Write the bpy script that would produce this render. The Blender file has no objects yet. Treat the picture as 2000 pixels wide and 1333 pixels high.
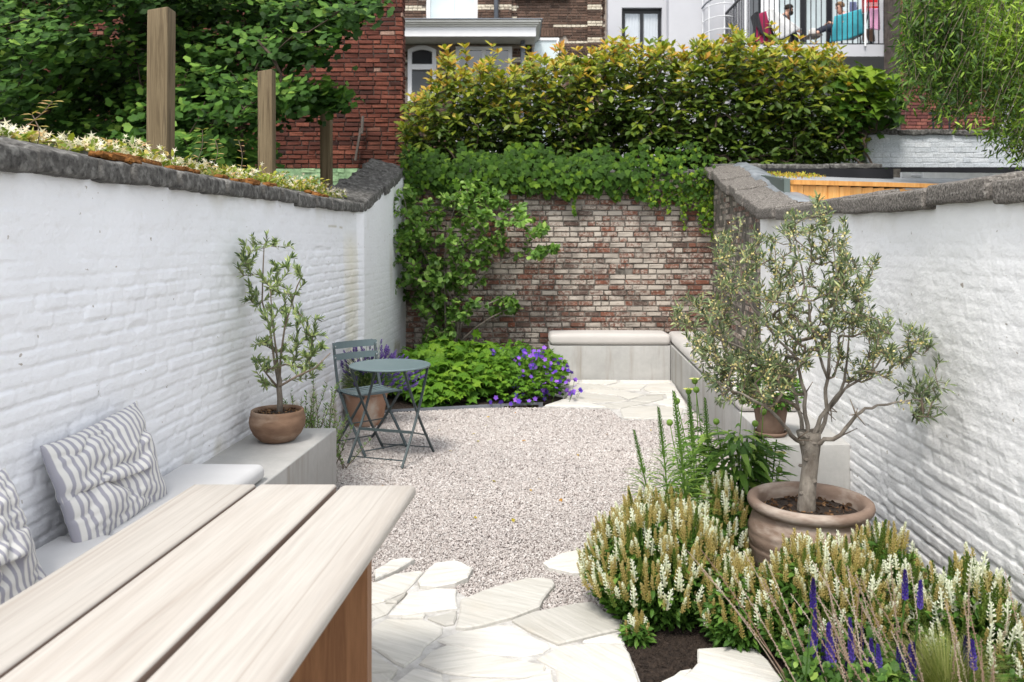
import bpy, bmesh, math, random
import numpy as np
from mathutils import Vector, Matrix

random.seed(7); rng = np.random.default_rng(7)
scene = bpy.context.scene
C = scene.collection

# ------------------------------------------------------------------ camera, sky, sun, exposure
F, H, CX, HY = 1650.0, 1.63, 1000.0, 470.0      # focal length and principal row measured on the photograph (2000 px wide)
cam_d = bpy.data.cameras.new('camera'); cam = bpy.data.objects.new('camera', cam_d); C.objects.link(cam)
cam.location = (0, 0, H); cam.rotation_euler = (math.radians(90), 0, 0)
cam_d.sensor_width = 36; cam_d.lens = 36*F/2000; cam_d.shift_y = -(666.5-HY)/2000
cam_d.clip_start = 0.05; cam_d.clip_end = 400
cam_d.dof.use_dof = True; cam_d.dof.focus_distance = 4.9; cam_d.dof.aperture_fstop = 4.0
scene.camera = cam

SUN_EL, SUN_AZ = math.radians(58), math.radians(200)   # azimuth clockwise from +Y
world = bpy.data.worlds.new('World'); scene.world = world; world.use_nodes = True
wn = world.node_tree; wn.nodes.clear()
wo = wn.nodes.new('ShaderNodeOutputWorld'); wb = wn.nodes.new('ShaderNodeBackground')
sk = wn.nodes.new('ShaderNodeTexSky'); sk.sky_type = 'NISHITA'; sk.sun_disc = False
sk.sun_elevation = SUN_EL; sk.sun_rotation = SUN_AZ; sk.air_density = 1.0; sk.dust_density = 1.2
hs = wn.nodes.new('ShaderNodeHueSaturation'); hs.inputs['Saturation'].default_value = 0.18   # thin cloud whitens the sky
wn.links.new(sk.outputs[0], hs.inputs['Color']); wn.links.new(hs.outputs[0], wb.inputs[0])
wb.inputs[1].default_value = 0.15; wn.links.new(wb.outputs[0], wo.inputs[0])
sd = bpy.data.lights.new('sun', 'SUN'); sun = bpy.data.objects.new('sun', sd); C.objects.link(sun)
sd.energy = 1.5; sd.angle = math.radians(14); sd.color = (1.0, 0.94, 0.86)
sdir = Vector((math.sin(SUN_AZ)*math.cos(SUN_EL), math.cos(SUN_AZ)*math.cos(SUN_EL), math.sin(SUN_EL)))
sun.rotation_euler = sdir.to_track_quat('Z', 'Y').to_euler()
scene.view_settings.view_transform = 'Standard'; scene.view_settings.look = 'None'
scene.view_settings.gamma = 1; scene.view_settings.use_curve_mapping = False
scene.view_settings.exposure = 1.3
scene.render.engine = 'CYCLES'
scene.cycles.max_bounces = 7; scene.cycles.diffuse_bounces = 4; scene.cycles.glossy_bounces = 2
scene.cycles.transmission_bounces = 4; scene.cycles.transparent_max_bounces = 4

# ------------------------------------------------------------------ measuring
def gp(px, py, z=0.0):
    Y = F*(H-z)/(py-HY); return Vector(((px-CX)/F*Y, Y, z))
def dp(px, py, Y):
    return Vector(((px-CX)/F*Y, Y, H-(py-HY)/F*Y))
def lx(Y): return -1.335-0.062*(10.25-Y)                      # inner face of the left wall
def rx(Y):                                                    # inner face of the right wall
    return float(np.interp(Y, [0, 5.04, 7.24, 10.25], [1.80, 2.02, 2.15, 2.41]))

# ------------------------------------------------------------------ numpy noise
def _h(ix, iy, s):
    n = (ix*374761393 + iy*668265263 + s*974711) & 0x7fffffff
    n = ((n ^ (n >> 13))*1274126177) & 0x7fffffff
    return ((n ^ (n >> 16)) & 0xffff)/65535.0
def vnoise(x, y, s=0):
    x = np.asarray(x, float); y = np.asarray(y, float)
    ix = np.floor(x).astype(np.int64); iy = np.floor(y).astype(np.int64)
    fx = x-ix; fy = y-iy; fx = fx*fx*(3-2*fx); fy = fy*fy*(3-2*fy)
    a = _h(ix, iy, s); b = _h(ix+1, iy, s); c = _h(ix, iy+1, s); d = _h(ix+1, iy+1, s)
    return (a*(1-fx)+b*fx)*(1-fy)+(c*(1-fx)+d*fx)*fy
def fbm(x, y, s=0, o=3):
    r = 0; a = 0.5
    for i in range(o):
        r = r+a*vnoise(np.asarray(x)*2**i, np.asarray(y)*2**i, s+i*17); a *= .5
    return r/(1-.5**o)

# ------------------------------------------------------------------ objects
def put(o, parent=None):
    C.objects.link(o)
    if parent is not None:
        o.parent = parent; o.matrix_parent_inverse = Matrix.Translation(-parent.location)
    return o
def tag(o, label=None, cat=None, group=None, kind=None):
    if label: o['label'] = label
    if cat: o['category'] = cat
    if group: o['group'] = group
    if kind: o['kind'] = kind
    return o
def thing(name, loc, label, cat, group=None):
    o = bpy.data.objects.new(name, None); o.empty_display_size = .1
    o.location = loc; C.objects.link(o); return tag(o, label, cat, group)

def mesh_np(name, V, loops, starts, totals, mat=None, tone=None, smooth=False):
    me = bpy.data.meshes.new(name)
    me.vertices.add(len(V)); me.vertices.foreach_set('co', np.ascontiguousarray(V, dtype=np.float32).ravel())
    me.loops.add(len(loops)); me.loops.foreach_set('vertex_index', np.asarray(loops, dtype=np.int32))
    me.polygons.add(len(starts)); me.polygons.foreach_set('loop_start', np.asarray(starts, dtype=np.int32))
    me.polygons.foreach_set('loop_total', np.asarray(totals, dtype=np.int32))
    me.polygons.foreach_set('use_smooth', np.full(len(starts), smooth, dtype=bool))
    me.update(calc_edges=True); me.validate()
    if tone is not None:
        a = me.attributes.new('tone', 'FLOAT', 'POINT'); a.data.foreach_set('value', np.asarray(tone, dtype=np.float32))
    if mat: me.materials.append(mat)
    return me
def mesh_py(name, V, Fc, mat=None, tone=None, smooth=False):
    loops = [i for f in Fc for i in f]; tot = [len(f) for f in Fc]
    st = np.concatenate([[0], np.cumsum(tot)[:-1]]) if tot else []
    return mesh_np(name, np.array([tuple(v) for v in V], float), loops, st, tot, mat, tone, smooth)

class MB:
    def __init__(s): s.v = []; s.f = []
    def add(s, V, Fc):
        b = len(s.v); s.v += [tuple(v) for v in V]; s.f += [tuple(i+b for i in f) for f in Fc]; return s
    def box(s, x0, x1, y0, y1, z0, z1):
        V = [(x, y, z) for z in (z0, z1) for y in (y0, y1) for x in (x0, x1)]
        return s.add(V, [(0, 2, 3, 1), (4, 5, 7, 6), (0, 1, 5, 4), (2, 6, 7, 3), (0, 4, 6, 2), (1, 3, 7, 5)])
    def hexa(s, b, t):                                       # bottom quad, top quad (same winding, ccw from above)
        return s.add(list(b)+list(t), [(3, 2, 1, 0), (4, 5, 6, 7), (0, 1, 5, 4), (1, 2, 6, 5), (2, 3, 7, 6), (3, 0, 4, 7)])
    def bar(s, p0, p1, w, h, up=(0, 0, 1)):
        p0 = Vector(p0); p1 = Vector(p1); d = (p1-p0).normalized(); up = Vector(up)
        x = d.cross(up)
        if x.length < 1e-4: x = d.cross(Vector((1, 0, 0)))
        x.normalize(); u = x.cross(d).normalized(); x = x*w/2; u = u*h/2
        V = [p0-x-u, p0+x-u, p0+x+u, p0-x+u, p1-x-u, p1+x-u, p1+x+u, p1-x+u]
        return s.add(V, [(3, 2, 1, 0), (4, 5, 6, 7), (0, 1, 5, 4), (1, 2, 6, 5), (2, 3, 7, 6), (3, 0, 4, 7)])
    def tube(s, pts, rad, n=6, cap=True):
        pts = [Vector(p) for p in pts]
        if not hasattr(rad, '__len__'): rad = [rad]*len(pts)
        b = len(s.v); pr = None
        for i, p in enumerate(pts):
            d = (pts[min(i+1, len(pts)-1)]-pts[max(i-1, 0)])
            d = d.normalized() if d.length > 1e-9 else Vector((0, 0, 1))
            if pr is None:
                a = Vector((0, 0, 1)) if abs(d.z) < .9 else Vector((1, 0, 0)); x = d.cross(a).normalized()
            else:
                x = pr-d*pr.dot(d); x = x.normalized() if x.length > 1e-6 else d.orthogonal().normalized()
            pr = x; y = d.cross(x)
            for k in range(n):
                a = 2*math.pi*k/n; q = p+(x*math.cos(a)+y*math.sin(a))*rad[i]; s.v.append(tuple(q))
        for i in range(len(pts)-1):
            for k in range(n):
                a = b+i*n+k; c = b+i*n+(k+1) % n; s.f.append((a, c, c+n, a+n))
        if cap:
            s.f.append(tuple(b+k for k in reversed(range(n)))); e = b+(len(pts)-1)*n; s.f.append(tuple(e+k for k in range(n)))
        return s
    def lathe(s, prof, c=(0, 0, 0), n=40):
        b = len(s.v)
        for r, z in prof:
            for k in range(n):
                a = 2*math.pi*k/n; s.v.append((c[0]+r*math.cos(a), c[1]+r*math.sin(a), c[2]+z))
        for i in range(len(prof)-1):
            for k in range(n):
                a = b+i*n+k; d = b+i*n+(k+1) % n; s.f.append((a, d, d+n, a+n))
        return s
    def prism(s, poly, z0, z1, top_in=0.0):
        n = len(poly); c = sum((Vector(p[:2]) for p in poly), Vector((0, 0)))/n
        ar = sum(poly[i][0]*poly[(i+1) % n][1]-poly[(i+1) % n][0]*poly[i][1] for i in range(n))
        if ar < 0: poly = poly[::-1]
        V = [(p[0], p[1], z0) for p in poly]
        V += [(p[0], p[1], z1-top_in) for p in poly]
        T = []
        for p in poly:
            d = Vector(p[:2])-c; l = d.length; q = c+d*(max(l-top_in*1.3, 0)/l if l else 1); T.append((q.x, q.y, z1))
        V += T
        Fc = [tuple(reversed(range(n))), tuple(range(2*n, 3*n))]
        for i in range(n):
            j = (i+1) % n; Fc += [(i, j, j+n, i+n), (i+n, j+n, j+2*n, i+2*n)]
        return s.add(V, Fc)
    def build(s, name, mat, parent=None, smooth=False, kind=None, tone=None):
        me = mesh_py(name, s.v, s.f, mat, [tone]*len(s.v) if tone is not None else None, smooth)
        o = bpy.data.objects.new(name, me); put(o, parent)
        if kind: o['kind'] = kind
        return o

def rbox(c, half, r, k=3, n=(1, 1, 1), fn=None):            # rounded box, fn(V)->V displaces
    ax = []
    for a in range(3):
        h = half[a]; rr = min(r, h*.98)
        e = [-h+rr*(1-math.cos(math.pi/2*i/k))*1.0 for i in range(k+1)]
        m = list(np.linspace(-h+rr, h-rr, n[a]+1))[1:-1]
        ax.append(sorted(set([round(x, 6) for x in e+m+[-x for x in e]])))
    idx = {}; V = []; Fc = []
    def vid(p):
        key = tuple(round(x, 6) for x in p)
        if key not in idx: idx[key] = len(V); V.append(key)
        return idx[key]
    for a in range(3):
        b, d = (a+1) % 3, (a+2) % 3
        for sgn in (-1, 1):
            for i in range(len(ax[b])-1):
                for j in range(len(ax[d])-1):
                    q = []
                    for (ii, jj) in ((i, j), (i+1, j), (i+1, j+1), (i, j+1)):
                        p = [0, 0, 0]; p[a] = sgn*half[a]; p[b] = ax[b][ii]; p[d] = ax[d][jj]; q.append(vid(p))
                    Fc.append(tuple(q) if sgn > 0 else tuple(reversed(q)))
    V = np.array(V); hf = np.array(half); rr = np.minimum(r, hf*.98)
    cl = np.clip(V, -(hf-rr), hf-rr); d = V-cl; l = np.linalg.norm(d/rr, axis=1, keepdims=True)
    V = np.where(l > 1e-9, cl+d/np.maximum(l, 1e-9), V)
    if fn: V = fn(V)
    return V+np.array(c), Fc

# ---- templates and scattering
def frames(pos, ydir, zdir, sc):
    pos = np.asarray(pos, float); y = np.asarray(ydir, float); z = np.asarray(zdir, float)
    y = y/np.maximum(np.linalg.norm(y, axis=1, keepdims=True), 1e-9)
    x = np.cross(y, z); x /= np.maximum(np.linalg.norm(x, axis=1, keepdims=True), 1e-9)
    z = np.cross(x, y); sc = np.asarray(sc, float)
    if sc.ndim == 1: sc = np.stack([sc]*3, 1)
    M = np.zeros((len(pos), 4, 4)); M[:, :3, 0] = x*sc[:, :1]; M[:, :3, 1] = y*sc[:, 1:2]; M[:, :3, 2] = z*sc[:, 2:]
    M[:, :3, 3] = pos; M[:, 3, 3] = 1; return M
def join(name, tm, idx, Ms, tones, mat, parent=None, smooth=False, kind='stuff'):
    Vs = []; L = []; S = []; T = []; TO = []; vo = 0; lo = 0
    for k, t in enumerate(tm):
        sel = np.where(idx == k)[0]
        if len(sel) == 0: continue
        V = np.asarray(t[0], float); n = len(V); M = Ms[sel]
        W = np.einsum('mij,nj->mni', M[:, :3, :3], V)+M[:, None, :3, 3]
        fl = np.array([i for f in t[1] for i in f]); tot = np.array([len(f) for f in t[1]])
        st = np.concatenate([[0], np.cumsum(tot)[:-1]]); m = len(sel)
        Vs.append(W.reshape(-1, 3)); L.append((fl[None]+(vo+np.arange(m)*n)[:, None]).ravel())
        S.append((st[None]+(lo+np.arange(m)*len(fl))[:, None]).ravel()); T.append(np.tile(tot, m))
        vt = np.asarray(t[2]) if len(t) > 2 and t[2] is not None else np.zeros(n)
        TO.append((vt[None]+tones[sel][:, None]).ravel()); vo += m*n; lo += m*len(fl)
    if not Vs: return None
    me = mesh_np(name, np.concatenate(Vs), np.concatenate(L), np.concatenate(S), np.concatenate(T), mat, np.concatenate(TO), smooth)
    o = bpy.data.objects.new(name, me); put(o, parent)
    if kind: o['kind'] = kind
    return o
def scatter(parent, part, tm, idx, Ms, tones, mat, nparts=300, stuff='foliage', smooth=False, levels=8):
    idx = np.asarray(idx); tones = np.asarray(tones, float); P = Ms[:, :3, 3]; Y = np.maximum(P[:, 1], .2)
    px = CX+P[:, 0]/Y*F; py = HY-(P[:, 2]-H)/Y*F
    vis = (px > 0) & (px < 2000) & (py > 0) & (py < 1333)
    size = np.linalg.norm(Ms[:, :3, 1], axis=1)/Y
    order = np.argsort(-(size/np.maximum(size.max(), 1e-9)*.35+(1-(Y-Y.min())/max(np.ptp(Y), 1e-6))+vis*5))
    ch = [i for i in order[:nparts] if vis[i]]; rest = np.ones(len(P), bool); rest[ch] = False
    lo, hi = tones.min(), tones.max()+1e-6; cache = {}
    for i in ch:
        q = int((tones[i]-lo)/(hi-lo)*levels); k = (int(idx[i]), q)
        if k not in cache:
            t = tm[k[0]]; vt = np.asarray(t[2]) if len(t) > 2 and t[2] is not None else np.zeros(len(t[0]))
            cache[k] = mesh_py(part, t[0], t[1], mat, vt+lo+(q+.5)/levels*(hi-lo), smooth)
        o = bpy.data.objects.new(part, cache[k]); C.objects.link(o)
        if parent is not None:
            o.parent = parent; o.matrix_local = Matrix.Translation(-parent.location) @ Matrix(Ms[i].tolist())
        else: o.matrix_world = Matrix(Ms[i].tolist())
    if rest.any(): join(stuff, tm, idx[rest], Ms[rest], tones[rest], mat, parent, smooth)

def leaf_t(w, curl=.25, fold=.12, st=((.3, .85), (.68, .8)), pet=.0):
    V = [(0, 0, 0)]
    for t, k in st:
        z = -curl*t*t; V += [(-w*k/1.0, pet+t*(1-pet), z+fold*w), (0, pet+t*(1-pet), z), (w*k, pet+t*(1-pet), z+fold*w)]
    V.append((0, 1, -curl)); n = len(st)
    Fc = [(0, 2, 1), (0, 3, 2)]
    for i in range(n-1):
        a = 1+3*i; Fc += [(a, a+1, a+4, a+3), (a+1, a+2, a+5, a+4)]
    a = 1+3*(n-1); e = len(V)-1; Fc += [(a, a+1, e), (a+1, a+2, e)]
    return (V, Fc)
def fan_t(n=7, spread=1.25, wav=.08, cup=.2, seed=0):
    r = random.Random(seed); V = [(0, 0, 0)]
    for i in range(n):
        a = -spread+2*spread*i/(n-1); rr = 1-wav*r.random()-(.18 if i == n//2 else 0)
        V.append((math.sin(a)*rr*.72, math.cos(a)*rr*.85+.1, cup*(abs(i-(n-1)/2)/n)**1*r.uniform(.6, 1.4)))
    return (V, [(0, i+1, i+2)[::-1] for i in range(n-1)])
def lobed_t(lobes, depth, sharp=.5, droop=.25, seed=0, spread=2.6, tooth=0):
    r = random.Random(seed); V = [(0, .35, 0)]; out = []
    for i in range(lobes):
        a = -spread+2*spread*i/(lobes-1); ln = (1-.35*abs(a)/spread)*.65*r.uniform(.92, 1.08)
        out.append((a, ln)); 
        if tooth: out[-1:] = [(a-.13, ln*.74), (a, ln), (a+.13, ln*.74)]
        if i < lobes-1: out.append((a+spread/(lobes-1), ln*depth))
    for a, ln in out:
        x = math.sin(a)*ln; y = .35+math.cos(a)*ln; V.append((x, y, -droop*(ln/.65)**2*.4+r.uniform(-.03, .03)))
    V.append((0, .22, 0)); n = len(V)
    return (V, [(0, i+1, i) for i in range(1, n-1)]+[(0, 1, n-1)])

def inpoly(x, y, poly):
    x = np.asarray(x); y = np.asarray(y); r = np.zeros(x.shape, bool); n = len(poly)
    for i in range(n):
        x0, y0 = poly[i][:2]; x1, y1 = poly[(i+1) % n][:2]
        c = ((y0 > y) != (y1 > y)) & (x < (x1-x0)*(y-y0)/((y1-y0) if y1 != y0 else 1e-9)+x0); r ^= c
    return r
def sample_poly(poly, n):
    P = np.array(poly, float); lo, hi = P.min(0), P.max(0); X = np.zeros(0); Y = np.zeros(0)
    while len(X) < n:
        a = rng.uniform(lo[0], hi[0], n*2); b = rng.uniform(lo[1], hi[1], n*2); k = inpoly(a, b, poly); X = np.r_[X, a[k]]; Y = np.r_[Y, b[k]]
    return X[:n], Y[:n]
def unit(n):
    v = rng.normal(size=(n, 3)); return v/np.linalg.norm(v, axis=1, keepdims=True)

# ---- branching: each tip is joined to the nearest branch already there
def branch(roots, tips, rt, power=.45, seg=.08, up=.15, jit=.25, sides=5, rmax=None):
    """roots: list of polylines. returns MB and per-tip (points)"""
    N = []; par = []; 
    for pl in roots:
        last = -1
        for p in pl: N.append(tuple(p)); par.append(last); last = len(N)-1
    root_n = len(N)
    base = np.array(N[0]); tips = np.asarray(tips); order = np.argsort(np.linalg.norm(tips-base, axis=1))
    arr = np.zeros((root_n+len(tips)*40, 3)); arr[:root_n] = N; cnt = root_n; paths = []
    for ti in order:
        t = tips[ti]; A = arr[:cnt]; d = np.linalg.norm(A-t, axis=1); dz = t[2]-A[:, 2]
        cost = d+np.where(dz < 0, -dz*.8, 0)+.12*np.linalg.norm(A-base, axis=1)*0
        k = int(np.argmin(cost)); a = arr[k].copy(); L = np.linalg.norm(t-a); n = max(2, min(14, int(L/seg)+1)); last = k; pth = [k]
        off = rng.normal(size=3)*L*.10*jit*2; 
        for i in range(1, n+1):
            u = i/n; p = a+(t-a)*u+off*math.sin(u*math.pi)+np.array([0, 0, 1])*up*L*(-(u-1)*u)*-1.0*-1
            p = p+rng.normal(size=3)*seg*.10*jit*(1 if i < n else 0)
            if cnt >= len(arr): break
            arr[cnt] = p; par.append(last); last = cnt; pth.append(cnt); cnt += 1
        paths.append((ti, pth))
    w = np.zeros(cnt); ch = np.zeros(cnt)
    for ti, pth in paths: w[pth[-1]] += 1
    for i in range(cnt-1, -1, -1):
        if par[i] >= 0: w[par[i]] += w[i]
    R = rt*np.maximum(w, .6)**power
    if rmax: R = np.minimum(R, rmax)
    mb = MB(); out = [None]*len(tips)
    for ti, pth in paths:
        r = [R[i] for i in pth]; r[0] = min(r[0], r[1]*1.15); mb.tube([arr[i] for i in pth], r, sides, cap=False); out[ti] = arr[pth]
    return mb, out

# ------------------------------------------------------------------ materials
def nd(nt, t, **kw):
    n = nt.nodes.new(t)
    for k, v in kw.items():
        if k in n.inputs: n.inputs[k].default_value = v
        else: setattr(n, k, v)
    return n
def newmat(name):
    m = bpy.data.materials.new(name); m.use_nodes = True; nt = m.node_tree; b = nt.nodes['Principled BSDF']; return m, nt, b
def c4(c): return (c[0], c[1], c[2], 1)
def pos(nt, scale=(1, 1, 1), obj=False, rot=(0, 0, 0)):
    mp = nt.nodes.new('ShaderNodeMapping'); mp.inputs['Scale'].default_value = scale; mp.inputs['Rotation'].default_value = rot
    if obj: t = nt.nodes.new('ShaderNodeTexCoord'); nt.links.new(t.outputs['Object'], mp.inputs[0])
    else: t = nt.nodes.new('ShaderNodeNewGeometry'); nt.links.new(t.outputs['Position'], mp.inputs[0])
    return mp.outputs[0]
def noise(nt, v, scale, detail=4, rough=.6, dist=0.):
    n = nd(nt, 'ShaderNodeTexNoise', Scale=scale, Detail=detail, Roughness=rough, Distortion=dist); nt.links.new(v, n.inputs['Vector']); return n.outputs[0]
def ramp(nt, fac, stops, interp='LINEAR'):
    r = nt.nodes.new('ShaderNodeValToRGB'); r.color_ramp.interpolation = interp; e = r.color_ramp.elements
    while len(e) < len(stops): e.new(.5)
    for i, (p, c) in enumerate(stops):
        e[i].position = p; e[i].color = c4(c) if hasattr(c, '__len__') else (c, c, c, 1)
    nt.links.new(fac, r.inputs[0]); return r.outputs[0]
def mix(nt, fac, a, b, mode='MIX'):
    m = nt.nodes.new('ShaderNodeMix'); m.data_type = 'RGBA'; m.blend_type = mode
    for s, v in ((0, fac), (6, a), (7, b)):
        if hasattr(v, 'is_linked') or isinstance(v, bpy.types.NodeSocket): nt.links.new(v, m.inputs[s])
        else: m.inputs[s].default_value = v if s == 0 else c4(v)
    return m.outputs[2]
def math_(nt, op, a, b=0.0):
    m = nt.nodes.new('ShaderNodeMath'); m.operation = op
    for i, v in enumerate((a, b)):
        if isinstance(v, bpy.types.NodeSocket): nt.links.new(v, m.inputs[i])
        else: m.inputs[i].default_value = v
    return m.outputs[0]
def bump(nt, b, hgt, strength, dist=.01, prev=None):
    n = nd(nt, 'ShaderNodeBump', Strength=strength, Distance=dist); nt.links.new(hgt, n.inputs['Height'])
    nt.links.new(n.outputs[0], b.inputs['Normal']); return n
def attr(nt, name='tone'):
    a = nt.nodes.new('ShaderNodeAttribute'); a.attribute_name = name; return a.outputs['Fac']

def mat_rough(name, c1, c2, scale=6, rough=.8, bscale=60, bstr=.3, bdist=.004, stretch=(1, 1, 1), spec=.3, detail=5, obj=False, c3=None, s3=2, metal=0.):
    m, nt, b = newmat(name); v = pos(nt, stretch, obj)
    col = ramp(nt, noise(nt, v, scale, detail), [(.3, c1), (.7, c2)])
    if c3: col = mix(nt, ramp(nt, noise(nt, v, s3, 4), [(.5, 0.), (.7, 1.)]), col, c3)
    nt.links.new(col, b.inputs['Base Color']); b.inputs['Roughness'].default_value = rough
    b.inputs['Specular IOR Level'].default_value = spec; b.inputs['Metallic'].default_value = metal
    if bstr: bump(nt, b, noise(nt, v, bscale, 4, .7), bstr, bdist)
    return m
GAIN = {'ginkgo_leaf': 1.55, 'photinia_leaf': 1.22, 'ivy_leaf': .95, 'shrub_leaf': 1.75, 'geranium_leaf': 1.12, 'willow_leaf': 1.5, 'perennial_leaf': 1.5, 'olive_leaf': 1.5, 'olive_leaf_pale': 1.35, 'jasmine_leaf': 1.3}
def mat_leaf(name, stops, rough=.45, trans=.28, spec=.35, nvar=.18, nscale=2.5):
    g_ = GAIN.get(name, 1.0); stops = [(p, [min(.85, x*g_) for x in c]) for p, c in stops]
    m, nt, b = newmat(name); t = attr(nt)
    n = noise(nt, pos(nt), nscale, 3); t2 = math_(nt, 'ADD', t, math_(nt, 'MULTIPLY', math_(nt, 'SUBTRACT', n, .5), nvar))
    col = ramp(nt, t2, stops); nt.links.new(col, b.inputs['Base Color']); b.inputs['Roughness'].default_value = rough
    b.inputs['Specular IOR Level'].default_value = spec
    tr = nt.nodes.new('ShaderNodeBsdfTranslucent'); tc = mix(nt, 1.0, col, (1.0, 1.15, .55), 'MULTIPLY'); nt.links.new(tc, tr.inputs[0])
    ms = nt.nodes.new('ShaderNodeMixShader'); ms.inputs[0].default_value = trans
    nt.links.new(b.outputs[0], ms.inputs[1]); nt.links.new(tr.outputs[0], ms.inputs[2]); nt.links.new(ms.outputs[0], nt.nodes['Material Output'].inputs[0])
    return m
def mat_brick(name, bricks, wash=None, washamt=.5, washscale=6, rough=.9, dirt=None, dirtscale=1.2, grain=40):
    m, nt, b = newmat(name); v = pos(nt); t = attr(nt)
    col = ramp(nt, t, bricks)
    col = mix(nt, 1.0, col, ramp(nt, noise(nt, v, grain, 4, .7), [(.3, .62), (.7, 1.15)]), 'MULTIPLY')
    if wash:
        big = noise(nt, v, washscale*.14, 3); fine = noise(nt, v, washscale*5, 5, .75, .5)
        k = math_(nt, 'ADD', math_(nt, 'ADD', math_(nt, 'MULTIPLY', big, .45), .15), math_(nt, 'MULTIPLY', fine, 1.05))
        k = math_(nt, 'ADD', k, math_(nt, 'MULTIPLY', math_(nt, 'SUBTRACT', attr(nt, 'tone'), .5), -.32))
        k = ramp(nt, k, [(washamt+.30, 0.), (washamt+.52, 1.)])
        col = mix(nt, k, col, wash)
    if dirt: col = mix(nt, ramp(nt, noise(nt, v, dirtscale, 5, .6), [(.48, 0.), (.72, .7)]), col, dirt)
    nt.links.new(col, b.inputs['Base Color']); b.inputs['Roughness'].default_value = rough; b.inputs['Specular IOR Level'].default_value = .2
    bump(nt, b, noise(nt, v, grain*1.5, 4, .7), .5, .004); return m

M = {}
M['soil'] = mat_rough('soil', (.012, .008, .006), (.05, .035, .026), 40, .95, 120, .8, .01)
M['earth'] = mat_rough('earth', (.03, .03, .02), (.06, .06, .035), 3, .95, 40, .6, .02)
M['gravel_bed'] = mat_rough('gravel_bed', (.16, .13, .12), (.42, .37, .35), 90, .95, 90, .8, .01)
def _gravel():
    m, nt, b = newmat('gravel'); v = pos(nt)
    col = ramp(nt, attr(nt), [(0, (.17, .145, .135)), (.15, (.29, .25, .235)), (.35, (.39, .35, .33)), (.6, (.455, .42, .40)), (.85, (.52, .495, .475)), (1, (.60, .58, .56))])
    col = mix(nt, 1.0, col, ramp(nt, noise(nt, v, .9, 3), [(.3, (.93, .92, .92)), (.7, (1.04, 1.03, 1.02))]), 'MULTIPLY')
    nt.links.new(col, b.inputs['Base Color']); b.inputs['Roughness'].default_value = .85; return m
M['gravel'] = _gravel()
def _flag(name, ang):
    m, nt, b = newmat(name); v = pos(nt, (1, 1, 1), rot=(0, 0, ang)); st = nt.nodes.new('ShaderNodeMapping'); st.inputs['Scale'].default_value = (2.2, 26, 4); nt.links.new(v, st.inputs[0])
    lay = noise(nt, st.outputs[0], 1.6, 5, .6, .6)
    col = ramp(nt, lay, [(.28, (.46, .445, .41)), (.46, (.53, .52, .485)), (.6, (.59, .575, .54)), (.8, (.63, .62, .595))])
    col = mix(nt, ramp(nt, noise(nt, v, 3.5, 3), [(.55, 0.), (.75, .35)]), col, (.58, .51, .41))
    col = mix(nt, 1.0, col, ramp(nt, attr(nt), [(0, (.74, .735, .72)), (.5, (.95, .945, .93)), (1, (1.08, 1.08, 1.09))]), 'MULTIPLY')
    col = mix(nt, ramp(nt, noise(nt, v, 1.7, 6, .7), [(.5, 0.), (.75, .5)]), col, (.40, .375, .33))
    nt.links.new(col, b.inputs['Base Color']); b.inputs['Roughness'].default_value = .75; b.inputs['Specular IOR Level'].default_value = .3
    h = math_(nt, 'ADD', lay, math_(nt, 'MULTIPLY', noise(nt, v, 40, 4), .5)); bump(nt, b, h, .6, .006); return m
M['flag'] = [_flag('sandstone', a) for a in (.15, .5, -.3, .9)]
M['mortar_pale'] = mat_rough('pale_mortar', (.40, .39, .37), (.60, .59, .57), 14, .95, 80, .9, .008, c3=(.30, .285, .27), s3=9)
M['concrete'] = None
def _conc():
    m, nt, b = newmat('concrete'); v = pos(nt)
    col = ramp(nt, noise(nt, v, 1.6, 6, .65), [(.3, (.32, .318, .305)), (.7, (.47, .462, .445))])
    sv = pos(nt, (7, 7, .8)); st = ramp(nt, noise(nt, sv, 1.0, 4, .6), [(.50, 0.), (.66, .8)])
    sep = nt.nodes.new('ShaderNodeSeparateXYZ'); g = nt.nodes.new('ShaderNodeNewGeometry'); nt.links.new(g.outputs['Normal'], sep.inputs[0])
    side = math_(nt, 'LESS_THAN', sep.outputs[2], .5); st2 = math_(nt, 'MULTIPLY', st, side)
    col = mix(nt, st2, col, (.27, .245, .21))
    col = mix(nt, ramp(nt, noise(nt, v, 30, 4, .7), [(.35, .25), (.6, 0.)]), col, (.30, .30, .29))
    nt.links.new(col, b.inputs['Base Color']); b.inputs['Roughness'].default_value = .7; bump(nt, b, noise(nt, v, 18, 6, .7), .25, .004); return m
M['concrete'] = _conc()
def _fabric(name, c, w=420, rough=.9):
    m, nt, b = newmat(name); v = pos(nt)
    col = mix(nt, ramp(nt, noise(nt, v, 2.2, 4), [(.3, 0.), (.7, 1.)]), [x*.9 for x in c], [x*1.04 for x in c])
    nt.links.new(col, b.inputs['Base Color']); b.inputs['Roughness'].default_value = rough; b.inputs['Specular IOR Level'].default_value = .2
    b.inputs['Sheen Weight'].default_value = .2; bump(nt, b, noise(nt, v, w, 2), .15, .001); return m
M['cushion'] = _fabric('cushion_fabric', (.50, .475, .45)); M['cushion_left'] = _fabric('cushion_fabric_grey', (.53, .53, .535))
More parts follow.
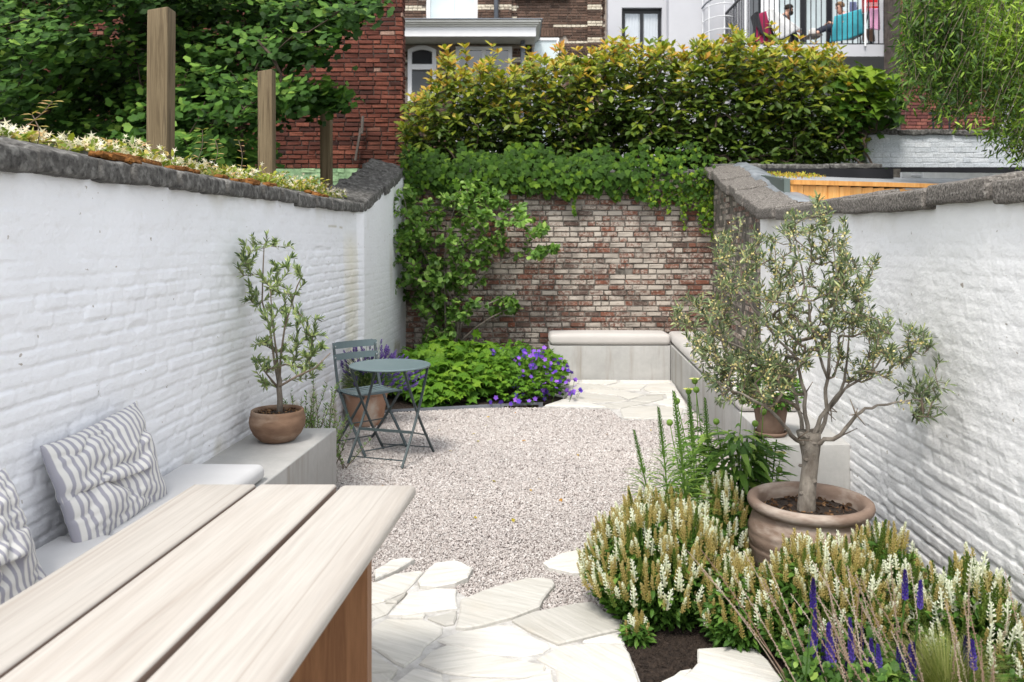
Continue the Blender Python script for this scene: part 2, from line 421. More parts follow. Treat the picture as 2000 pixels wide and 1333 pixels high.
def _stripe():
    m, nt, b = newmat('striped_ticking'); uv = nt.nodes.new('ShaderNodeTexCoord'); sp = nt.nodes.new('ShaderNodeSeparateXYZ'); nt.links.new(uv.outputs['UV'], sp.inputs[0])
    f = math_(nt, 'FRACT', math_(nt, 'MULTIPLY', sp.outputs[0], 17.0)); k = ramp(nt, f, [(0, 1.), (.36, 1.), (.44, 0.), (.93, 0.), (1, 1.)])
    f2 = math_(nt, 'FRACT', math_(nt, 'ADD', math_(nt, 'MULTIPLY', sp.outputs[0], 25.0), .36)); k2 = ramp(nt, f2, [(0, .35), (.07, .35), (.10, 0.), (1, 0.)])
    col = mix(nt, k, (.68, .67, .64), (.35, .345, .39))
    nt.links.new(col, b.inputs['Base Color']); b.inputs['Roughness'].default_value = .95; b.inputs['Specular IOR Level'].default_value = .1
    bump(nt, b, noise(nt, pos(nt), 300, 3), .2, .001); return m
M['stripe'] = _stripe()
def _wood(name, cols, sc=(1.2, 14, 14), rough=.55, rot=0, ns=2.0, crack=None):
    m, nt, b = newmat(name); v0 = pos(nt, (1, 1, 1), rot=(0, 0, rot)); mp = nt.nodes.new('ShaderNodeMapping'); mp.inputs['Scale'].default_value = sc; nt.links.new(v0, mp.inputs[0]); v = mp.outputs[0]
    a = noise(nt, v, ns, 5, .62, 1.2); col = ramp(nt, a, [(i/(len(cols)-1)*.5+.25, c) for i, c in enumerate(cols)])
    fine = noise(nt, v, ns*7, 3, .7); col = mix(nt, 1.0, col, ramp(nt, fine, [(.3, .88), (.7, 1.05)]), 'MULTIPLY')
    at = attr(nt); col = mix(nt, 1.0, col, ramp(nt, at, [(0, .86), (1, 1.1)]), 'MULTIPLY')
    if crack: col = mix(nt, math_(nt, 'LESS_THAN', at, -.2), col, (.24, .175, .14))
    if crack: 
        k = ramp(nt, noise(nt, v, ns*.35, 2, .4, .4), [(.5, 0.), (.505, .55), (.515, .55), (.52, 0.)]); col = mix(nt, k, col, crack)
    nt.links.new(col, b.inputs['Base Color']); b.inputs['Roughness'].default_value = rough; b.inputs['Specular IOR Level'].default_value = .3
    bump(nt, b, fine, .15, .002); return m
M['teak_pale'] = _wood('bleached_teak', [(.35, .31, .27), (.425, .39, .35), (.48, .45, .41), (.41, .375, .335)], (17, .55, 20), .6, rot=.089, ns=.8, crack=(.30, .26, .22))
M['teak_brown'] = _wood('brown_teak', [(.17, .075, .033), (.24, .115, .052), (.30, .15, .07)], (22, 22, 1.2), .6, ns=1.5)
M['post'] = _wood('weathered_post', [(.045, .032, .018), (.11, .08, .044), (.165, .125, .072), (.085, .068, .04)], (18, 18, .8), .85, ns=1.6, crack=(.05, .035, .02))
M['cedar'] = _wood('cedar_board', [(.55, .22, .05), (.75, .36, .10), (.82, .46, .16)], (12, 12, 1.2), .5, ns=1.2)
M['lath'] = _wood('grey_lath', [(.07, .06, .055), (.16, .14, .12)], (16, 16, .9), .9)
M['bark'] = mat_rough('olive_bark', (.12, .10, .082), (.29, .26, .22), 18, .95, 80, 1.0, .008, (1, 1, .45), c3=(.09, .075, .06), s3=16)
M['twig'] = mat_rough('brown_twig', (.10, .075, .055), (.22, .18, .14), 20, .9, 90, .4)
M['twig_dark'] = mat_rough('dark_twig', (.03, .022, .016), (.09, .065, .045), 20, .9, 90, .4)
M['terracotta'] = mat_rough('aged_terracotta', (.155, .105, .08), (.26, .19, .148), 5, .85, 40, .35, .003, (1, 1, 3), c3=(.40, .34, .29), s3=4)
M['terracotta_dark'] = mat_rough('brown_terracotta', (.13, .075, .048), (.25, .155, .10), 7, .8, 50, .35, .003, (1, 1, 2.4), c3=(.30, .22, .16), s3=5)
M['terracotta_pink'] = mat_rough('pink_terracotta', (.30, .16, .10), (.42, .26, .18), 4, .9, 40, .3, .003, c3=(.45, .38, .32), s3=5)
M['terracotta_old'] = mat_rough('mossy_terracotta', (.12, .075, .055), (.22, .15, .11), 6, .9, 50, .4)
M['metal_green'] = mat_rough('grey_green_steel', (.105, .15, .16), (.12, .165, .175), 3, .42, 60, .03, .001, spec=.5)
M['metal_dark'] = mat_rough('dark_grey_steel', (.05, .068, .072), (.06, .08, .085), 3, .45, 60, .03, .001, spec=.5)
M['coping'] = mat_rough('lichen_concrete', (.028, .026, .025), (.15, .145, .135), 34, .95, 90, 1.0, .008, c3=(.24, .235, .22), s3=21, detail=8)
M['coping_r'] = mat_rough('pebbled_concrete', (.020, .017, .015), (.21, .19, .17), 95, .95, 120, 1.0, .006, c3=(.30, .28, .25), s3=75, detail=3)
M['moss'] = mat_rough('rust_moss', (.10, .035, .008), (.30, .13, .03), 30, .95, 120, 1.0, .01)
M['lead'] = mat_rough('lead_flashing', (.12, .135, .15), (.26, .28, .30), 6, .5, 20, .6, .01)
M['roof_felt'] = mat_rough('grey_roof_membrane', (.22, .235, .25), (.34, .35, .36), 3, .7, 30, .2)
M['black_felt'] = mat_rough('black_membrane', (.006, .006, .008), (.014, .014, .017), 3, .6, 30, .2)
M['green_metal'] = mat_rough('grey_green_cladding', (.085, .11, .10), (.115, .14, .13), 2, .55, 30, .1)
M['alu'] = mat_rough('dull_aluminium', (.42, .43, .44), (.58, .58, .58), 8, .4, 40, .1, metal=.3)
M['white_paint'] = mat_rough('white_painted_wood', (.66, .67, .69), (.72, .73, .74), 3, .5, 60, .05)
M['cream_paint'] = mat_rough('cream_painted_wood', (.62, .62, .58), (.72, .72, .69), 3, .6, 60, .05)
M['zinc'] = mat_rough('zinc', (.14, .155, .18), (.24, .255, .28), 4, .5, 30, .1, metal=.3)
M['render_w'] = mat_rough('white_render', (.43, .435, .465), (.49, .495, .52), .8, .85, 90, .15, c3=(.40, .405, .43), s3=.5)
M['dark_frame'] = mat_rough('black_frame', (.008, .009, .012), (.014, .015, .018), 3, .4, 30, .0)
def _glass(name, c=(.3, .36, .40), rough=.05, spec=.8):
    m, nt, b = newmat(name); col = ramp(nt, noise(nt, pos(nt), .8, 2), [(.35, [x*.8 for x in c]), (.65, [x*1.2 for x in c])])
    nt.links.new(col, b.inputs['Base Color']); b.inputs['Roughness'].default_value = rough; b.inputs['Specular IOR Level'].default_value = spec; return m
M['glass_pale'] = _glass('frosted_pane', (.50, .58, .60), .25); M['glass_dark'] = _glass('dark_pane', (.03, .035, .04), .03, .9)
M['glass_mid'] = _glass('grey_pane', (.16, .17, .18), .06, .9)
M['curtain'] = _fabric('pale_curtain', (.50, .54, .58))
M['mortar_dark'] = mat_rough('old_mortar', (.045, .038, .032), (.16, .145, .125), 18, .95, 90, .8, .006, c3=(.26, .24, .21), s3=5)
M['mortar_house'] = mat_rough('house_mortar', (.24, .20, .17), (.38, .33, .28), 5, .95, 60, .3)
M['mortar_red'] = mat_rough('red_wall_mortar', (.045, .035, .03), (.13, .105, .09), 8, .95, 60, .3)
M['brick_back'] = mat_brick('whitewashed_brick', [(0, (.06, .032, .026)), (.3, (.11, .055, .043)), (.55, (.16, .065, .046)), (.75, (.15, .085, .062)), (.92, (.21, .08, .05)), (1, (.12, .08, .065))],
    wash=(.40, .355, .305), washamt=.50, dirt=(.06, .045, .038), dirtscale=2.6)
M['brick_red'] = mat_brick('red_brick', [(0, (.035, .016, .014)), (.3, (.08, .028, .02)), (.6, (.14, .045, .03)), (.85, (.20, .07, .045)), (.95, (.19, .085, .06)), (1, (.28, .18, .14))], dirt=(.024, .016, .014), dirtscale=1.1)
M['brick_house'] = mat_brick('brown_brick', [(0, (.06, .04, .032)), (.3, (.11, .07, .052)), (.62, (.16, .10, .075)), (.70, (.20, .14, .11)), (.74, (.55, .49, .39)), (1, (.68, .62, .50))], grain=20)
M['brick_far'] = mat_brick('dark_red_brick', [(0, (.07, .03, .03)), (.5, (.17, .06, .05)), (1, (.26, .10, .075))], grain=20)
M['brick_green'] = mat_brick('green_painted_brick', [(0, (.22, .36, .20)), (1, (.34, .50, .28))], grain=12)
M['brick_white'] = mat_brick('white_painted_brick', [(0, (.58, .62, .66)), (1, (.70, .73, .76))], grain=70)

M['olive_leaf'] = mat_leaf('olive_leaf', [(0, (.022, .034, .018)), (.45, (.075, .105, .045)), (.75, (.14, .175, .08)), (1, (.27, .29, .13))], .45, .2, .4)
M['olive_bud'] = mat_leaf('olive_bud', [(0, (.42, .36, .13)), (.5, (.58, .48, .20)), (1, (.68, .60, .34))], .8, .2)
M['olive_small'] = mat_leaf('olive_leaf_pale', [(0, (.04, .07, .03)), (.45, (.10, .145, .06)), (.75, (.19, .245, .095)), (1, (.32, .36, .15))], .45, .25, .4)
M['ginkgo'] = mat_leaf('ginkgo_leaf', [(0, (.010, .028, .005)), (.45, (.032, .080, .011)), (.75, (.07, .135, .020)), (1, (.13, .20, .034))], .6, .25, .18)
M['photinia'] = mat_leaf('photinia_leaf', [(0, (.020, .040, .008)), (.35, (.052, .092, .013)), (.52, (.12, .165, .017)), (.70, (.25, .27, .026)), (.87, (.40, .26, .035)), (1, (.36, .15, .03))], .45, .3, .3, nvar=.25)
M['ivy'] = mat_leaf('ivy_leaf', [(0, (.014, .036, .005)), (.5, (.040, .098, .009)), (.8, (.105, .19, .014)), (1, (.21, .30, .022))], .6, .25, .14)
M['shrub'] = mat_leaf('shrub_leaf', [(0, (.025, .055, .010)), (.5, (.065, .13, .022)), (.8, (.14, .23, .045)), (1, (.24, .33, .09))], .45, .3, .3)
M['geranium'] = mat_leaf('geranium_leaf', [(0, (.012, .04, .005)), (.35, (.035, .10, .010)), (.7, (.085, .19, .016)), (1, (.17, .29, .025))], .55, .3, .2)
M['purple'] = mat_leaf('purple_petal', [(0, (.05, .02, .20)), (.5, (.13, .06, .50)), (1, (.36, .15, .70))], .7, .3, .1)
M['lavender'] = mat_leaf('lavender_flower', [(0, (.03, .02, .08)), (.5, (.09, .05, .24)), (1, (.20, .13, .40))], .8, .2, .1)
M['willow'] = mat_leaf('willow_leaf', [(0, (.014, .034, .007)), (.4, (.055, .11, .016)), (.7, (.17, .26, .032)), (1, (.32, .42, .06))], .45, .35, .3)
M['jasmine'] = mat_leaf('jasmine_leaf', [(0, (.05, .09, .015)), (.4, (.14, .19, .025)), (.75, (.30, .29, .04)), (1, (.38, .22, .12))], .4, .3, .3)
M['jasmine_fl'] = mat_leaf('jasmine_flower', [(0, (.62, .48, .30)), (.5, (.74, .67, .52)), (1, (.80, .77, .68))], .7, .3, .1)
M['herb'] = mat_leaf('perennial_leaf', [(0, (.015, .04, .007)), (.5, (.045, .10, .016)), (.8, (.10, .18, .03)), (1, (.20, .28, .06))], .5, .3, .25)
M['spike'] = mat_leaf('spike_flower', [(0, (.06, .11, .018)), (.2, (.19, .24, .05)), (.35, (.33, .31, .08)), (.5, (.43, .33, .12)), (.62, (.48, .42, .19)), (.72, (.74, .75, .62)), (1, (.84, .84, .78))], .8, .3, .1, nvar=.05)
M['salvia'] = mat_leaf('salvia_flower', [(0, (.03, .018, .09)), (.5, (.065, .04, .28)), (1, (.18, .12, .50))], .8, .25, .1)
M['dry'] = mat_leaf('dry_stalk', [(0, (.18, .11, .08)), (.5, (.33, .23, .17)), (1, (.52, .44, .36))], .9, .1, .1)
M['grass'] = mat_leaf('grass_blade', [(0, (.10, .16, .03)), (.5, (.26, .30, .08)), (1, (.46, .44, .20))], .6, .3, .2)
M['yellow_fl'] = mat_leaf('yellow_flower', [(0, (.35, .45, .06)), (.5, (.62, .62, .14)), (1, (.78, .74, .36))], .8, .3, .1)
M['succulent'] = mat_leaf('round_green_leaf', [(0, (.05, .12, .02)), (.5, (.12, .26, .04)), (1, (.26, .42, .08))], .5, .3, .3)
# ------------------------------------------------------------------ bricks
def brick_tmpls(n=6, cham=.09, jit=.05, seed=3):
    out = []
    for s in range(n):
        r = random.Random(seed*100+s); j = lambda k=1.: r.uniform(-jit, jit)*k
        B = [(x+0, -1., z) for x, z in ((-.5, -.5), (.5, -.5), (.5, .5), (-.5, .5))]
        Mi = [(x+j(.25), -.25, z+j()) for x, z in ((-.5, -.5), (.5, -.5), (.5, .5), (-.5, .5))]
        Fr = [(x*(1-cham*.55)+j(.25), j(2.), z*(1-cham*2.2)+j()) for x, z in ((-.5, -.5), (.5, -.5), (.5, .5), (-.5, .5))]
        f = [(8, 9, 10, 11)]
        for i in range(4):
            k = (i+1) % 4; f += [(i, k, k+4, i+4), (i+4, k+4, k+8, i+8)]
        out.append((B+Mi+Fr, f))
    return out
BT = brick_tmpls(8, .12, .085); BTS = brick_tmpls(4, .04, .02, 5)
def brickwork(parent, org, ud, nrm, u0, u1, zb, zt, L, h, gap, depth, mat, nparts=300, mask=None, tonef=None, tm=BT, stuff='brickwork', seed=0, head=.35, proudj=.25, part='brick', drop=0.):
    r = np.random.default_rng(seed); ud = np.array(ud, float); ud /= np.linalg.norm(ud); nrm = np.array(nrm, float); nrm /= np.linalg.norm(nrm); org = np.array(org, float)
    Ms = []; tn = []; idx = []; z = zb; row = 0
    ztf = zt if callable(zt) else (lambda u: zt)
    zmax = max(ztf(u0), ztf(u1), ztf((u0+u1)/2))
    while z+h <= zmax+1e-6:
        u = u0-(.5*L if row % 2 else 0)-r.uniform(0, .12)*L; pat = r.random()
        while u < u1:
            l = L*.48 if r.random() < head else L*r.uniform(.93, 1.04)
            a, b = max(u, u0), min(u+l, u1); u += l+gap
            if b-a < L*.14: continue
            uc, zc = (a+b)/2, z+h/2
            if zc > ztf(uc)-h*.4: continue
            if mask and mask(uc, zc, (b-a)/2, h/2): continue
            if drop and r.random() < drop: continue
            P = org+ud*uc+np.array([0, 0, 1.])*zc+nrm*depth*proudj*r.uniform(-1, 1)
            m = np.eye(4); m[:3, 0] = ud*(b-a); m[:3, 1] = nrm*depth; m[:3, 2] = np.array([0, 0, h*r.uniform(.96, 1.02)])
            an = r.normal()*.006; m[:3, 0] += np.array([0, 0, an])*(b-a); m[:3, 3] = P
            Ms.append(m); tn.append(tonef(uc, zc, row, r) if tonef else r.random()); idx.append(r.integers(len(tm)))
        z += h+gap; row += 1
    if Ms: scatter(parent, part, tm, np.array(idx), np.array(Ms), np.array(tn), mat, nparts, stuff, levels=9)

# ------------------------------------------------------------------ ground
g = MB(); g.box(-90, 90, -60, 150, -.4, -.03); o = g.build('ground', M['earth']); tag(o, 'dark earth and turf ground around the walled gardens', kind='structure')

# ------------------------------------------------------------------ painted garden walls
def white_mat(name, tint):
    m, nt, b = newmat(name); v = pos(nt)
    col = mix(nt, ramp(nt, noise(nt, v, 1.3, 5), [(.35, 0.), (.7, 1.)]), tint, [x*.95 for x in tint])
    col = mix(nt, ramp(nt, noise(nt, v, 9, 5, .7), [(.58, 0.), (.74, .30)]), col, (.55, .53, .49))
    chip = noise(nt, v, 26, 2, .5, .4); col = mix(nt, ramp(nt, chip, [(.735, 0.), (.755, .8)]), col, (.30, .25, .20))
    col = mix(nt, attr(nt, 'tone'), col, (.42, .38, .27))
    col = mix(nt, attr(nt, 'cream'), col, (.80, .74, .56))
    nt.links.new(col, b.inputs['Base Color']); b.inputs['Roughness'].default_value = .55; b.inputs['Specular IOR Level'].default_value = .35
    h = math_(nt, 'ADD', noise(nt, v, 22, 5, .65), math_(nt, 'MULTIPLY', noise(nt, pos(nt, (1, .35, 1)), 90, 3), .25))
    bump(nt, b, h, .65, .010); return m
M['white_l'] = white_mat('white_lime_paint_left', (.84, .85, .88)); M['white_r'] = white_mat('white_lime_paint_right', (.85, .85, .85))

def painted_wall(parent, side, Y0, Y1, zlow, top, amp, seed, mat, nparts=300, plaster=None):
    ch, bl = .0646, .205; nu, nv = 13, 8; du, dv = bl/nu, ch/nv
    U = np.arange(Y0, Y1+du, du); Z = np.arange(zlow, max(top(Y0), top(Y1))+dv, dv); uu, zz = np.meshgrid(U, Z)
    row = np.floor(zz/ch).astype(int); sh = (row % 2)*.5*bl+vnoise(row*1.7, row*0+.5, seed)*.05
    wob = (fbm(uu*1.1, zz*1.3, seed+5, 2)-.5)*.014+(fbm(uu*5.5, zz*6, seed+6, 2)-.5)*.007
    fv = (zz+wob)/ch; rowf = np.floor(fv); fv = fv-rowf; fu = (uu+(rowf % 2)*.5*bl+vnoise(rowf*1.7, rowf*0+.5, seed)*.05)/bl; br = np.floor(fu); fu = fu-br
    rag = (vnoise(uu*31, zz*13, seed+71)-.5)*.10
    prof = 1-np.clip(np.abs(2*fv-1+rag)-.66, 0, 1)**1.15*3.4*np.clip(fbm(uu*3.3, zz*11, seed+73, 3)*1.7-.15, .2, 1.2)-.85*np.abs(2*fu-1)**9*np.clip(vnoise(uu*4, zz*14, seed+75)*2-.4, 0, 1)
    ba = .55+.9*vnoise(br*3.3, rowf*2.1, seed+9)                    # how proud each brick is
    am = amp(uu, zz)*(.35+1.0*fbm(uu*.9, zz*1.6, seed+3, 3))
    hgt = am*prof*ba+.011*(fbm(uu*1.6, zz*2.1, seed+21, 4)-.5)+.008*(fbm(uu*8, zz*18, seed+31, 4)-.5)+.03*(fbm(uu*.45, zz*.6, seed+41, 2)-.5)
    holes = vnoise(uu*3.1, zz*9.7, seed+55); hgt = hgt-np.clip(holes-.93, 0, 1)*.22*(amp(uu, zz) > .004)
    if plaster is not None:
        p = np.clip((uu-plaster)/.12, 0, 1); hgt = hgt*(1-p*.75)+.045*p
    tp = np.vectorize(top)(uu)
    X = np.vectorize(lx if side < 0 else rx)(U)[None, :]+(-side)*hgt
    V = np.stack([X, uu, zz], -1); nz, ny = uu.shape
    tone = np.clip((fbm(uu*2.5, zz*2.5, seed+61, 4)-.52)*2, 0, 1)*np.clip(1-(tp-zz)/.16, 0, 1)*1.0+np.clip((fbm(uu*5, zz*5, seed+62, 3)-.55)*3, 0, .8)*np.clip(1-(zz-(.42 if side < 0 else .0))/.12, 0, 1)
    cream = np.zeros_like(uu)
    if side < 0:
        cream = np.clip(1-np.abs(uu-7.78)/.30, 0, 1)**.5*np.clip((1.75-zz)/.2, 0, 1)*.55*(uu < 8.02)*(uu > 7.5)
        drip = np.clip((fbm(uu*3.2, zz*.6, 77, 3)-.50)*4, 0, 1)*(uu > 8.2)*np.clip((1.75-zz)/.5, 0, 1)*.75; tone = np.maximum(tone, drip)
        scar = np.clip(1-np.abs(zz-1.70-.05*np.sin((uu-6.4)*2))/.014, 0, 1)*(uu > 6.6)*(uu < 7.5)*(vnoise(uu*9, zz*0, 3) > .35)*.8; tone = np.maximum(tone, scar)
    tone = np.clip(tone, 0, 1)
    keep = (zz[:-1, :-1]+dv < tp[:-1, :-1]+.03)
    ci = (rowf[:-1, :-1]*1000+br[:-1, :-1]).astype(int)
    # the bricks that show largest become pieces of their own
    cy, cz = uu[:-1, :-1], zz[:-1, :-1]; cx = np.abs(V[:-1, :-1, 0]); px = CX+side*cx/cy*F; py = HY-(cz-H)/cy*F
    vis = keep & (px > 5) & (px < 1995) & (py > 0) & (py < 1333) & (cz > (.46 if side < 0 else .05)) & (cz < tp[:-1, :-1]-.06)
    if plaster: vis &= cy < plaster-.2
    ids, cnts = np.unique(ci[vis], return_counts=True); full = ids[cnts > nu*nv*.8]
    ymean = {i: 0 for i in full}; ysum = {}; 
    fl = ci.ravel(); yy = cy.ravel(); srt = np.argsort(fl, kind='stable'); fs = fl[srt]
    first = np.searchsorted(fs, full); last = np.searchsorted(fs, full, side='right')
    order = np.argsort([yy[srt[a]] for a in first])[:nparts]
    vid = np.arange(nz*ny).reshape(nz, ny)
    q = np.stack([vid[:-1, :-1], vid[:-1, 1:], vid[1:, 1:], vid[1:, :-1]], -1).reshape(-1, 4)
    if side > 0: q = q[:, ::-1]
    q = q[:, ::-1] if False else q
    Vf = V.reshape(-1, 3); tf = tone.ravel(); cf = cream.ravel(); kf = keep.ravel(); used = np.zeros(len(fl), bool)
    # smooth normals shared across pieces so that the joints stay in the mortar
    def mk(name, cells, kind=None):
        qq = q[cells]; un, inv = np.unique(qq.ravel(), return_inverse=True)
        me = mesh_np(name, Vf[un], inv, np.arange(len(cells))*4, np.full(len(cells), 4), mat, tf[un], True)
        a = me.attributes.new('cream', 'FLOAT', 'POINT'); a.data.foreach_set('value', cf[un].astype(np.float32))
        me.normals_split_custom_set_from_vertices([tuple(n) for n in NR[un]])
        o = bpy.data.objects.new(name, me); put(o, parent)
        if kind: o['kind'] = kind
    dU = np.gradient(V, axis=1); dZ = np.gradient(V, axis=0); NN = np.cross(dU, dZ)
    if side < 0: NN = NN
    NN /= np.linalg.norm(NN, axis=2, keepdims=True)
    s = np.sign(NN[..., 0:1]); NN = np.where((s > 0) == (side < 0), NN, -NN); NR = NN.reshape(-1, 3)
    for k in order:
        cells = srt[first[k]:last[k]]; cells = cells[kf[cells]]; used[cells] = True; mk('brick', cells)
    mk('painted_brickwork', np.where(kf & ~used)[0], 'stuff')

def coping(parent, pts, across, width, front_h, rise, lens, mat, seed=0, name='coping_stone', gap=.020, r0=.014, amp=.012):
    """pts: polyline of the front lower edge; across: unit vector away from the garden"""
    r = random.Random(seed); P = [Vector(p) for p in pts]; across = Vector(across)
    for a, b in zip(P[:-1], P[1:]):
        d = b-a; T = d.length; d = d.normalized(); s = 0
        while s < T-.02:
            l = min(r.uniform(*lens), T-s)
            if T-s-l < .12: l = T-s
            jz, ja = r.uniform(-.012, .010), r.uniform(-.020, .012); sd_ = r.random()*100
            base = a+d*(s+l/2); hw = width/2; hh = front_h/2
            def fn(V, sd_=sd_, l=l):
                n1 = fbm(V[:, 0]*7+sd_, V[:, 1]*8+V[:, 2]*7, 11, 3)-.5; n2 = fbm(V[:, 0]*17+sd_+V[:, 2]*9, V[:, 2]*17+V[:, 1]*17, 5, 2)-.5
                W = V.copy(); W[:, 2] += (n1*amp*1.6+n2*amp*.8); W[:, 1] += n1*amp*1.0+(fbm(V[:, 0]*12+sd_, V[:, 2]*30, 8, 2)-.5)*amp*.6
                return W
            V, Fc = rbox((0, 0, 0), ((l-gap)/2, hw, hh), r0, 2, (max(6, int(l/.018)), 10, 4), fn)
            up = Vector((0, 0, 1)); tk = r.uniform(.96, 1.03); ri = rise*r.uniform(.9, 1.1)
            W = []
            for v in V:
                t = (v[1]+hw)/width
                W.append(base+d*v[0]+across*(v[1]+hw+ja)+up*((v[2]+hh)*tk+jz+(ri*t*(v[2]+hh)/front_h)))
            if d.cross(across).z < 0: Fc = [tuple(reversed(f)) for f in Fc]
            mb = MB(); mb.add(W, Fc); mb.build(name, mat, parent, smooth=True); s += l

topL = lambda y: 1.90 if y < 8.15 else 1.90+(y-8.15)/2.1*.52
topR = lambda y: 1.80 if y < 7.24 else 1.80+(y-7.24)/3.01*.62
WL = thing('garden_wall', (lx(4), 4, 0), 'left white-painted brick garden wall behind the bench with striped pillows', 'wall')
painted_wall(WL, -1, 1.1, 10.24, 0, topL, lambda u, z: .0115*np.clip((1.72-z)/.4, .2, 1)*np.ones_like(u), 4, M['white_l'], plaster=8.0)
b = MB()
for y0, y1 in ((1.0, 8.15), (8.15, 10.24)):
    x0, x1 = lx(y0)-.03, lx(y1)-.03
    b.hexa([(x0-.22, y0, -.1), (x0, y0, -.1), (x1, y1, -.1), (x1-.22, y1, -.1)], [(x0-.22, y0, topL(y0)), (x0, y0, topL(y0)-.01), (x1, y1, topL(y1)-.01), (x1-.22, y1, topL(y1))])
b.build('wall_core', M['white_l'], WL)
coping(WL, [(lx(1.0)+.055, 1.0, 1.875), (lx(8.12)+.055, 8.12, 1.895)], (-1, 0, 0), .34, .085, .075, (.24, .46), M['coping'], 1, amp=.008, gap=.030)
coping(WL, [(lx(8.12)+.05, 8.12, 1.895), (lx(10.3)+.05, 10.3, 2.42)], (-1, 0, 0), .42, .10, .10, (.22, .34), M['coping'], 2, amp=.011)
mb = MB()
for i in range(26):                                             # cushions of rust-coloured moss
    y = random.choice([3.9, 4.5, 5.1, 5.8, 6.8])+random.uniform(-.25, .25); x = lx(y)-random.uniform(-.01, .12)
    V, Fc = rbox((x, y, 1.985+(.1*(lx(y)-x)/.3)), (.03, random.uniform(.04, .10), .014), .013, 2, (2, 3, 1)); mb.add([(v[0]+random.uniform(-.004, .004), v[1], v[2]+random.uniform(-.004, .006)) for v in V], Fc)
mb.build('moss', M['moss'], WL, kind='stuff', smooth=True)

WR = thing('garden_wall', (rx(4), 4, 0), 'right white-painted brick garden wall behind the large potted olive tree', 'wall')
painted_wall(WR, 1, 1.1, 7.32, 0, topR, lambda u, z: .0130*np.clip((1.15-z)/.9, .16, 1)*np.clip((6.5-u)/2, .5, 1), 15, M['white_r'])
b = MB()
for y0, y1 in ((1.0, 5.04), (5.04, 7.24)):
    x0, x1 = rx(y0)+.03, rx(y1)+.03
    b.hexa([(x0, y0, -.1), (x0+.22, y0, -.1), (x1+.22, y1, -.1), (x1, y1, -.1)], [(x0, y0, topR(y0)), (x0+.22, y0, topR(y0)), (x1+.22, y1, topR(y1)), (x1, y1, topR(y1))])
b.build('wall_core', M['white_r'], WR)
coping(WR, [(rx(1.0)-.055, 1.0, 1.775), (rx(5.04)-.055, 5.04, 1.79), (rx(7.2)-.055, 7.2, 1.80)], (1, 0, 0), .36, .088, .050, (.38, .62), M['coping_r'], 3, amp=.006)

WS = thing('garden_wall', (rx(9), 9, 0), 'bare patchy brick wall section stepping up to the rear right corner', 'wall')
coping(WS, [(rx(7.2)-.05, 7.2, 1.80), (rx(10.32)-.05, 10.32, 2.43)], (1, 0, 0), .34, .10, .05, (.34, .46), M['coping_r'], 5, amp=.014)
y0, y1 = 7.30, 10.24; x0, x1 = rx(y0)+.02, rx(y1)+.02
b = MB(); b.hexa([(x0, y0, -.1), (x0+.22, y0, -.1), (x1+.22, y1, -.1), (x1, y1, -.1)], [(x0, y0, topR(y0)), (x0+.22, y0, topR(y0)), (x1+.22, y1, topR(y1)), (x1, y1, topR(y1))]); b.build('mortar', M['mortar_dark'], WS)
ud = Vector((x1-x0, y1-y0, 0)).normalized(); nr = Vector((-ud.y, ud.x, 0))
brickwork(WS, (x0, y0, 0), ud, nr, 0, 2.95, 0, lambda u: topR(y0+u)-.01, .175, .052, .012, .018, M['brick_back'], 300, seed=5, tonef=lambda u, z, row, r: min(1, max(0, r.normal(.35, .25))))
strip = MB(); n = 24
for i in range(n+1):
    y = 7.3+(10.6-7.3)*i/n; zt = topR(min(y, 10.25))+.16
    for k, (dx, dz) in enumerate(((.24, .0), (.33, .035), (.45, .03), (.60, -.03))):
        strip.v.append((rx(y)+dx+random.uniform(-.008, .008), y, zt+dz+random.uniform(-.012, .012)-.035))
for i in range(n):
    for k in range(3): a = i*4+k; strip.f.append((a, a+1, a+5, a+4))
o = strip.build('flashing', M['lead'], WS, smooth=True); sm = o.modifiers.new('thickness', 'SOLIDIFY'); sm.thickness = .004

# back wall
BWY = 10.25; WB = thing('garden_wall', (.5, BWY, 0), 'weathered whitewashed brick rear wall under the ivy and hedge', 'wall')
b = MB(); b.box(-1.75, 4.75, BWY+.012, BWY+.26, -.1, 2.40); b.build('mortar', M['mortar_dark'], WB)
def back_tone(u, z, row, r):
    return min(1, max(0, r.uniform(-.05, 1.05)))
brickwork(WB, (-1.36, BWY, 0), (1, 0, 0), (0, -1, 0), 0, 3.80, .0, 2.395, .176, .0505, .014, .024, M['brick_back'], 300, seed=8, tonef=back_tone, head=.3, proudj=.22, drop=.004)
coping(WB, [(-1.5, BWY-.03, 2.40), (2.5, BWY-.03, 2.42)], (0, 1, 0), .34, .06, .04, (.5, .8), M['coping'], 7)
coping(WB, [(2.45, BWY-.02, 2.50), (4.50, BWY-.02, 2.505)], (0, 1, 0), .34, .06, .03, (.5, .8), M['coping'], 9)
b = MB(); b.box(2.5, 4.72, BWY+.015, BWY+.255, 2.401, 2.50); b.build('mortar', M['mortar_dark'], WB)

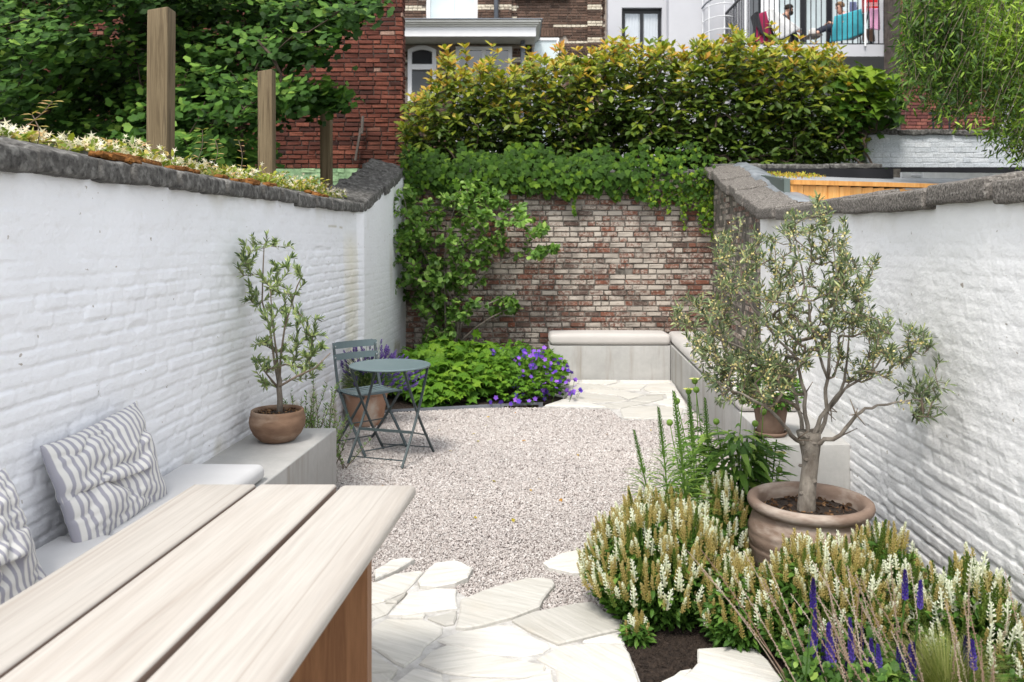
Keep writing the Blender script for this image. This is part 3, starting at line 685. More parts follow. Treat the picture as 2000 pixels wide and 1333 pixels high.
# ------------------------------------------------------------------ gravel, beds, paving
xs = [1.0, 2, 3, 4, 5, 6, 7, 8.15]
gp_poly = [(lx(y)-.02, y) for y in xs]+[(rx(y)+.02, y) for y in reversed(xs)]
b = MB(); b.prism([(-2.1, .2), (2.3, .2), (2.5, 10.2), (-1.4, 10.2)], -.12, -.012); o = b.build('path', M['gravel_bed']); tag(o, 'compacted base under the pale pink gravel', kind='structure')
bed_r = [tuple(gp(*p).xy) for p in ((1218, 1252), (1250, 1345))]+[(.62, 2.7), (1.9, 2.7), (2.01, 4.95), (1.50, 5.0), (1.25, 5.1), (1.05, 4.75), (.86, 4.3), (.70, 3.9), (.56, 3.62)]
b = MB(); b.prism(bed_r, -.05, .004, .0)
o = b.build('planting_soil', M['soil']); tag(o, 'dark crumbly soil of the planting bed beside the right wall', kind='structure')
bed_b = [(-1.46, 8.1), tuple(gp(700, 812).xy), tuple(gp(850, 803).xy), tuple(gp(960, 797).xy), tuple(gp(1050, 794).xy), tuple(gp(1100, 780).xy), (.44, 9.3), (.43, 10.23), (-1.33, 10.23)]
b = MB(); b.prism(bed_b, -.05, .012); o = b.build('planting_soil', M['soil']); tag(o, 'shaded soil under the geraniums at the foot of the rear brick wall', kind='structure')
ed = MB(); pts = [gp(660, 815), gp(760, 808), gp(850, 803), gp(960, 797), gp(1060, 793)]
for a, c in zip(pts[:-1], pts[1:]): ed.bar((a.x, a.y, .006), (c.x, c.y, .006), .008, .06)
o = ed.build('garden_edging', M['zinc']); tag(o, 'thin metal edging strip between the gravel and the geraniums', 'edging')

def crumbs(name, poly_w, n, s0, s1, mat, label, z=.004):
    x, y = sample_poly(poly_w, n); oc = [((0, 0, .7), (1, 0, 0), (0, 1, 0), (-1, 0, 0), (0, -1, 0), (0, 0, -.7))]
    tm = [(oc[0], [(0, 1, 2), (0, 2, 3), (0, 3, 4), (0, 4, 1), (5, 2, 1), (5, 3, 2), (5, 4, 3), (5, 1, 4)])]
    P = np.stack([x, y, z+rng.uniform(0, s0, n)], 1); Ms = frames(P, unit(n), unit(n), rng.uniform(s0, s1, (n, 3)))
    o = join(name, tm, np.zeros(n, int), Ms, rng.random(n), mat); tag(o, label, None, None, 'stuff'); return o
crumbs('soil_crumbs', bed_r, 26000, .003, .009, M['soil'], 'loose dark soil crumbs and bark bits of the right planting bed')
crumbs('soil_crumbs', bed_b, 5000, .006, .015, M['soil'], 'loose soil crumbs of the rear planting bed')

# flagstones, outlines measured in the photograph
def z8(p): return (700+p[0]*.275, 1050+p[1]*.275)
S = [[(115, 270), (235, 195), (330, 178), (400, 188), (270, 265), (120, 335)],
 [(60, 350), (118, 345), (260, 285), (440, 262), (465, 270), (330, 410), (180, 480), (60, 500)],
 [(420, 345), (480, 270), (545, 215), (690, 200), (735, 215), (810, 255), (775, 320), (690, 360), (560, 385), (440, 380)],
 [(190, 490), (350, 418), (318, 450), (272, 495)],
 [(220, 580), (350, 432), (560, 392), (700, 400), (692, 480), (705, 532), (560, 550), (350, 583)],
 [(690, 675), (725, 540), (725, 480), (870, 415), (1200, 325), (1310, 322), (1385, 335), (1395, 370), (1340, 430), (1290, 525), (1100, 600), (880, 660), (760, 680)],
 [(1310, 205), (1440, 140), (1560, 115), (1700, 112), (1720, 280), (1520, 280), (1350, 240)],
 [(1090, 620), (1300, 550), (1560, 500), (1660, 490), (1750, 560), (1880, 620), (1850, 690), (1700, 722), (1560, 755), (1420, 790), (1330, 750), (1200, 690)],
 [(560, 755), (760, 688), (1010, 645), (1080, 650), (1220, 722), (1370, 800), (1310, 840), (1160, 868), (900, 845), (800, 820), (640, 790)],
 [(60, 700), (118, 650), (200, 605), (450, 610), (600, 660), (590, 710), (470, 800), (440, 860), (320, 945), (260, 920), (118, 815), (60, 790)],
 [(430, 925), (500, 845), (620, 792), (800, 830), (1050, 885), (1330, 940), (1320, 985), (1180, 1020), (820, 1012), (600, 985)],
 [(1270, 890), (1430, 803), (1620, 782), (1880, 790), (1930, 850), (1950, 930), (1990, 1029), (2010, 1120), (1450, 1120), (1400, 960)],
 [(60, 830), (118, 850), (180, 900), (280, 960), (230, 985), (60, 1000)],
 [(200, 1120), (280, 1050), (400, 965), (600, 1008), (620, 1120)],
 [(650, 1120), (645, 1035), (830, 1035), (1200, 1040), (1370, 965), (1425, 1120)],
 [(60, 520), (118, 502), (265, 500), (200, 570), (118, 600), (60, 640)],
 [(490, 602), (700, 550), (680, 640), (612, 652)],
 [(1590, 765), (1700, 735), (1870, 700), (1890, 778), (1700, 775)],
 [(300, 590), (480, 566), (460, 600), (300, 598)], [(60, 1010), (235, 1000), (275, 985), (190, 1100), (60, 1120)]]
PAT = thing('stone_patio', (0, 3.3, 0), 'pale irregular sandstone paving in the foreground next to the teak table', 'patio')
stones_w = []
def stone(parent, poly, ztop, k, sub=.06, jag=.006, name='flagstone', tone=None, inn=.006):
    P = [Vector(p) for p in poly]; out = []
    for i in range(len(P)):
        a, c = P[i], P[(i+1) % len(P)]; n = max(1, int((c-a).length/sub)); nv = Vector((-(c-a).y, (c-a).x)).normalized() if (c-a).length else Vector((0, 0))
        for j in range(n):
            q = a+(c-a)*(j/n)
            out.append((q.x+nv.x*random.uniform(-jag, jag)*(1 if j else .4), q.y+nv.y*random.uniform(-jag, jag)*(1 if j else .4)))
    mb = MB(); mb.prism(out, -.03, ztop, inn); o = mb.build(name, M['flag'][k % 4], parent, tone=random.uniform(.0, 1) if tone is None else tone)
    stones_w.append(out); return o
for i, s in enumerate(S):
    stone(PAT, [tuple(gp(*z8(p)).xy) for p in s], .020+random.uniform(-.003, .004)+(.006 if i in (0, 2, 5) else 0), i, tone=.75 if i in (2, 6, 8) else None)
for s in ([(1362, 1278), (1470, 1270), (1500, 1300), (1540, 1360), (1310, 1360), (1345, 1325), (1362, 1305)], [(1290, 1345), (1330, 1322), (1352, 1318), (1330, 1345)],
          [(1385, 976), (1400, 966), (1475, 964), (1482, 982), (1450, 992), (1400, 990)]):
    stone(PAT, [tuple(gp(*p).xy) for p in s], .024, 1, tone=.8)
# stones continue under the table, out of sight of the photograph
for i in range(4):
    for j in range(3):
        cx_, cy_ = -.62-.42*i, 3.0-.5*j; stone(PAT, [(cx_+.19*math.cos(a)*random.uniform(.9, 1.1), cy_+.22*math.sin(a)*random.uniform(.9, 1.1)) for a in [k*math.pi/3+.4 for k in range(6)]], .02, i+j)
mort = [(60, 300), (118, 345), (300, 262), (470, 262), (500, 300), (430, 380), (690, 395), (770, 440), (720, 500), (900, 620), (1280, 535), (1640, 500), (1700, 560), (1880, 640), (1890, 790), (1960, 930), (2000, 1040), (2010, 1130), (60, 1130)]
mw = [tuple(gp(*z8(p)).xy) for p in mort]+[(-2.0, 2.9), (-2.0, 3.6), (-.9, 3.8)]
b = MB(); b.prism(mw, -.05, .009); b.build('joint_mortar', M['mortar_pale'], PAT)
bx_ = gp(700, 1345); b = MB(); b.prism([(-1.9, .6), (.45, .6), (.47, 3.08), (-1.9, 3.08)], -.05, .006); b.build('joint_mortar', M['mortar_pale'], PAT)

PAT2 = thing('stone_patio', (1.1, 8.9, 0), 'irregular sandstone paving in front of the rear corner bench', 'patio')
farp = [tuple(gp(*p).xy) for p in ((1060, 797), (1190, 801), (1215, 821), (1330, 823), (1345, 800), (1312, 745), (1078, 745), (1110, 780))]
b = MB(); b.prism(farp, -.05, .010); b.build('joint_mortar', M['mortar_pale'], PAT2)
FS = [[(1065, 795), (1100, 783), (1150, 790), (1185, 799), (1130, 797)], [(1105, 781), (1135, 770), (1205, 778), (1225, 786), (1160, 790)], [(1212, 803), (1235, 797), (1300, 798), (1335, 803), (1330, 822), (1218, 820)],
 [(1170, 794), (1230, 788), (1270, 790), (1232, 796), (1212, 802), (1190, 800)], [(1232, 786), (1262, 777), (1296, 775), (1296, 783), (1272, 789)], [(1275, 790), (1300, 784), (1336, 787), (1340, 800), (1300, 796)],
 [(1118, 768), (1150, 763), (1210, 766), (1258, 775), (1228, 784), (1205, 776), (1138, 768)], [(1112, 765), (1135, 753), (1180, 757), (1200, 764), (1150, 762)], [(1186, 757), (1210, 751), (1262, 755), (1250, 765), (1215, 765)],
 [(1266, 755), (1300, 752), (1316, 758), (1324, 768), (1270, 769), (1256, 764)], [(1262, 775), (1272, 771), (1325, 770), (1332, 783), (1302, 781), (1300, 774)], [(1085, 747), (1130, 746), (1130, 751), (1108, 762), (1095, 758)],
 [(1136, 746), (1205, 746), (1205, 750), (1184, 755), (1137, 751)], [(1211, 746), (1308, 746), (1312, 750), (1265, 753), (1212, 750)], [(1078, 775), (1095, 765), (1112, 769), (1100, 780)]]
for i, s in enumerate(FS): stone(PAT2, [tuple(gp(*p).xy) for p in s], .020+random.uniform(-.002, .003), i, sub=.15, jag=.01, tone=(.2 if i == 4 else None))

# gravel stones
n = 330000
Yg = rng.uniform(0, 1, n); Yg = 2.9*(8.2/2.9)**Yg; Xg = rng.uniform(-1.7, 2.2, n); lxa = -1.335-.062*(10.25-Yg); rxa = np.interp(Yg, [0, 5.04, 7.24, 10.25], [1.80, 2.02, 2.15, 2.41])
pxg = CX+Xg/Yg*F; pyg = HY+F*H/Yg
keep = (Xg > lxa) & (Xg < rxa) & (pxg > 600) & (pxg < 1620) & (pyg < 1345)
keep &= ~((Yg < 5.45) & (Xg < -1.10-.08*(5.45-Yg))); keep &= ~((Yg > 5.04) & (Xg > 1.55+.061*(Yg-5.04)))
for pl in [bed_r, bed_b]+[farp]: keep &= ~inpoly(Xg, Yg, pl)
for pl in stones_w:
    A = np.array(pl); lo, hi = A.min(0), A.max(0); box = (Xg > lo[0]) & (Xg < hi[0]) & (Yg > lo[1]) & (Yg < hi[1]); ii = np.where(box & keep)[0]; keep[ii[inpoly(Xg[ii], Yg[ii], pl)]] = False
inm = inpoly(Xg, Yg, mw); keep &= ~(inm & (rng.random(n) > .05)) 
Xg, Yg = Xg[keep], Yg[keep]; n = len(Xg)
V0 = np.array([(1, 0, 0), (-1, 0, 0), (0, 1, 0), (0, -1, 0), (0, 0, .75), (0, 0, -.75)]); Fo = [(4, 0, 2), (4, 2, 1), (4, 1, 3), (4, 3, 0), (5, 2, 0), (5, 1, 2), (5, 3, 1), (5, 0, 3)]
tm = []
for k in range(8):
    tm.append((V0*rng.uniform(.75, 1.2, (6, 1))+rng.uniform(-.22, .22, (6, 3)), Fo))
sz = .9*(.0042+.0055*rng.beta(1.3, 2.6, n)+.004*(rng.random(n) > .97))*np.clip(Yg/4.5, .95, 1.5)
P = np.stack([Xg, Yg, rng.uniform(-.006, .006, n)+.016*(fbm(Xg*1.4, Yg*1.4, 3, 3)-.5)], 1)
tn = np.clip(rng.normal(.64, .20, n), 0, 1)
o = join('gravel', tm, rng.integers(0, 8, n), frames(P, unit(n), unit(n), sz), tn, M['gravel']); tag(o, 'pale pinkish crushed stone gravel covering the middle of the garden', None, None, 'stuff')
lf = [leaf_t(.3, .3)]; m_ = 26
P = np.stack([rng.uniform(-.9, 1.2, m_), rng.uniform(4.2, 8, m_), np.full(m_, .014)], 1)
o = join('fallen_leaves', lf, np.zeros(m_, int), frames(P, unit(m_)*[1, 1, .1], np.tile([0, 0, 1.], (m_, 1))+unit(m_)*.4, rng.uniform(.02, .045, m_)), rng.uniform(.75, 1, m_), M['photinia']); tag(o, 'a few dry brown leaves lying on the gravel', None, None, 'stuff')

# ------------------------------------------------------------------ benches
def bar_block(mb, line, z0, z1, r=.012):
    pass
LB = thing('concrete_bench', (-1.4, 4.5, 0), 'long cast concrete bench along the left wall carrying the small olive', 'bench')
def quadprism(q, z0, z1, r=.010, n=6):
    """q: 4 ground corners ccw"""
    V, Fc = rbox((0, 0, 0), (1, 1, 1), .001, 1, (n, n, 3)); q = [Vector(p) for p in q]; W = []
    L1 = (q[1]-q[0]).length/2; L2 = (q[3]-q[0]).length/2; hz = (z1-z0)/2
    V, Fc = rbox((0, 0, 0), (L1, L2, hz), r, 3, (n, n, 3))
    for v in V:
        u, w = (v[0]/L1+1)/2, (v[1]/L2+1)/2; p = (q[0]*(1-u)+q[1]*u)*(1-w)+(q[3]*(1-u)+q[2]*u)*w; W.append((p.x, p.y, z0+hz+v[2]))
    return W, Fc
fx = lambda y: -1.131-.080*(5.455-y)
W, Fc = quadprism([(lx(.9)-.0, .9), (fx(.9), .9), (fx(5.455), 5.455), (lx(5.455)+.0, 5.455)], -.05, .42); MB().add(W, Fc).build('bench_block', M['concrete'], LB, smooth=True)
def cushion(name, q, z0, z1, r, label, mat, cat='cushion', group=None, puff=.012, seed=0):
    q = [Vector(p) for p in q]; L1 = (q[1]-q[0]).length/2; L2 = (q[3]-q[0]).length/2; hz = (z1-z0)/2
    V, Fc = rbox((0, 0, 0), (L1, L2, hz), r, 5, (14, 14, 2)); W = []
    for v in V:
        a, b2 = v[0]/L1, v[1]/L2; u, w = (a+1)/2, (b2+1)/2; p = (q[0]*(1-u)+q[1]*u)*(1-w)+(q[3]*(1-u)+q[2]*u)*w
        z = z0+hz+v[2]+(puff*(1-a**4)*(1-b2**4) if v[2] > 0 else 0)+(float(fbm(a*2+seed, b2*2, seed, 2))-.5)*.006*(v[2] > 0); W.append((p.x, p.y, z))
    o = MB().add(W, Fc).build(name, mat, None, smooth=True); tag(o, label, cat, group); return o
cushion('seat_cushion', [(lx(3.26)+.03, 3.25), (fx(3.25)-.01, 3.25), (fx(4.28)-.02, 4.28), (lx(4.28)+.03, 4.28)], .422, .502, .035, 'light grey seat cushion at the far end of the left bench under the striped pillow', M['cushion_left'])
cushion('seat_cushion', [(lx(2.2)+.03, 2.2), (fx(2.2)-.01, 2.2), (fx(3.235)-.01, 3.235), (lx(3.235)+.03, 3.235)], .422, .507, .035, 'light grey seat cushion on the left bench nearest the camera', M['cushion_left'], seed=3)

RB = thing('concrete_bench', (1.8, 7.5, 0), 'L-shaped concrete corner bench along the right and rear brick walls', 'bench')
rfx = lambda y: 1.55+.061*(y-5.04)
W, Fc = quadprism([(rfx(5.04), 5.04), (rx(5.04), 5.04), (rx(10.22), 10.22), (rfx(10.22), 10.22)], -.05, .415); MB().add(W, Fc).build('bench_block', M['concrete'], RB, smooth=True)
W, Fc = quadprism([(.433, 9.78), (rfx(9.78)-.004, 9.78), (rfx(10.22)-.004, 10.22), (.433, 10.22)], -.05, .412); MB().add(W, Fc).build('bench_block', M['concrete'], RB, smooth=True)
cushion('seat_cushion', [(.435, 9.76), (rfx(9.76)-.0, 9.76), (rfx(9.76), 10.2), (.435, 10.2)], .418, .545, .045, 'long beige bench cushion against the rear brick wall', M['cushion'])
cushion('seat_cushion', [(rfx(5.95)-.01, 5.95), (rx(5.95)-.04, 5.95), (rx(10.16)-.04, 10.16), (rfx(10.2)+.012, 10.16)], .418, .54, .045, 'long beige bench cushion along the right wall behind the olive tree', M['cushion'])

# ------------------------------------------------------------------ striped pillows
def pillow(loc, w, h, th, normal, updir, label, seed, roll=0.):
    n = 56; V = []; uvs = []; Fc = []
    a = np.linspace(-1, 1, n+1); A, B = np.meshgrid(a, a, indexing='ij')
    pin = 1-.10*(A**2)*(1-np.abs(B)**1.5)*0-.07*np.abs(A)**6*0
    th_ = np.clip((1-A**6)*(1-B**6), 0, 1)**.55*(.55+.45*(1-A**2)*(1-B**2)**.8)
    wr = (fbm(A*1.1+B*.6+seed, B*1.7-A*.5+seed, seed, 3)-.5); ridge = np.abs(fbm(A*1.3-B*1.1+seed*2, B*2.4+A*.6, seed+4, 3)-.5)*2
    fold = -.9*np.exp(-((B+.18+.22*A)/.075)**2)*(A < .45)+.5*np.exp(-((B+.02+.22*A)/.10)**2)*(A < .5)
    fold2 = -.5*np.exp(-((B-.42-.3*A)/.06)**2)*(A < .1)-.5*np.exp(-((A-.72+.4*B)/.07)**2)*(B < .2)
    for sgn in (1, -1):
        zz = sgn*(th/2*th_)+(wr*.06-.030*(1-ridge)**4+fold*.026+fold2*.018)*(th_**.8)*(1 if sgn > 0 else .3)
        X = A*w/2*(1-.07*(1-np.abs(B)**2)*A**2*np.sign(1))+wr*.012; Z = B*h/2*(1-.06*(1-A**2)*np.abs(B)**2)-.025*fold*(B < 0)+wr*.025
        V.append(np.stack([X, Z, zz], -1).reshape(-1, 3)); uvs.append(np.stack([(A+1)/2+wr*.006+.004*fold, (B+1)/2], -1).reshape(-1, 2))
    N = (n+1)**2; Vv = np.concatenate(V); uv = np.concatenate(uvs)
    for s in (0, 1):
        for i in range(n):
            for j in range(n):
                q = (s*N+i*(n+1)+j, s*N+(i+1)*(n+1)+j, s*N+(i+1)*(n+1)+j+1, s*N+i*(n+1)+j+1); Fc.append(q if s == 0 else tuple(reversed(q)))
    zv = Vector(normal).normalized(); yv = Vector(updir); yv = (yv-zv*yv.dot(zv)).normalized(); xv = yv.cross(zv)
    R = Matrix((xv, yv, zv)).transposed() @ Matrix.Rotation(roll, 3, 'Z'); W = (np.array(R) @ Vv.T).T+np.array(loc)
    me = mesh_py('pillow', W, Fc, M['stripe'], None, True); ul = me.uv_layers.new(name='UVMap')
    li = np.zeros(len(me.loops), dtype=np.int32); me.loops.foreach_get('vertex_index', li); ul.data.foreach_set('uv', uv[li].astype(np.float32).ravel())
    o = bpy.data.objects.new('pillow', me); C.objects.link(o); bm = bmesh.new(); bm.from_mesh(me); bmesh.ops.remove_doubles(bm, verts=bm.verts, dist=.0008); bm.to_mesh(me); bm.free()
    tag(o, label, 'pillow'); return o
pillow((-1.625, 3.42, .685), .66, .46, .17, (1, -.12, .30), (-.22, 0, 1), 'crumpled blue and white striped pillow leaning on the white wall', 5, roll=.05)
pillow((-1.60, 2.50, .66), .56, .44, .16, (1, -.05, .32), (-.22, 0, 1), 'striped pillow cut off by the left edge of the photo', 9, roll=.06)

# ------------------------------------------------------------------ teak table
TB = thing('dining_table', (-.8, 2.2, 0), 'large bleached teak table with three wide planks in the foreground', 'table')
ty0, ty1 = .75, 3.055; sl = .090
def plank(x0, x1, r, seed):
    n_ = 10; hw = (x1-x0)/2; hl = (ty1-ty0)/2
    V, Fc = rbox((0, 0, 0), (hw, hl, .024), r, 4, (4, 16, 1)); W = []
    for v in V: y = (ty0+ty1)/2+v[1]; W.append(((x0+x1)/2+v[0]+sl*(y-ty1), y, .726+v[2]))
    tn_ = [(-1. if (abs(v[0]) > hw-.004 and v[2] < .016 and not (x1 > -.4 and v[0] > 0)) else .3+.3*seed) for v in V]
    me = mesh_py('plank', W, Fc, M['teak_pale'], tn_, True); put(bpy.data.objects.new('plank', me), TB)
plank(-1.150, -.924, .010, -.2); plank(-.911, -.633, .010, 1.1); plank(-.620, -.343, .024, .6)
b = MB(); ly = 2.56
for yl in (ly, 1.25):
    xr = -.343+sl*(yl-ty1)-.045; xl = -1.19+sl*(yl-ty1)+.06
    b = MB(); b.box(xl, xr, yl-.035, yl+.045, .02, .700); b.build('leg_panel', M['teak_brown'], TB, tone=.6)
    b = MB(); b.box(xl+.04, xr-.02, yl+.045, yl+.12, .64, .701); b.build('crossbar', M['teak_brown'], TB, tone=.4)
# ------------------------------------------------------------------ bistro set
A_, B_, C_, D_ = gp(680, 908), gp(785, 918), gp(847, 886), gp(749, 879)
ctr = (A_+B_+C_+D_)/4; TC = Vector((-.905, 6.27, 0))
BT_ = thing('bistro_table', (TC.x, TC.y, 0), 'round grey-green folding metal bistro table on the gravel', 'table')
b = MB(); b.lathe([(0, .694), (.285, .694), (.297, .697), (.301, .703), (.299, .709), (.290, .712), (.284, .7095), (0, .7095)], (TC.x, TC.y, 0), 72); b.build('tabletop', M['metal_green'], BT_, smooth=False)
o = BT_.children[0] if BT_.children else None
sv = ((D_-A_)+(C_-B_))/2
def bent(p, q, k=.03, n=8, z1=.69):
    out = []
    for i in range(n+1):
        t = i/n; v = p.lerp(q, t); v.z = .012+(z1-.012)*t; v = v+sv.normalized()*k*math.sin(t*math.pi)*(1 if (q-p).dot(sv) < 0 else -1)*-1; out.append(v)
    return out
for p, w in ((A_, 1), (B_, 1), (C_, -1), (D_, -1)):
    q = p+sv*.86*w; q = q+(TC-ctr)*.9*Vector((1, 1, 0)).length*.7; b = MB(); pts = bent(p, Vector((q.x, q.y, 0)))
    for a, c in zip(pts[:-1], pts[1:]): b.bar(a, c+(c-a)*.06, .011, .017, up=(1, -.4, 0))
    b.build('leg', M['metal_dark'], BT_); b = MB(); b.lathe([(0, 0), (.012, 0), (.011, .016), (0, .018)], (p.x, p.y, 0), 10)
def along(p, q, t, z):
    v = p.lerp(q, 0); v = Vector((p.x+(q.x-p.x)*t, p.y+(q.y-p.y)*t, z)); return v
for (p, r), z, w in (((A_, B_), .055, .008), ((D_, C_), .055, .008), ((A_, B_), .235, .016)):
    s = 1 if p is A_ else -1; k = z/.69*.86*s; b = MB(); b.bar(Vector((p.x, p.y, z))+sv*k, Vector((r.x, r.y, z))+sv*k, .006 if z < .1 else .008, w*(1 if z < .1 else 1.25)); b.build('stretcher', M['metal_dark'], BT_)
b = MB(); k = .235/.69*.86; b.bar(Vector((B_.x, B_.y, .235))+sv*k, Vector((C_.x, C_.y, .16))-sv*.16/.69*.86, .006, .012); b.build('stretcher', M['metal_dark'], BT_)
for r0 in ((-.24, .0), (.24, .0)): b = MB(); b.bar(TC+Vector((r0[0]-.0, -.16, .686)), TC+Vector((r0[0], .16, .686)), .016, .014); b.build('top_rail', M['metal_dark'], BT_)

CF = Vector((.66, -.75, 0)).normalized(); CR = Vector((-CF.y, CF.x, 0)); CO = Vector((-1.12, 6.66, 0))   # forward, sideways
CH = thing('bistro_chair', (CO.x, CO.y, 0), 'grey-green slatted folding metal chair tucked behind the bistro table', 'chair')
L = lambda x, y, z: CO+CR*x+CF*y+Vector((0, 0, z))
for sx in (-.19, .19):
    b = MB(); pts = [L(sx, -.235, .815), L(sx, -.215, .70), L(sx, -.185, .56), L(sx, -.155, .46), L(sx, -.02, .28), L(sx, .12, .14), L(sx, .235, .01)]
    for a, c in zip(pts[:-1], pts[1:]): b.bar(a, c+(c-a)*.04, .010, .020, up=CR)
    b.build('back_leg', M['metal_dark'], CH)
    b = MB(); x2 = sx*.86; pts = [L(x2, .175, .44), L(x2, .02, .27), L(x2, -.235, .01)]
    for a, c in zip(pts[:-1], pts[1:]): b.bar(a, c, .010, .020, up=CR)
    b.build('leg', M['metal_dark'], CH)
for y, z in ((.205, .035), (-.21, .035), (-.04, .20)):
    b = MB(); b.tube([L(-.185, y, z), L(.185, y, z)], .005, 6); b.build('stretcher', M['metal_dark'], CH)
for sx in (-.175, .175):
    b = MB(); b.bar(L(sx, -.20, .436), L(sx, .19, .440), .008, .018); b.build('seat_rail', M['metal_dark'], CH)
b = MB(); b.tube([L(-.20, -.20, .44), L(.22, -.20, .44)], .006, 6); b.build('hinge_rod', M['metal_dark'], CH)
for i in range(7):                                              # curved seat slats
    b = MB(); y = -.165+i*.053; zc = .452-.010*math.sin((i+.5)/7*math.pi)
    W = []; n = 8
    for k in range(n+1):
        x = -.195+.39*k/n; dz = -.006*(1-(x/.195)**2)
        for (dy, d2) in ((-.021, 0), (.021, 0), (.021, .004), (-.021, .004)): W.append(L(x, y+dy, zc+dz+d2))
    Fc = [(k*4+j, k*4+(j+1) % 4, k*4+4+(j+1) % 4, k*4+4+j) for k in range(n) for j in range(4)]+[(3, 2, 1, 0), tuple(n*4+j for j in range(4))]
    b.add(W, Fc).build('slat', M['metal_green'], CH)
for z0, hh in ((.762, .055), (.672, .052)):
    n = 10; W = []
    for k in range(n+1):
        x = -.205+.41*k/n; bow = -.030*(1-(x/.205)**2); e = 1-max(0, (abs(x)/.205-.93)/.07)*.35
        yb = -.225+(.80-z0-.04)*.16
        for (dy, dz) in ((0, -hh/2), (.005, -hh/2), (.005, hh/2), (0, hh/2)): W.append(L(x, yb+bow+dy, z0+.03+dz*e))
    Fc = [(k*4+j, k*4+(j+1) % 4, k*4+4+(j+1) % 4, k*4+4+j) for k in range(n) for j in range(4)]+[(3, 2, 1, 0), tuple(n*4+j for j in range(4))]
    MB().add(W, Fc).build('back_slat', M['metal_green'], CH)
b = MB()
for sx in (-.19, .19):
    for z0 in (.79, .70): c_ = L(sx, -.215, z0); b.add(*[(lambda P: (P, [(0, 1, 2, 3, 4, 5)]))([c_+CR*.006*math.cos(a)+Vector((0, 0, .006*math.sin(a)))+CF*.012 for a in [k*math.pi/3 for k in range(6)]])][0])
b.build('rivet', M['alu'], CH, kind='stuff')

# ------------------------------------------------------------------ pots
def pot(name, c, prof, soil_r, soil_z, mat, label, n=64, grooves=()):
    t = thing(name, c, label, 'pot'); b = MB(); b.lathe(prof, c, n); b.build('pot_body', mat, t, smooth=True)
    b = MB(); b.lathe([(soil_r, soil_z), (soil_r*.6, soil_z+.008), (soil_r*.2, soil_z+.012), (0.001, soil_z+.012)], c, 28); b.build('potting_soil', M['soil'], t, smooth=True)
    k = 260; a = rng.uniform(0, 6.28, k); r = soil_r*np.sqrt(rng.random(k))*.95; P = np.stack([c[0]+r*np.cos(a), c[1]+r*np.sin(a), c[2]+soil_z+.010+rng.uniform(-.003, .006, k)], 1)
    join('bark_mulch', [leaf_t(.35, .2, .1)], np.zeros(k, int), frames(P, unit(k)*[1, 1, .3], unit(k)+[0, 0, 1], rng.uniform(.008, .024, k)*(soil_r/.22+.3)), rng.uniform(0, 1, k), M['mulch'], t); return t
M['mulch'] = mat_leaf('bark_mulch', [(0, (.03, .018, .012)), (.6, (.10, .055, .03)), (1, (.30, .18, .09))], .9, .0, .1)
BP = Vector((1.354, 3.84, 0))
prof = [(0, .0), (.185, .0), (.20, .015), (.232, .10), (.256, .18), (.268, .235), (.271, .25), (.268, .257), (.273, .265), (.274, .30), (.270, .315), (.273, .322), (.268, .335), (.258, .365), (.240, .398), (.240, .405), (.262, .412), (.272, .425), (.276, .440), (.272, .455), (.258, .462), (.238, .458), (.228, .445), (.222, .42), (.225, .36), (.225, .30)]
POT1 = pot('large_plant_pot', BP, prof, .226, .395, M['terracotta'], 'wide weathered terracotta pot holding the large olive tree')
c = gp(542, 861, .42); c.z = .42; SP = c.copy()
prof = [(0, 0), (.085, 0), (.105, .008), (.140, .045), (.160, .085), (.167, .12), (.163, .150), (.157, .163), (.159, .168), (.156, .178), (.156, .186), (.152, .190), (.143, .188), (.140, .175), (.143, .15), (.145, .12)]
POT2 = pot('bowl_pot', SP, prof, .145, .160, M['terracotta_dark'], 'round brown bowl pot on the left concrete bench under the small olive', 48)
LP = gp(715, 829); prof = [(0, 0), (.145, 0), (.150, .02), (.178, .20), (.187, .265), (.190, .275), (.204, .278), (.207, .30), (.206, .325), (.200, .333), (.185, .33), (.178, .31), (.170, .25)]
POT3 = pot('terracotta_pot', LP, prof, .172, .30, M['terracotta_pink'], 'faded pink terracotta pot of lavender behind the bistro chair', 48)
UP = gp(1505, 850, .415); UP.z = .415; prof = [(0, .012), (.075, .012), (.080, .02), (.106, .19), (.109, .20), (.116, .202), (.118, .24), (.114, .245), (.103, .243), (.100, .22), (.098, .19)]
POT4 = pot('plant_pot', UP, prof, .10, .215, M['terracotta_old'], 'dark terracotta pot with saucer standing on the right bench corner', 36)
b = MB(); b.lathe([(0, .001), (.088, .001), (.098, .012), (.102, .026), (.096, .027), (.090, .014), (0, .010)], UP, 36); b.build('saucer', M['terracotta_old'], POT4, smooth=True)

# ------------------------------------------------------------------ timber posts beyond the left wall
for (pxc, Yp, zt, lab) in ((315, 4.8, 2.935, 'tallest nearest weathered square timber post behind the left wall'), (520, 6.9, 3.01, 'middle weathered square timber post behind the left wall'), (638.5, 9.3, 3.09, 'farthest and shortest-looking square timber post in front of the red brick')):
    x = (pxc-CX)/F*Yp; hw = .059; V, Fc = rbox((0, 0, 0), (hw, hw, zt/2), .008, 2, (3, 3, 16))
    W = [(x+v[0]+.006*math.sin(v[2]*1.3+Yp), Yp+v[1], zt/2+v[2]+(.010*(v[0]/hw) if v[2] > 0 else 0)) for v in V]
    o = MB().add(W, Fc).build('timber_post', M['post'], None, tone=.5, smooth=True); tag(o, lab, 'post', 'square timber posts beyond the left wall')

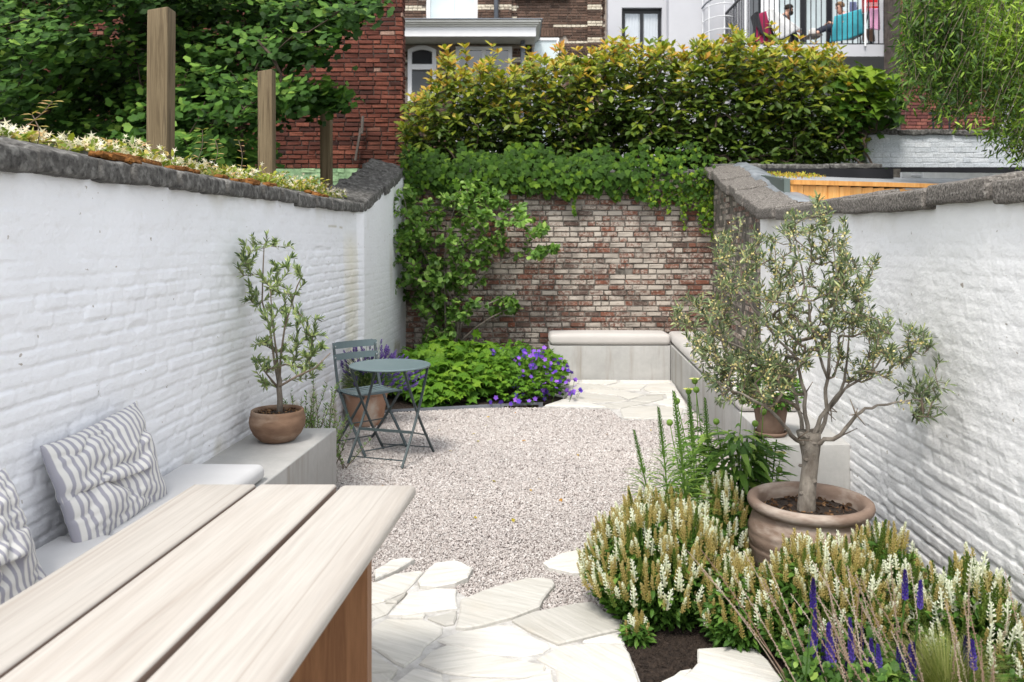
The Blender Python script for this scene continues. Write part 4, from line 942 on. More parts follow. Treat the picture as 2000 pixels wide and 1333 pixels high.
# ------------------------------------------------------------------ red brick gable and green painted base
RW = thing('brick_gable', (-3, 12.5, 0), 'tall dark red brick side wall of the neighbouring building', 'building')
b = MB(); b.box(-11, -1.655, 12.52, 12.85, -.1, 9); b.build('mortar', M['mortar_red'], RW)
lean = lambda u, z, row, r: min(1, max(0, r.normal(.52, .2)+(.35 if r.random() < .03 else 0)))
brickwork(RW, (-1.63, 12.5, 0), (-1, 0, 0), (0, -1, 0), 0, 9.0, 2.70, 5.9, .205, .056, .012, .03, M['brick_red'], 300, seed=11, tonef=lean, head=.25, tm=BT)
brickwork(RW, (-1.62, 12.5, 0), (0, 1, 0), (1, 0, 0), 0, .33, 2.70, 5.9, .205, .056, .012, .03, M['brick_red'], 0, seed=12, tonef=lean, head=.25)
brickwork(RW, (-1.63, 12.47, 0), (-1, 0, 0), (0, -1, 0), 0, 4.5, 1.2, 2.69, .205, .060, .008, .03, M['brick_green'], 60, seed=13, head=.25, part='green_brick', stuff='green_brickwork')
b = MB(); b.box(-6.2, -1.64, 12.475, 12.53, .9, 2.685); b.build('green_render', M['brick_green'], RW, tone=.35)
p0, p1 = dp(694, 314, 12.4), dp(709, 227, 12.4); b = MB(); b.bar(p0, p0.lerp(p1, .72), .05, .03); b.bar(p0.lerp(p1, .60)+Vector((.03, -.02, 0)), p1, .04, .02)
o = b.build('wooden_lath', M['lath'], None, tone=.4); tag(o, 'two grey weathered wooden laths fixed slanting on the red brick wall', 'lath')

# ------------------------------------------------------------------ brown brick house
HS = thing('brick_house', (0, 20, 0), 'brown brick house with cream brick bands, white windows and a flat-roofed extension', 'building')
b = MB(); b.box(-3.4, 2.24, 20.03, 20.4, -.1, 9.5); b.build('mortar', M['mortar_house'], HS)
band = lambda z: (int((z-2.5)/.0645) % 9) in (0, 1)
def htone(u, z, row, r):
    x = u-3.3
    if -.83 < x < .10 and row % 4 in (0, 1): return r.uniform(.74, 1)
    if x < -2 and row % 5 in (0, 1) and z > 6.4: return r.uniform(.70, .9)
    if x > 1.0 and row % 6 in (0,) and z < 6.75: return r.uniform(.74, 1)
    return r.uniform(0, .66)
holes = [(-2.04, -.79, 6.86, 9), (.44, 1.13, 3.5, 6.43)]
def hmask(u, z, du, dz):
    x = u-3.3
    return any(x+du > a+.02 and x-du < c-.02 and z > d and z < e for a, c, d, e in holes) or (.34 < x < 1.25 and 6.42 < z < 6.62)
brickwork(HS, (-3.3, 20, 0), (1, 0, 0), (0, -1, 0), 0, 5.5, 3.2, 7.7, .205, .0535, .011, .03, M['brick_house'], 200, seed=21, tonef=htone, mask=hmask, head=.55, tm=BTS)
ptone = lambda u, z, row, r: r.uniform(.74, 1) if row % 6 in (0, 1) else r.uniform(0, .6)
for (xa, xb, d) in ((-.81, -.01, .10), (1.78, 2.13, .10)):
    b = MB(); b.box(xa+.01, xb-.01, 20-d+.03, 20.03, 3, 9.4); b.build('pilaster', M['mortar_house'], HS)
    brickwork(HS, (xa, 20-d, 0), (1, 0, 0), (0, -1, 0), 0, xb-xa, 3.2, 7.7, .205, .0535, .011, .03, M['brick_house'], 50, seed=int(xa*10)+40, tonef=ptone, head=.5, tm=BTS)
b = MB()                                                        # soldier arch over the blind window
for i in range(13):
    x = .36+i*.066; b2 = MB(); b2.box(x, x+.055, 19.965, 20.05, 6.45, 6.63); b2.build('arch_brick', M['brick_house'], HS, tone=random.uniform(.1, .6))
def window(parent, x0, x1, z0, z1, Y, fr, glass, bars=1, trans=None, mat=None, arch=0, dp_=.06):
    w = MB(); w.box(x0, x0+fr, Y-dp_, Y, z0, z1); w.box(x1-fr, x1, Y-dp_, Y, z0, z1); w.box(x0+fr, x1-fr, Y-dp_, Y, z1-fr, z1); w.box(x0+fr, x1-fr, Y-dp_, Y, z0, z0+fr)
    f = w.build('window', mat or M['white_paint'], parent)
    f2 = MB(); n = bars+1; W_ = (x1-x0-2*fr)/n
    zs = [z0+fr]+([trans] if trans else [])+[z1-fr]
    for i in range(1, n): xm = x0+fr+W_*i; f2.box(xm-fr*.55, xm+fr*.55, Y-dp_+.004, Y-.004, z0+fr, z1-fr)
    if trans: f2.box(x0+fr, x1-fr, Y-dp_-.012, Y-.006, trans-fr*.6, trans+fr*.6)
    if f2.v: o = f2.build('glazing_bar', mat or M['white_paint'], None); o.parent = f
    for i in range(n):
        for j in range(len(zs)-1):
            g_ = MB(); xa = x0+fr+W_*i; g_.box(xa, xa+W_, Y-.03, Y-.022, zs[j], zs[j+1]); o = g_.build('pane', glass if not isinstance(glass, list) else glass[(j) % len(glass)], None); o.parent = f
    return f
window(HS, -2.02, -.81, 6.80, 8.4, 20.02, .085, M['glass_pale'], 1)
b = MB(); b.box(-2.08, -.75, 19.90, 20.0, 6.74, 6.80); b.build('sill', M['white_paint'], HS)
window(HS, .46, 1.115, 3.6, 6.42, 20.03, .06, M['glass_pale'], 0, 5.05)
b = MB(); b.box(.05, 1.35, 19.86, 20.02, 7.34, 7.42); b.build('sill', M['mortar_red'], HS)
b = MB(); b.tube([(-.37, 19.82, 6.5), (-.37, 19.82, 9)], .055, 10); b.build('downpipe', M['zinc'], HS, smooth=True)
EX = thing('house_extension', (-1, 19, 0), 'flat-roofed brown brick extension with white fascia and arched window', 'extension')
b = MB(); b.box(-3.3, .31, 19.13, 20.0, -.1, 6.06); b.build('mortar', M['mortar_house'], EX)
eh = [(-2.37, -1.69, 4.7, 6.04), (-1.29, .02, 3.5, 6.02)]
etone = lambda u, z, row, r: r.uniform(.74, .95) if (row % 5 in (0, 1) and (u-3.3 < -2.3 or -1.72 < u-3.3 < -1.27 or u-3.3 > 0) and z > 5.2) else r.uniform(0, .62)
brickwork(EX, (-3.3, 19.1, 0), (1, 0, 0), (0, -1, 0), 0, 3.61, 3.4, 6.03, .205, .0535, .011, .03, M['brick_house'], 250, seed=31, tonef=etone, head=.5, tm=BTS, mask=lambda u, z, du, dz: any(u-3.3+du > a+.02 and u-3.3-du < c-.02 and d < z < e for a, c, d, e in eh))
# arched window
w = MB(); n = 10; x0, x1, zb, zs_ = -2.35, -1.71, 4.75, 5.93
arc = [(x0+(x1-x0)*i/n, zs_+.10*math.sin(math.pi*i/n)) for i in range(n+1)]
for (a, c) in zip(arc[:-1], arc[1:]): w.hexa([(a[0], 19.03, a[1]-.10), (c[0], 19.03, c[1]-.10), (c[0], 19.10, c[1]-.10), (a[0], 19.10, a[1]-.10)], [(a[0], 19.03, a[1]), (c[0], 19.03, c[1]), (c[0], 19.10, c[1]), (a[0], 19.10, a[1])])
w.box(x0, x0+.09, 19.035, 19.098, zb, zs_-.02); w.box(x1-.09, x1, 19.035, 19.098, zb, zs_-.02); w.box(x0+.09, x1-.09, 19.02, 19.096, 5.48, 5.60); w.box(x0+.09, x1-.09, 19.032, 19.096, zb, zb+.09)
f = w.build('window', M['white_paint'], EX)
for z0_, z1_, gm in ((zb+.09, 5.48, M['glass_mid']), (5.60, 5.98, M['glass_dark'])):
    g_ = MB(); g_.box(x0+.09, x1-.09, 19.078, 19.086, z0_, z1_); o = g_.build('pane', gm, None); o.parent = f
window(EX, -1.27, 0.0, 3.6, 6.00, 19.10, .085, M['glass_dark'], 1)
b = MB(); b.box(-3.3, .50, 18.42, 19.13, 6.065, 6.14); b.build('soffit', M['cream_paint'], EX)
b = MB(); b.box(-3.3, .52, 18.38, 18.44, 6.07, 6.28); b.box(.47, .52, 18.44, 20.0, 6.07, 6.28); b.build('fascia', M['white_paint'], EX)
b = MB(); 
for k, (o_, z0_, z1_) in enumerate(((.03, 6.28, 6.32), (.07, 6.32, 6.36), (.11, 6.36, 6.41))): b.box(-3.3, .52+o_, 18.38-o_, 20.0-.002*k, z0_, z1_)
b.build('gutter', M['cream_paint'], EX); b = MB(); b.box(-3.3, .66, 18.24, 20.0, 6.411, 6.43); b.build('roof', M['zinc'], EX)
b = MB(); b.tube([(.24, 18.75, 3.2), (.24, 18.75, 6.05)], .055, 10); b.build('downpipe', M['zinc'], EX, smooth=True)

# ------------------------------------------------------------------ white rendered block with balcony
WH = thing('rendered_building', (5, 19.6, 0), 'smooth white rendered building with a black-framed window and balcony doors', 'building')
b = MB(); b.box(2.24, 2.56, 19.7, 20.2, -.1, 9.5); b.box(2.56, 3.50, 19.7, 20.2, 7.06, 9.5); b.box(2.56, 3.50, 19.7, 20.2, -.1, 4.6); b.box(3.50, 3.60, 19.7, 20.2, -.1, 9.5); b.build('wall', M['render_w'], WH)
b = MB(); b.box(3.60, 5.05, 19.4, 24, -.1, 9.5); b.box(5.05, 9.6, 19.4, 24, -.1, 5.60); b.build('wall', M['render_w'], WH)
window(WH, 2.56, 3.50, 4.6, 7.06, 19.90, .09, M['glass_mid'], 1, None, M['dark_frame'])
for xa, xb in ((2.66, 3.0), (3.10, 3.42)):
    c_ = MB(); n = 14
    for i in range(n+1): x = xa+(xb-xa)*i/n; y = 19.855-.012+.012*math.sin(i*2.1); c_.v += [(x, y, 4.7), (x, y, 6.95)]
    for i in range(n): c_.f.append((2*i, 2*i+2, 2*i+3, 2*i+1))
    c_.build('curtain', M['curtain'], WH, smooth=True)
# balcony recess: doors and glazing behind the railing
b = MB(); b.box(5.05, 5.45, 19.4, 19.7, 5.60, 9.5); b.box(5.05, 9.6, 19.4, 19.7, 8.2, 9.5); b.box(8.35, 9.6, 19.4, 19.7, 5.60, 8.2); b.build('wall', M['render_w'], WH)
for (xa, xb, gm) in ((5.45, 6.05, 'glass_dark'), (6.05, 6.75, 'glass_pale'), (6.75, 7.35, 'glass_pale'), (7.35, 8.35, 'glass_pale')):
    window(WH, xa, xb, 5.70, 8.2, 19.62, .07 if gm != 'glass_dark' else .05, M[gm], 0, None, M['dark_frame'])
b = MB(); b.box(5.75, 6.15, 19.50, 19.53, 5.72, 8.1); b.build('blind', M['white_paint'], WH)
BL = thing('balcony', (6.4, 17.5, 5.6), 'white concrete balcony with black vertical bar railing above the hedge', 'balcony')
b = MB(); b.box(4.85, 8.60, 17.4, 19.40, 5.42, 5.665); b.build('slab', M['render_w'], BL)
for i in range(34):
    x = 4.88+i*.108; b = MB(); b.box(x, x+.016, 17.47, 17.49, 5.70, 6.80); b.build('baluster', M['dark_frame'], BL)
for i in range(1, 15):
    y = 17.48+i*.13; b = MB(); b.box(4.88, 4.90, y, y+.016, 5.70, 6.80); b.build('baluster', M['dark_frame'], BL)
b = MB(); b.box(4.87, 8.58, 17.455, 17.505, 6.80, 6.84); b.box(4.87, 8.58, 17.465, 17.495, 5.685, 5.705); b.box(4.87, 4.91, 17.505, 19.35, 6.80, 6.84); b.box(4.87, 4.91, 17.51, 19.35, 5.685, 5.705); b.build('handrail', M['dark_frame'], BL)
b = MB()
for x in (7.26, 7.72, 4.80): b.tube([(x, 17.36, 5.62), (x, 17.36, 7.9)], .022, 8)
b.build('pole', M['white_paint'], BL)
LC = thing('cage_ladder', (4.7, 18.6, 6), 'white steel safety cage of a wall ladder on the white facade', 'ladder')
for k, (x, y) in enumerate(((4.36, 19.3), (4.42, 18.95), (4.70, 18.70), (5.02, 18.85), (5.06, 19.3))): b = MB(); b.tube([(x, y, 6.0), (x, y, 9)], .012, 6); b.build('upright', M['white_paint'], LC)
for z in (6.02, 6.32, 6.60, 6.88, 7.2):
    b = MB(); pts = [(4.36+.35-.35*math.cos(a), 19.3-.62*math.sin(a), z) for a in np.linspace(0, math.pi, 13)]; b.tube(pts, .012, 6); b.build('hoop', M['white_paint'], LC)
b = MB(); pts = [(4.36+.35-.37*math.cos(a), 19.3-.66*math.sin(a), 6.93+.10*math.sin(a)) for a in np.linspace(0, math.pi, 13)]; b.tube(pts, .02, 6); b.build('top_hoop', M['zinc'], LC)

# far right brick wall and white house beyond
FB = thing('brick_building', (9, 16.5, 0), 'dark red brick building behind the willow on the right', 'building')
b = MB(); b.box(7.62, 9.46, 16.53, 17.3, -.1, 9); b.build('mortar', M['mortar_red'], FB)
brickwork(FB, (7.60, 16.5, 0), (1, 0, 0), (0, -1, 0), 0, 1.88, 3.3, 7.0, .205, .055, .010, .03, M['brick_far'], 120, seed=51, head=.3, tm=BTS)
b = MB(); b.box(9.47, 13, 16.4, 18, -.1, 9); o = b.build('house_wall', M['render_w']); tag(o, 'white house wall glimpsed through the willow at the right edge', 'building')

# shed beyond the right wall
SH = thing('garden_shed', (3.6, 9, 0), 'low cedar-clad shed with grey sloping roof beyond the right wall', 'shed')
p0, p1 = dp(1545, 351, 7.8), dp(1840, 358, 8.8); p3 = p1+(p1-p0)*1.3; p3.z = 2.23
dd = (p3-p0); Ld = Vector((dd.x, dd.y, 0)).length; du_ = Vector((dd.x, dd.y, 0))/Ld; nn = Vector((du_.y, -du_.x, 0))
b = MB(); a0 = p0-nn*.03; a1 = p3-nn*.03
k = 0; s = 0.0
while s < Ld-.1:
    w_ = .158; q0 = p0+du_*s; q1 = p0+du_*(s+w_-.006); b = MB(); jt = random.uniform(0, .006)
    b.hexa([(q0.x, q0.y, 1.2), (q1.x, q1.y, 1.2), (q1.x-nn.x*.022, q1.y-nn.y*.022, 1.2), (q0.x-nn.x*.022, q0.y-nn.y*.022, 1.2)],
           [(q0.x+nn.x*jt, q0.y+nn.y*jt, 2.14), (q1.x+nn.x*jt, q1.y+nn.y*jt, 2.155), (q1.x-nn.x*.022, q1.y-nn.y*.022, 2.155), (q0.x-nn.x*.022, q0.y-nn.y*.022, 2.14)]); b.build('board', M['cedar'], SH, tone=random.random()); s += w_
b = MB(); b.hexa([(*(a0-nn*.02).xy, 1.0), (*(a1-nn*.02).xy, 1.0), (*(a1-nn*.05).xy, 1.0), (*(a0-nn*.05).xy, 1.0)], [(*(a0-nn*.02).xy, 2.13), (*(a1-nn*.02).xy, 2.13), (*(a1-nn*.05).xy, 2.13), (*(a0-nn*.05).xy, 2.13)]); b.build('backing', M['black_felt'], SH)
b = MB(); c0 = p0+nn*.035; c1 = p3+nn*.035; e0 = p0-nn*.10; e1 = p3-nn*.10
b.hexa([(*c0.xy, 2.145), (*c1.xy, 2.21), (*e1.xy, 2.21), (*e0.xy, 2.145)], [(*c0.xy, 2.188), (*c1.xy, 2.253), (*e1.xy, 2.253), (*e0.xy, 2.188)]); b.build('cap_board', M['cedar'], SH, tone=.1)
pr = p3; bk0, bk1 = Vector((2.88, 10.18, 2.40)), Vector((8.8, 10.86, 2.50))
b = MB(); r0, r1 = Vector((*e0.xy, 2.216)), Vector((*e1.xy, 2.23)); r0b = p0+nn*.0; 
def quad(mb, a, b_, c, d, t): mb.hexa([a-Vector((0, 0, t)), b_-Vector((0, 0, t)), c-Vector((0, 0, t)), d-Vector((0, 0, t))], [a, b_, c, d])
quad(b, Vector((r0.x-.02, r0.y-.03, 2.200)), Vector((r1.x, r1.y-.03, 2.262)), Vector((8.8, 10.84, 2.475)), Vector((2.86, 10.18, 2.430)), .008); b.build('roof', M['roof_felt'], SH)
b = MB(); quad(b, Vector((2.50, 7.76, 2.196)), Vector((2.555, 7.76, 2.196)), Vector((2.86, 10.1, 2.44)), Vector((2.79, 10.1, 2.44)), .9); b.build('side_panel', M['green_metal'], SH)
b = MB(); b.hexa([(2.62, 10.19, 2.38), (4.6, 10.19, 2.38), (4.6, 10.215, 2.38), (2.62, 10.215, 2.38)], [(2.62, 10.19, 2.496), (4.6, 10.19, 2.496), (4.6, 10.215, 2.496), (2.62, 10.215, 2.496)])
b.box(4.62, 8.6, 10.845, 10.868, 2.40, 2.57); b.build('upstand', M['black_felt'], SH)
pl_, pq_ = sample_poly([(2.7, 8.2), (3.2, 8.6), (3.4, 9.9), (2.95, 10.1)], 500); pz = 2.200+(pq_-7.85)*.098+.016
o = join('leaf_litter', [leaf_t(.3)], np.zeros(500, int), frames(np.stack([pl_, pq_, pz], 1), unit(500), np.tile([0, 0, 1.], (500, 1)), rng.uniform(.015, .04, 500)), rng.uniform(.6, 1, 500), M['photinia'], SH)
LD = thing('ladder', (5.5, 9.9, 2.4), 'aluminium ladder lying flat on the grey shed roof', 'ladder')
la, lb = dp(1802, 343, 9.3), dp(2130, 346, 10.1)
off_ = Vector((-.08, .34, .03))
for k in (0, 1): b = MB(); b.bar(la+off_*k, lb+off_*k, .03, .065); b.build('rail', M['alu'], LD)
for i in range(9): q = la.lerp(lb, (i+.5)/9); b = MB(); b.tube([q, q+off_], .014, 6); b.build('rung', M['alu'], LD)

PW = thing('painted_wall', (6, 10.9, 0), 'pale blue-white painted brick wall with rough brown coping behind the shed roof', 'wall')
b = MB(); b.box(4.60, 9.4, 10.90, 11.15, -.1, 3.0); b.build('wall_core', M['brick_white'], PW, tone=.4)
brickwork(PW, (4.58, 10.895, 0), (1, 0, 0), (0, -1, 0), 0, 4.8, 2.50, 3.0, .21, .062, .004, .012, M['brick_white'], 300, seed=61, head=.3)
brickwork(PW, (4.585, 10.9, 0), (0, 1, 0), (-1, 0, 0), 0, .25, 2.50, 3.0, .21, .062, .004, .012, M['brick_white'], 0, seed=62, head=.3)
coping(PW, [(4.5, 10.86, 2.99), (9.4, 10.86, 3.0)], (0, 1, 0), .38, .07, .03, (.4, .8), M['coping'], 21, amp=.02)
b = MB()
for i in range(5): x = 5.98+i*.115; b.box(x, x+.02, 12.0, 12.02, 3.0, 3.42)
b.box(5.93, 6.5, 11.99, 12.03, 3.42, 3.45); o = b.build('black_railing', M['dark_frame']); tag(o, 'small black metal railing behind the painted wall coping', 'railing')

# ------------------------------------------------------------------ people and laundry on the balcony
M['skin'] = mat_rough('skin', (.50, .28, .20), (.58, .34, .25), 8, .6, 60, .05)
def cloth(name, c, s=14):
    return mat_rough(name, [x*.85 for x in c], c, s, .9, 120, .3)
def skinned(name, joints, edges, mat, parent=None, root=0, sub=1):
    names = list(joints); me = bpy.data.meshes.new(name); me.from_pydata([joints[k][:3] for k in names], [(names.index(a), names.index(b_)) for a, b_ in edges], []); me.materials.append(mat)
    o = bpy.data.objects.new(name, me); put(o, parent); o.modifiers.new('skin', 'SKIN')
    sv_ = me.skin_vertices[0].data
    for i, k in enumerate(names): r = joints[k][3]; sv_[i].radius = (r, r) if not hasattr(r, '__len__') else r; sv_[i].use_root = (i == root)
    o.modifiers['skin'].use_smooth_shade = True; m = o.modifiers.new('sub', 'SUBSURF'); m.levels = sub; m.render_levels = sub; return o
def arm(J, E, s, sh, el, wr, palm):
    for k, p, r in (('sh', sh, .055), ('el', el, .042), ('wr', wr, .028)): J[k+s] = (*p, r)
    d = (Vector(palm)-Vector(wr)); J['pm'+s] = (*palm, .036); E += [('chest', 'sh'+s), ('sh'+s, 'el'+s), ('el'+s, 'wr'+s), ('wr'+s, 'pm'+s)]
    for i in range(5):
        off = Vector((0, (i-2)*.018, .02 if i == 0 else 0)); q = Vector(palm)+d*.5+off; q2 = q+d*.45*(.6 if i == 0 else 1-.1*abs(i-2))+Vector((0, 0, -.02))
        J[f'f{i}'+s] = (*q, .009); J[f'g{i}'+s] = (*q2, .007); E += [('pm'+s, f'f{i}'+s), (f'f{i}'+s, f'g{i}'+s)]
def person(base, face, pelvis, chest, neck, head, arms, legs, label, hair, hairlen, tilt):
    t = thing('person', base, label, 'person'); J = {'pelvis': (*pelvis, .13), 'belly': (*(Vector(pelvis).lerp(Vector(chest), .5)), .125), 'chest': (*chest, .135), 'neck': (*neck, .052)}
    E = [('pelvis', 'belly'), ('belly', 'chest'), ('chest', 'neck')]; h = Vector(head); fv = Vector(face).normalized(); up = (h-Vector(neck)).normalized()*.55+Vector((0, 0, .45)); up.normalize()
    J['jaw'] = (*(h-up*.055+fv*.02), .062); J['skull'] = (*(h+up*.03-fv*.012), .082); J['crown'] = (*(h+up*.085-fv*.015), .052); E += [('neck', 'jaw'), ('jaw', 'skull'), ('skull', 'crown')]
    J['nose'] = (*(h+fv*.098-up*.012), .011); E.append(('skull', 'nose')); J['chin'] = (*(h+fv*.07-up*.095), .022); E.append(('jaw', 'chin'))
    for i, a in enumerate(arms): arm(J, E, str(i), *a)
    for i, (hp, kn, an, ft) in enumerate(legs):
        s = str(i); J['hp'+s] = (*hp, .085); J['kn'+s] = (*kn, .062); J['an'+s] = (*an, .04); J['ft'+s] = (*ft, .034); E += [('pelvis', 'hp'+s), ('hp'+s, 'kn'+s), ('kn'+s, 'an'+s), ('an'+s, 'ft'+s)]
    skinned('body', J, E, M['skin'], t)
    side = fv.cross(up).normalized(); 
    for sg in (-1, 1):                                          # eyes, ears
        V, Fc = rbox((0, 0, 0), (.012, .012, .009), .009, 2); c_ = h+fv*.070+side*sg*.032+up*.012; MB().add([Vector(v)+c_ for v in V], Fc).build('eye', M['dark_frame'], t)
        V, Fc = rbox((0, 0, 0), (.016, .010, .028), .01, 2); c_ = h-fv*.005+side*sg*.083; MB().add([Vector(v)+c_ for v in V], Fc).build('ear', M['skin'], t)
    V, Fc = rbox((0, 0, 0), (1, 1, 1), .98, 6, (2, 2, 2)); W = []
    for v in V:
        v = Vector(v); v.normalize(); fr_ = v.dot(fv); u_ = v.dot(up); k = .094+.012*vnoise(v.x*6+3, v.y*6+v.z*4)
        if fr_ > .45 and u_ < .55 or u_ < -.25-hairlen: k = .060
        W.append(h+up*.028-fv*.012+v*k)
    MB().add(W, Fc).build('hair', hair, t, smooth=True); return t, J, E
fl = 5.665
hair_d = cloth('dark_hair', (.02, .014, .010)); hair_b = cloth('brown_hair', (.20, .12, .06))
T1, J, E = person((5.75, 18.25, fl), (1, -.1, -.15), (5.62, 18.25, 6.10), (5.80, 18.25, 6.40), (5.88, 18.25, 6.49), (5.97, 18.22, 6.60),
    [((5.80, 18.08, 6.42), (5.93, 18.02, 6.22), (6.07, 18.05, 6.12), (6.13, 18.06, 6.10)), ((5.80, 18.42, 6.42), (5.98, 18.45, 6.26), (6.02, 18.36, 6.45), (6.00, 18.33, 6.50))],
    [((5.66, 18.16, 6.09), (6.05, 18.14, 6.12), (6.12, 18.14, 5.76), (6.24, 18.12, 5.71)), ((5.66, 18.34, 6.09), (6.05, 18.38, 6.10), (6.10, 18.38, 5.76), (6.22, 18.38, 5.71))],
    'bearded dark-haired man sitting on the balcony in a dark t-shirt under a white throw', hair_d, .1, 0)
skinned('shirt', {'a': (5.63, 18.25, 6.12, .15), 'b': (5.72, 18.25, 6.27, .15), 'c': (5.81, 18.25, 6.42, .14), 's0': (5.81, 18.08, 6.42, .07), 'e0': (5.87, 18.04, 6.32, .06), 's1': (5.81, 18.42, 6.42, .07), 'e1': (5.89, 18.43, 6.34, .06)}, [('a', 'b'), ('b', 'c'), ('c', 's0'), ('s0', 'e0'), ('c', 's1'), ('s1', 'e1')], cloth('navy_shirt', (.05, .065, .085)), T1)
skinned('trousers', {'p': (5.63, 18.25, 6.08, .15), 'h0': (5.70, 18.15, 6.09, .10), 'k0': (6.05, 18.14, 6.12, .08), 'a0': (6.12, 18.14, 5.80, .06), 'h1': (5.70, 18.35, 6.09, .10), 'k1': (6.05, 18.38, 6.10, .08), 'a1': (6.10, 18.38, 5.80, .06)}, [('p', 'h0'), ('h0', 'k0'), ('k0', 'a0'), ('p', 'h1'), ('h1', 'k1'), ('k1', 'a1')], cloth('black_trousers', (.015, .015, .018)), T1)
V, Fc = rbox((0, 0, 0), (.055, .06, .045), .04, 3); MB().add([Vector(v)+Vector((6.005, 18.215, 6.53)) for v in V], Fc).build('beard', hair_d, T1, smooth=True)
T2, J, E = person((7.1, 18.2, fl), (-1, -.2, -.35), (7.18, 18.2, 6.12), (7.12, 18.2, 6.42), (7.11, 18.2, 6.53), (7.05, 18.18, 6.64),
    [((7.12, 18.05, 6.44), (7.02, 18.0, 6.24), (6.86, 18.06, 6.26), (6.80, 18.08, 6.28)), ((7.12, 18.36, 6.44), (7.0, 18.38, 6.24), (6.86, 18.30, 6.26), (6.80, 18.28, 6.28))],
    [((7.12, 18.12, 6.12), (6.80, 18.10, 6.22), (6.50, 18.12, 6.06), (6.44, 18.12, 6.14)), ((7.12, 18.28, 6.12), (6.80, 18.28, 6.24), (6.48, 18.26, 6.08), (6.42, 18.26, 6.16))],
    'seated woman in a pink top with a turquoise towel over her lap on the balcony', hair_b, .2, 0)
skinned('top', {'a': (7.18, 18.2, 6.16, .14), 'b': (7.13, 18.2, 6.32, .135), 'c': (7.12, 18.2, 6.44, .13), 's0': (7.12, 18.05, 6.45, .065), 'e0': (7.06, 18.02, 6.33, .055), 's1': (7.12, 18.36, 6.45, .065), 'e1': (7.05, 18.38, 6.33, .055)}, [('a', 'b'), ('b', 'c'), ('c', 's0'), ('s0', 'e0'), ('c', 's1'), ('s1', 'e1')], cloth('pink_top', (.72, .40, .46)), T2)
skinned('trousers', {'p': (7.18, 18.2, 6.10, .14), 'h0': (7.10, 18.12, 6.12, .10), 'k0': (6.80, 18.10, 6.22, .08), 'a0': (6.55, 18.12, 6.09, .06), 'h1': (7.10, 18.28, 6.12, .10), 'k1': (6.80, 18.28, 6.24, .08), 'a1': (6.53, 18.26, 6.11, .06)}, [('p', 'h0'), ('h0', 'k0'), ('k0', 'a0'), ('p', 'h1'), ('h1', 'k1'), ('k1', 'a1')], cloth('navy_trousers', (.03, .035, .055)), T2)
for y in (18.12, 18.26): V, Fc = rbox((0, 0, 0), (.06, .042, .07), .035, 3); MB().add([Vector(v)+Vector((6.47, y, 6.11)) for v in V], Fc).build('sock', cloth('white_sock', (.66, .64, .62)), T2, smooth=True)
def drape(name, pts, mat, label, cat, parent=None, thick=.012, fold=.03, n=18, m=14, seed=0, yoff=0):
    """pts: 4 corners (top-left, top-right, bottom-right, bottom-left); hanging folds"""
    a, b_, c, d = [Vector(p) for p in pts]; W = []; Fc = []
    for i in range(n+1):
        for j in range(m+1):
            u, v = i/n, j/m; p = a.lerp(b_, u).lerp(d.lerp(c, u), v); p.y -= fold*(.4+v)*math.sin(u*9+seed+v*1.5)+yoff*math.sin(v*1.5); p.z += .02*math.sin(u*7+seed)*v; W.append(p)
    for i in range(n):
        for j in range(m): k = i*(m+1)+j; Fc.append((k, k+1, k+m+2, k+m+1))
    o = MB().add(W, Fc).build(name, mat, parent, smooth=True); s_ = o.modifiers.new('t', 'SOLIDIFY'); s_.thickness = thick
    if label: tag(o, label, cat)
    return o
drape('towel', [(6.86, 17.98, 6.40), (7.44, 17.98, 6.56), (7.50, 17.90, 6.02), (6.72, 17.88, 5.80)], cloth('turquoise_cotton', (.05, .33, .40)), 'turquoise towel hanging over the lap of the woman on the balcony', 'towel', seed=1)
drape('throw', [(5.42, 18.02, 6.62), (5.62, 18.0, 6.55), (6.14, 17.9, 6.10), (5.60, 17.94, 5.88)], cloth('white_cotton', (.66, .66, .66)), 'white throw draped over the seated man on the balcony', 'throw', seed=2)
drape('blanket', [(5.30, 18.3, 6.52), (5.50, 18.28, 6.60), (5.58, 18.05, 5.85), (5.24, 18.1, 5.85)], cloth('crimson_cotton', (.25, .015, .06)), 'crimson blanket hanging over the chair back left of the man', 'blanket', seed=3)
def chair(base, face, label, mat):
    t = thing('balcony_chair', base, label, 'chair'); x, y, z = base; s = face
    b = MB(); b.box(x-.23, x+.23, y-.23, y+.23, z+.33, z+.37); b.build('seat', mat, t)
    b = MB(); bx0 = x-s*.25; b.hexa([(bx0-.02, y-.22, z+.37), (bx0+.02, y-.22, z+.37), (bx0+.02, y+.22, z+.37), (bx0-.02, y+.22, z+.37)], [(bx0-.02-s*.12, y-.22, z+.85), (bx0+.02-s*.12, y-.22, z+.85), (bx0+.02-s*.12, y+.22, z+.85), (bx0-.02-s*.12, y+.22, z+.85)]); b.build('backrest', mat, t)
    for dx in (-.2, .2):
        for dy in (-.2, .2): b = MB(); b.tube([(x+dx, y+dy, z), (x+dx, y+dy, z+.33)], .015, 6); b.build('leg', mat, t)
chair((5.60, 18.25, fl), 1, 'dark chair under the seated man on the balcony', M['dark_frame']); chair((7.22, 18.2, fl), -1, 'dark chair under the woman with the turquoise towel', M['dark_frame'])
t = thing('footstool', (6.5, 18.2, fl), 'brown stool supporting the feet of the seated woman', 'stool')
b = MB(); b.box(6.34, 6.62, 18.0, 18.38, fl+.33, fl+.37); b.build('seat', M['lath'], t, tone=.8)
for dx in (6.37, 6.59):
    for dy in (18.04, 18.34): b = MB(); b.tube([(dx, dy, fl), (dx, dy, fl+.33)], .012, 6); b.build('leg', M['alu'], t)
t = thing('drying_rack', (7.8, 18.0, fl), 'white laundry rack behind the right end of the balcony railing', 'rack')
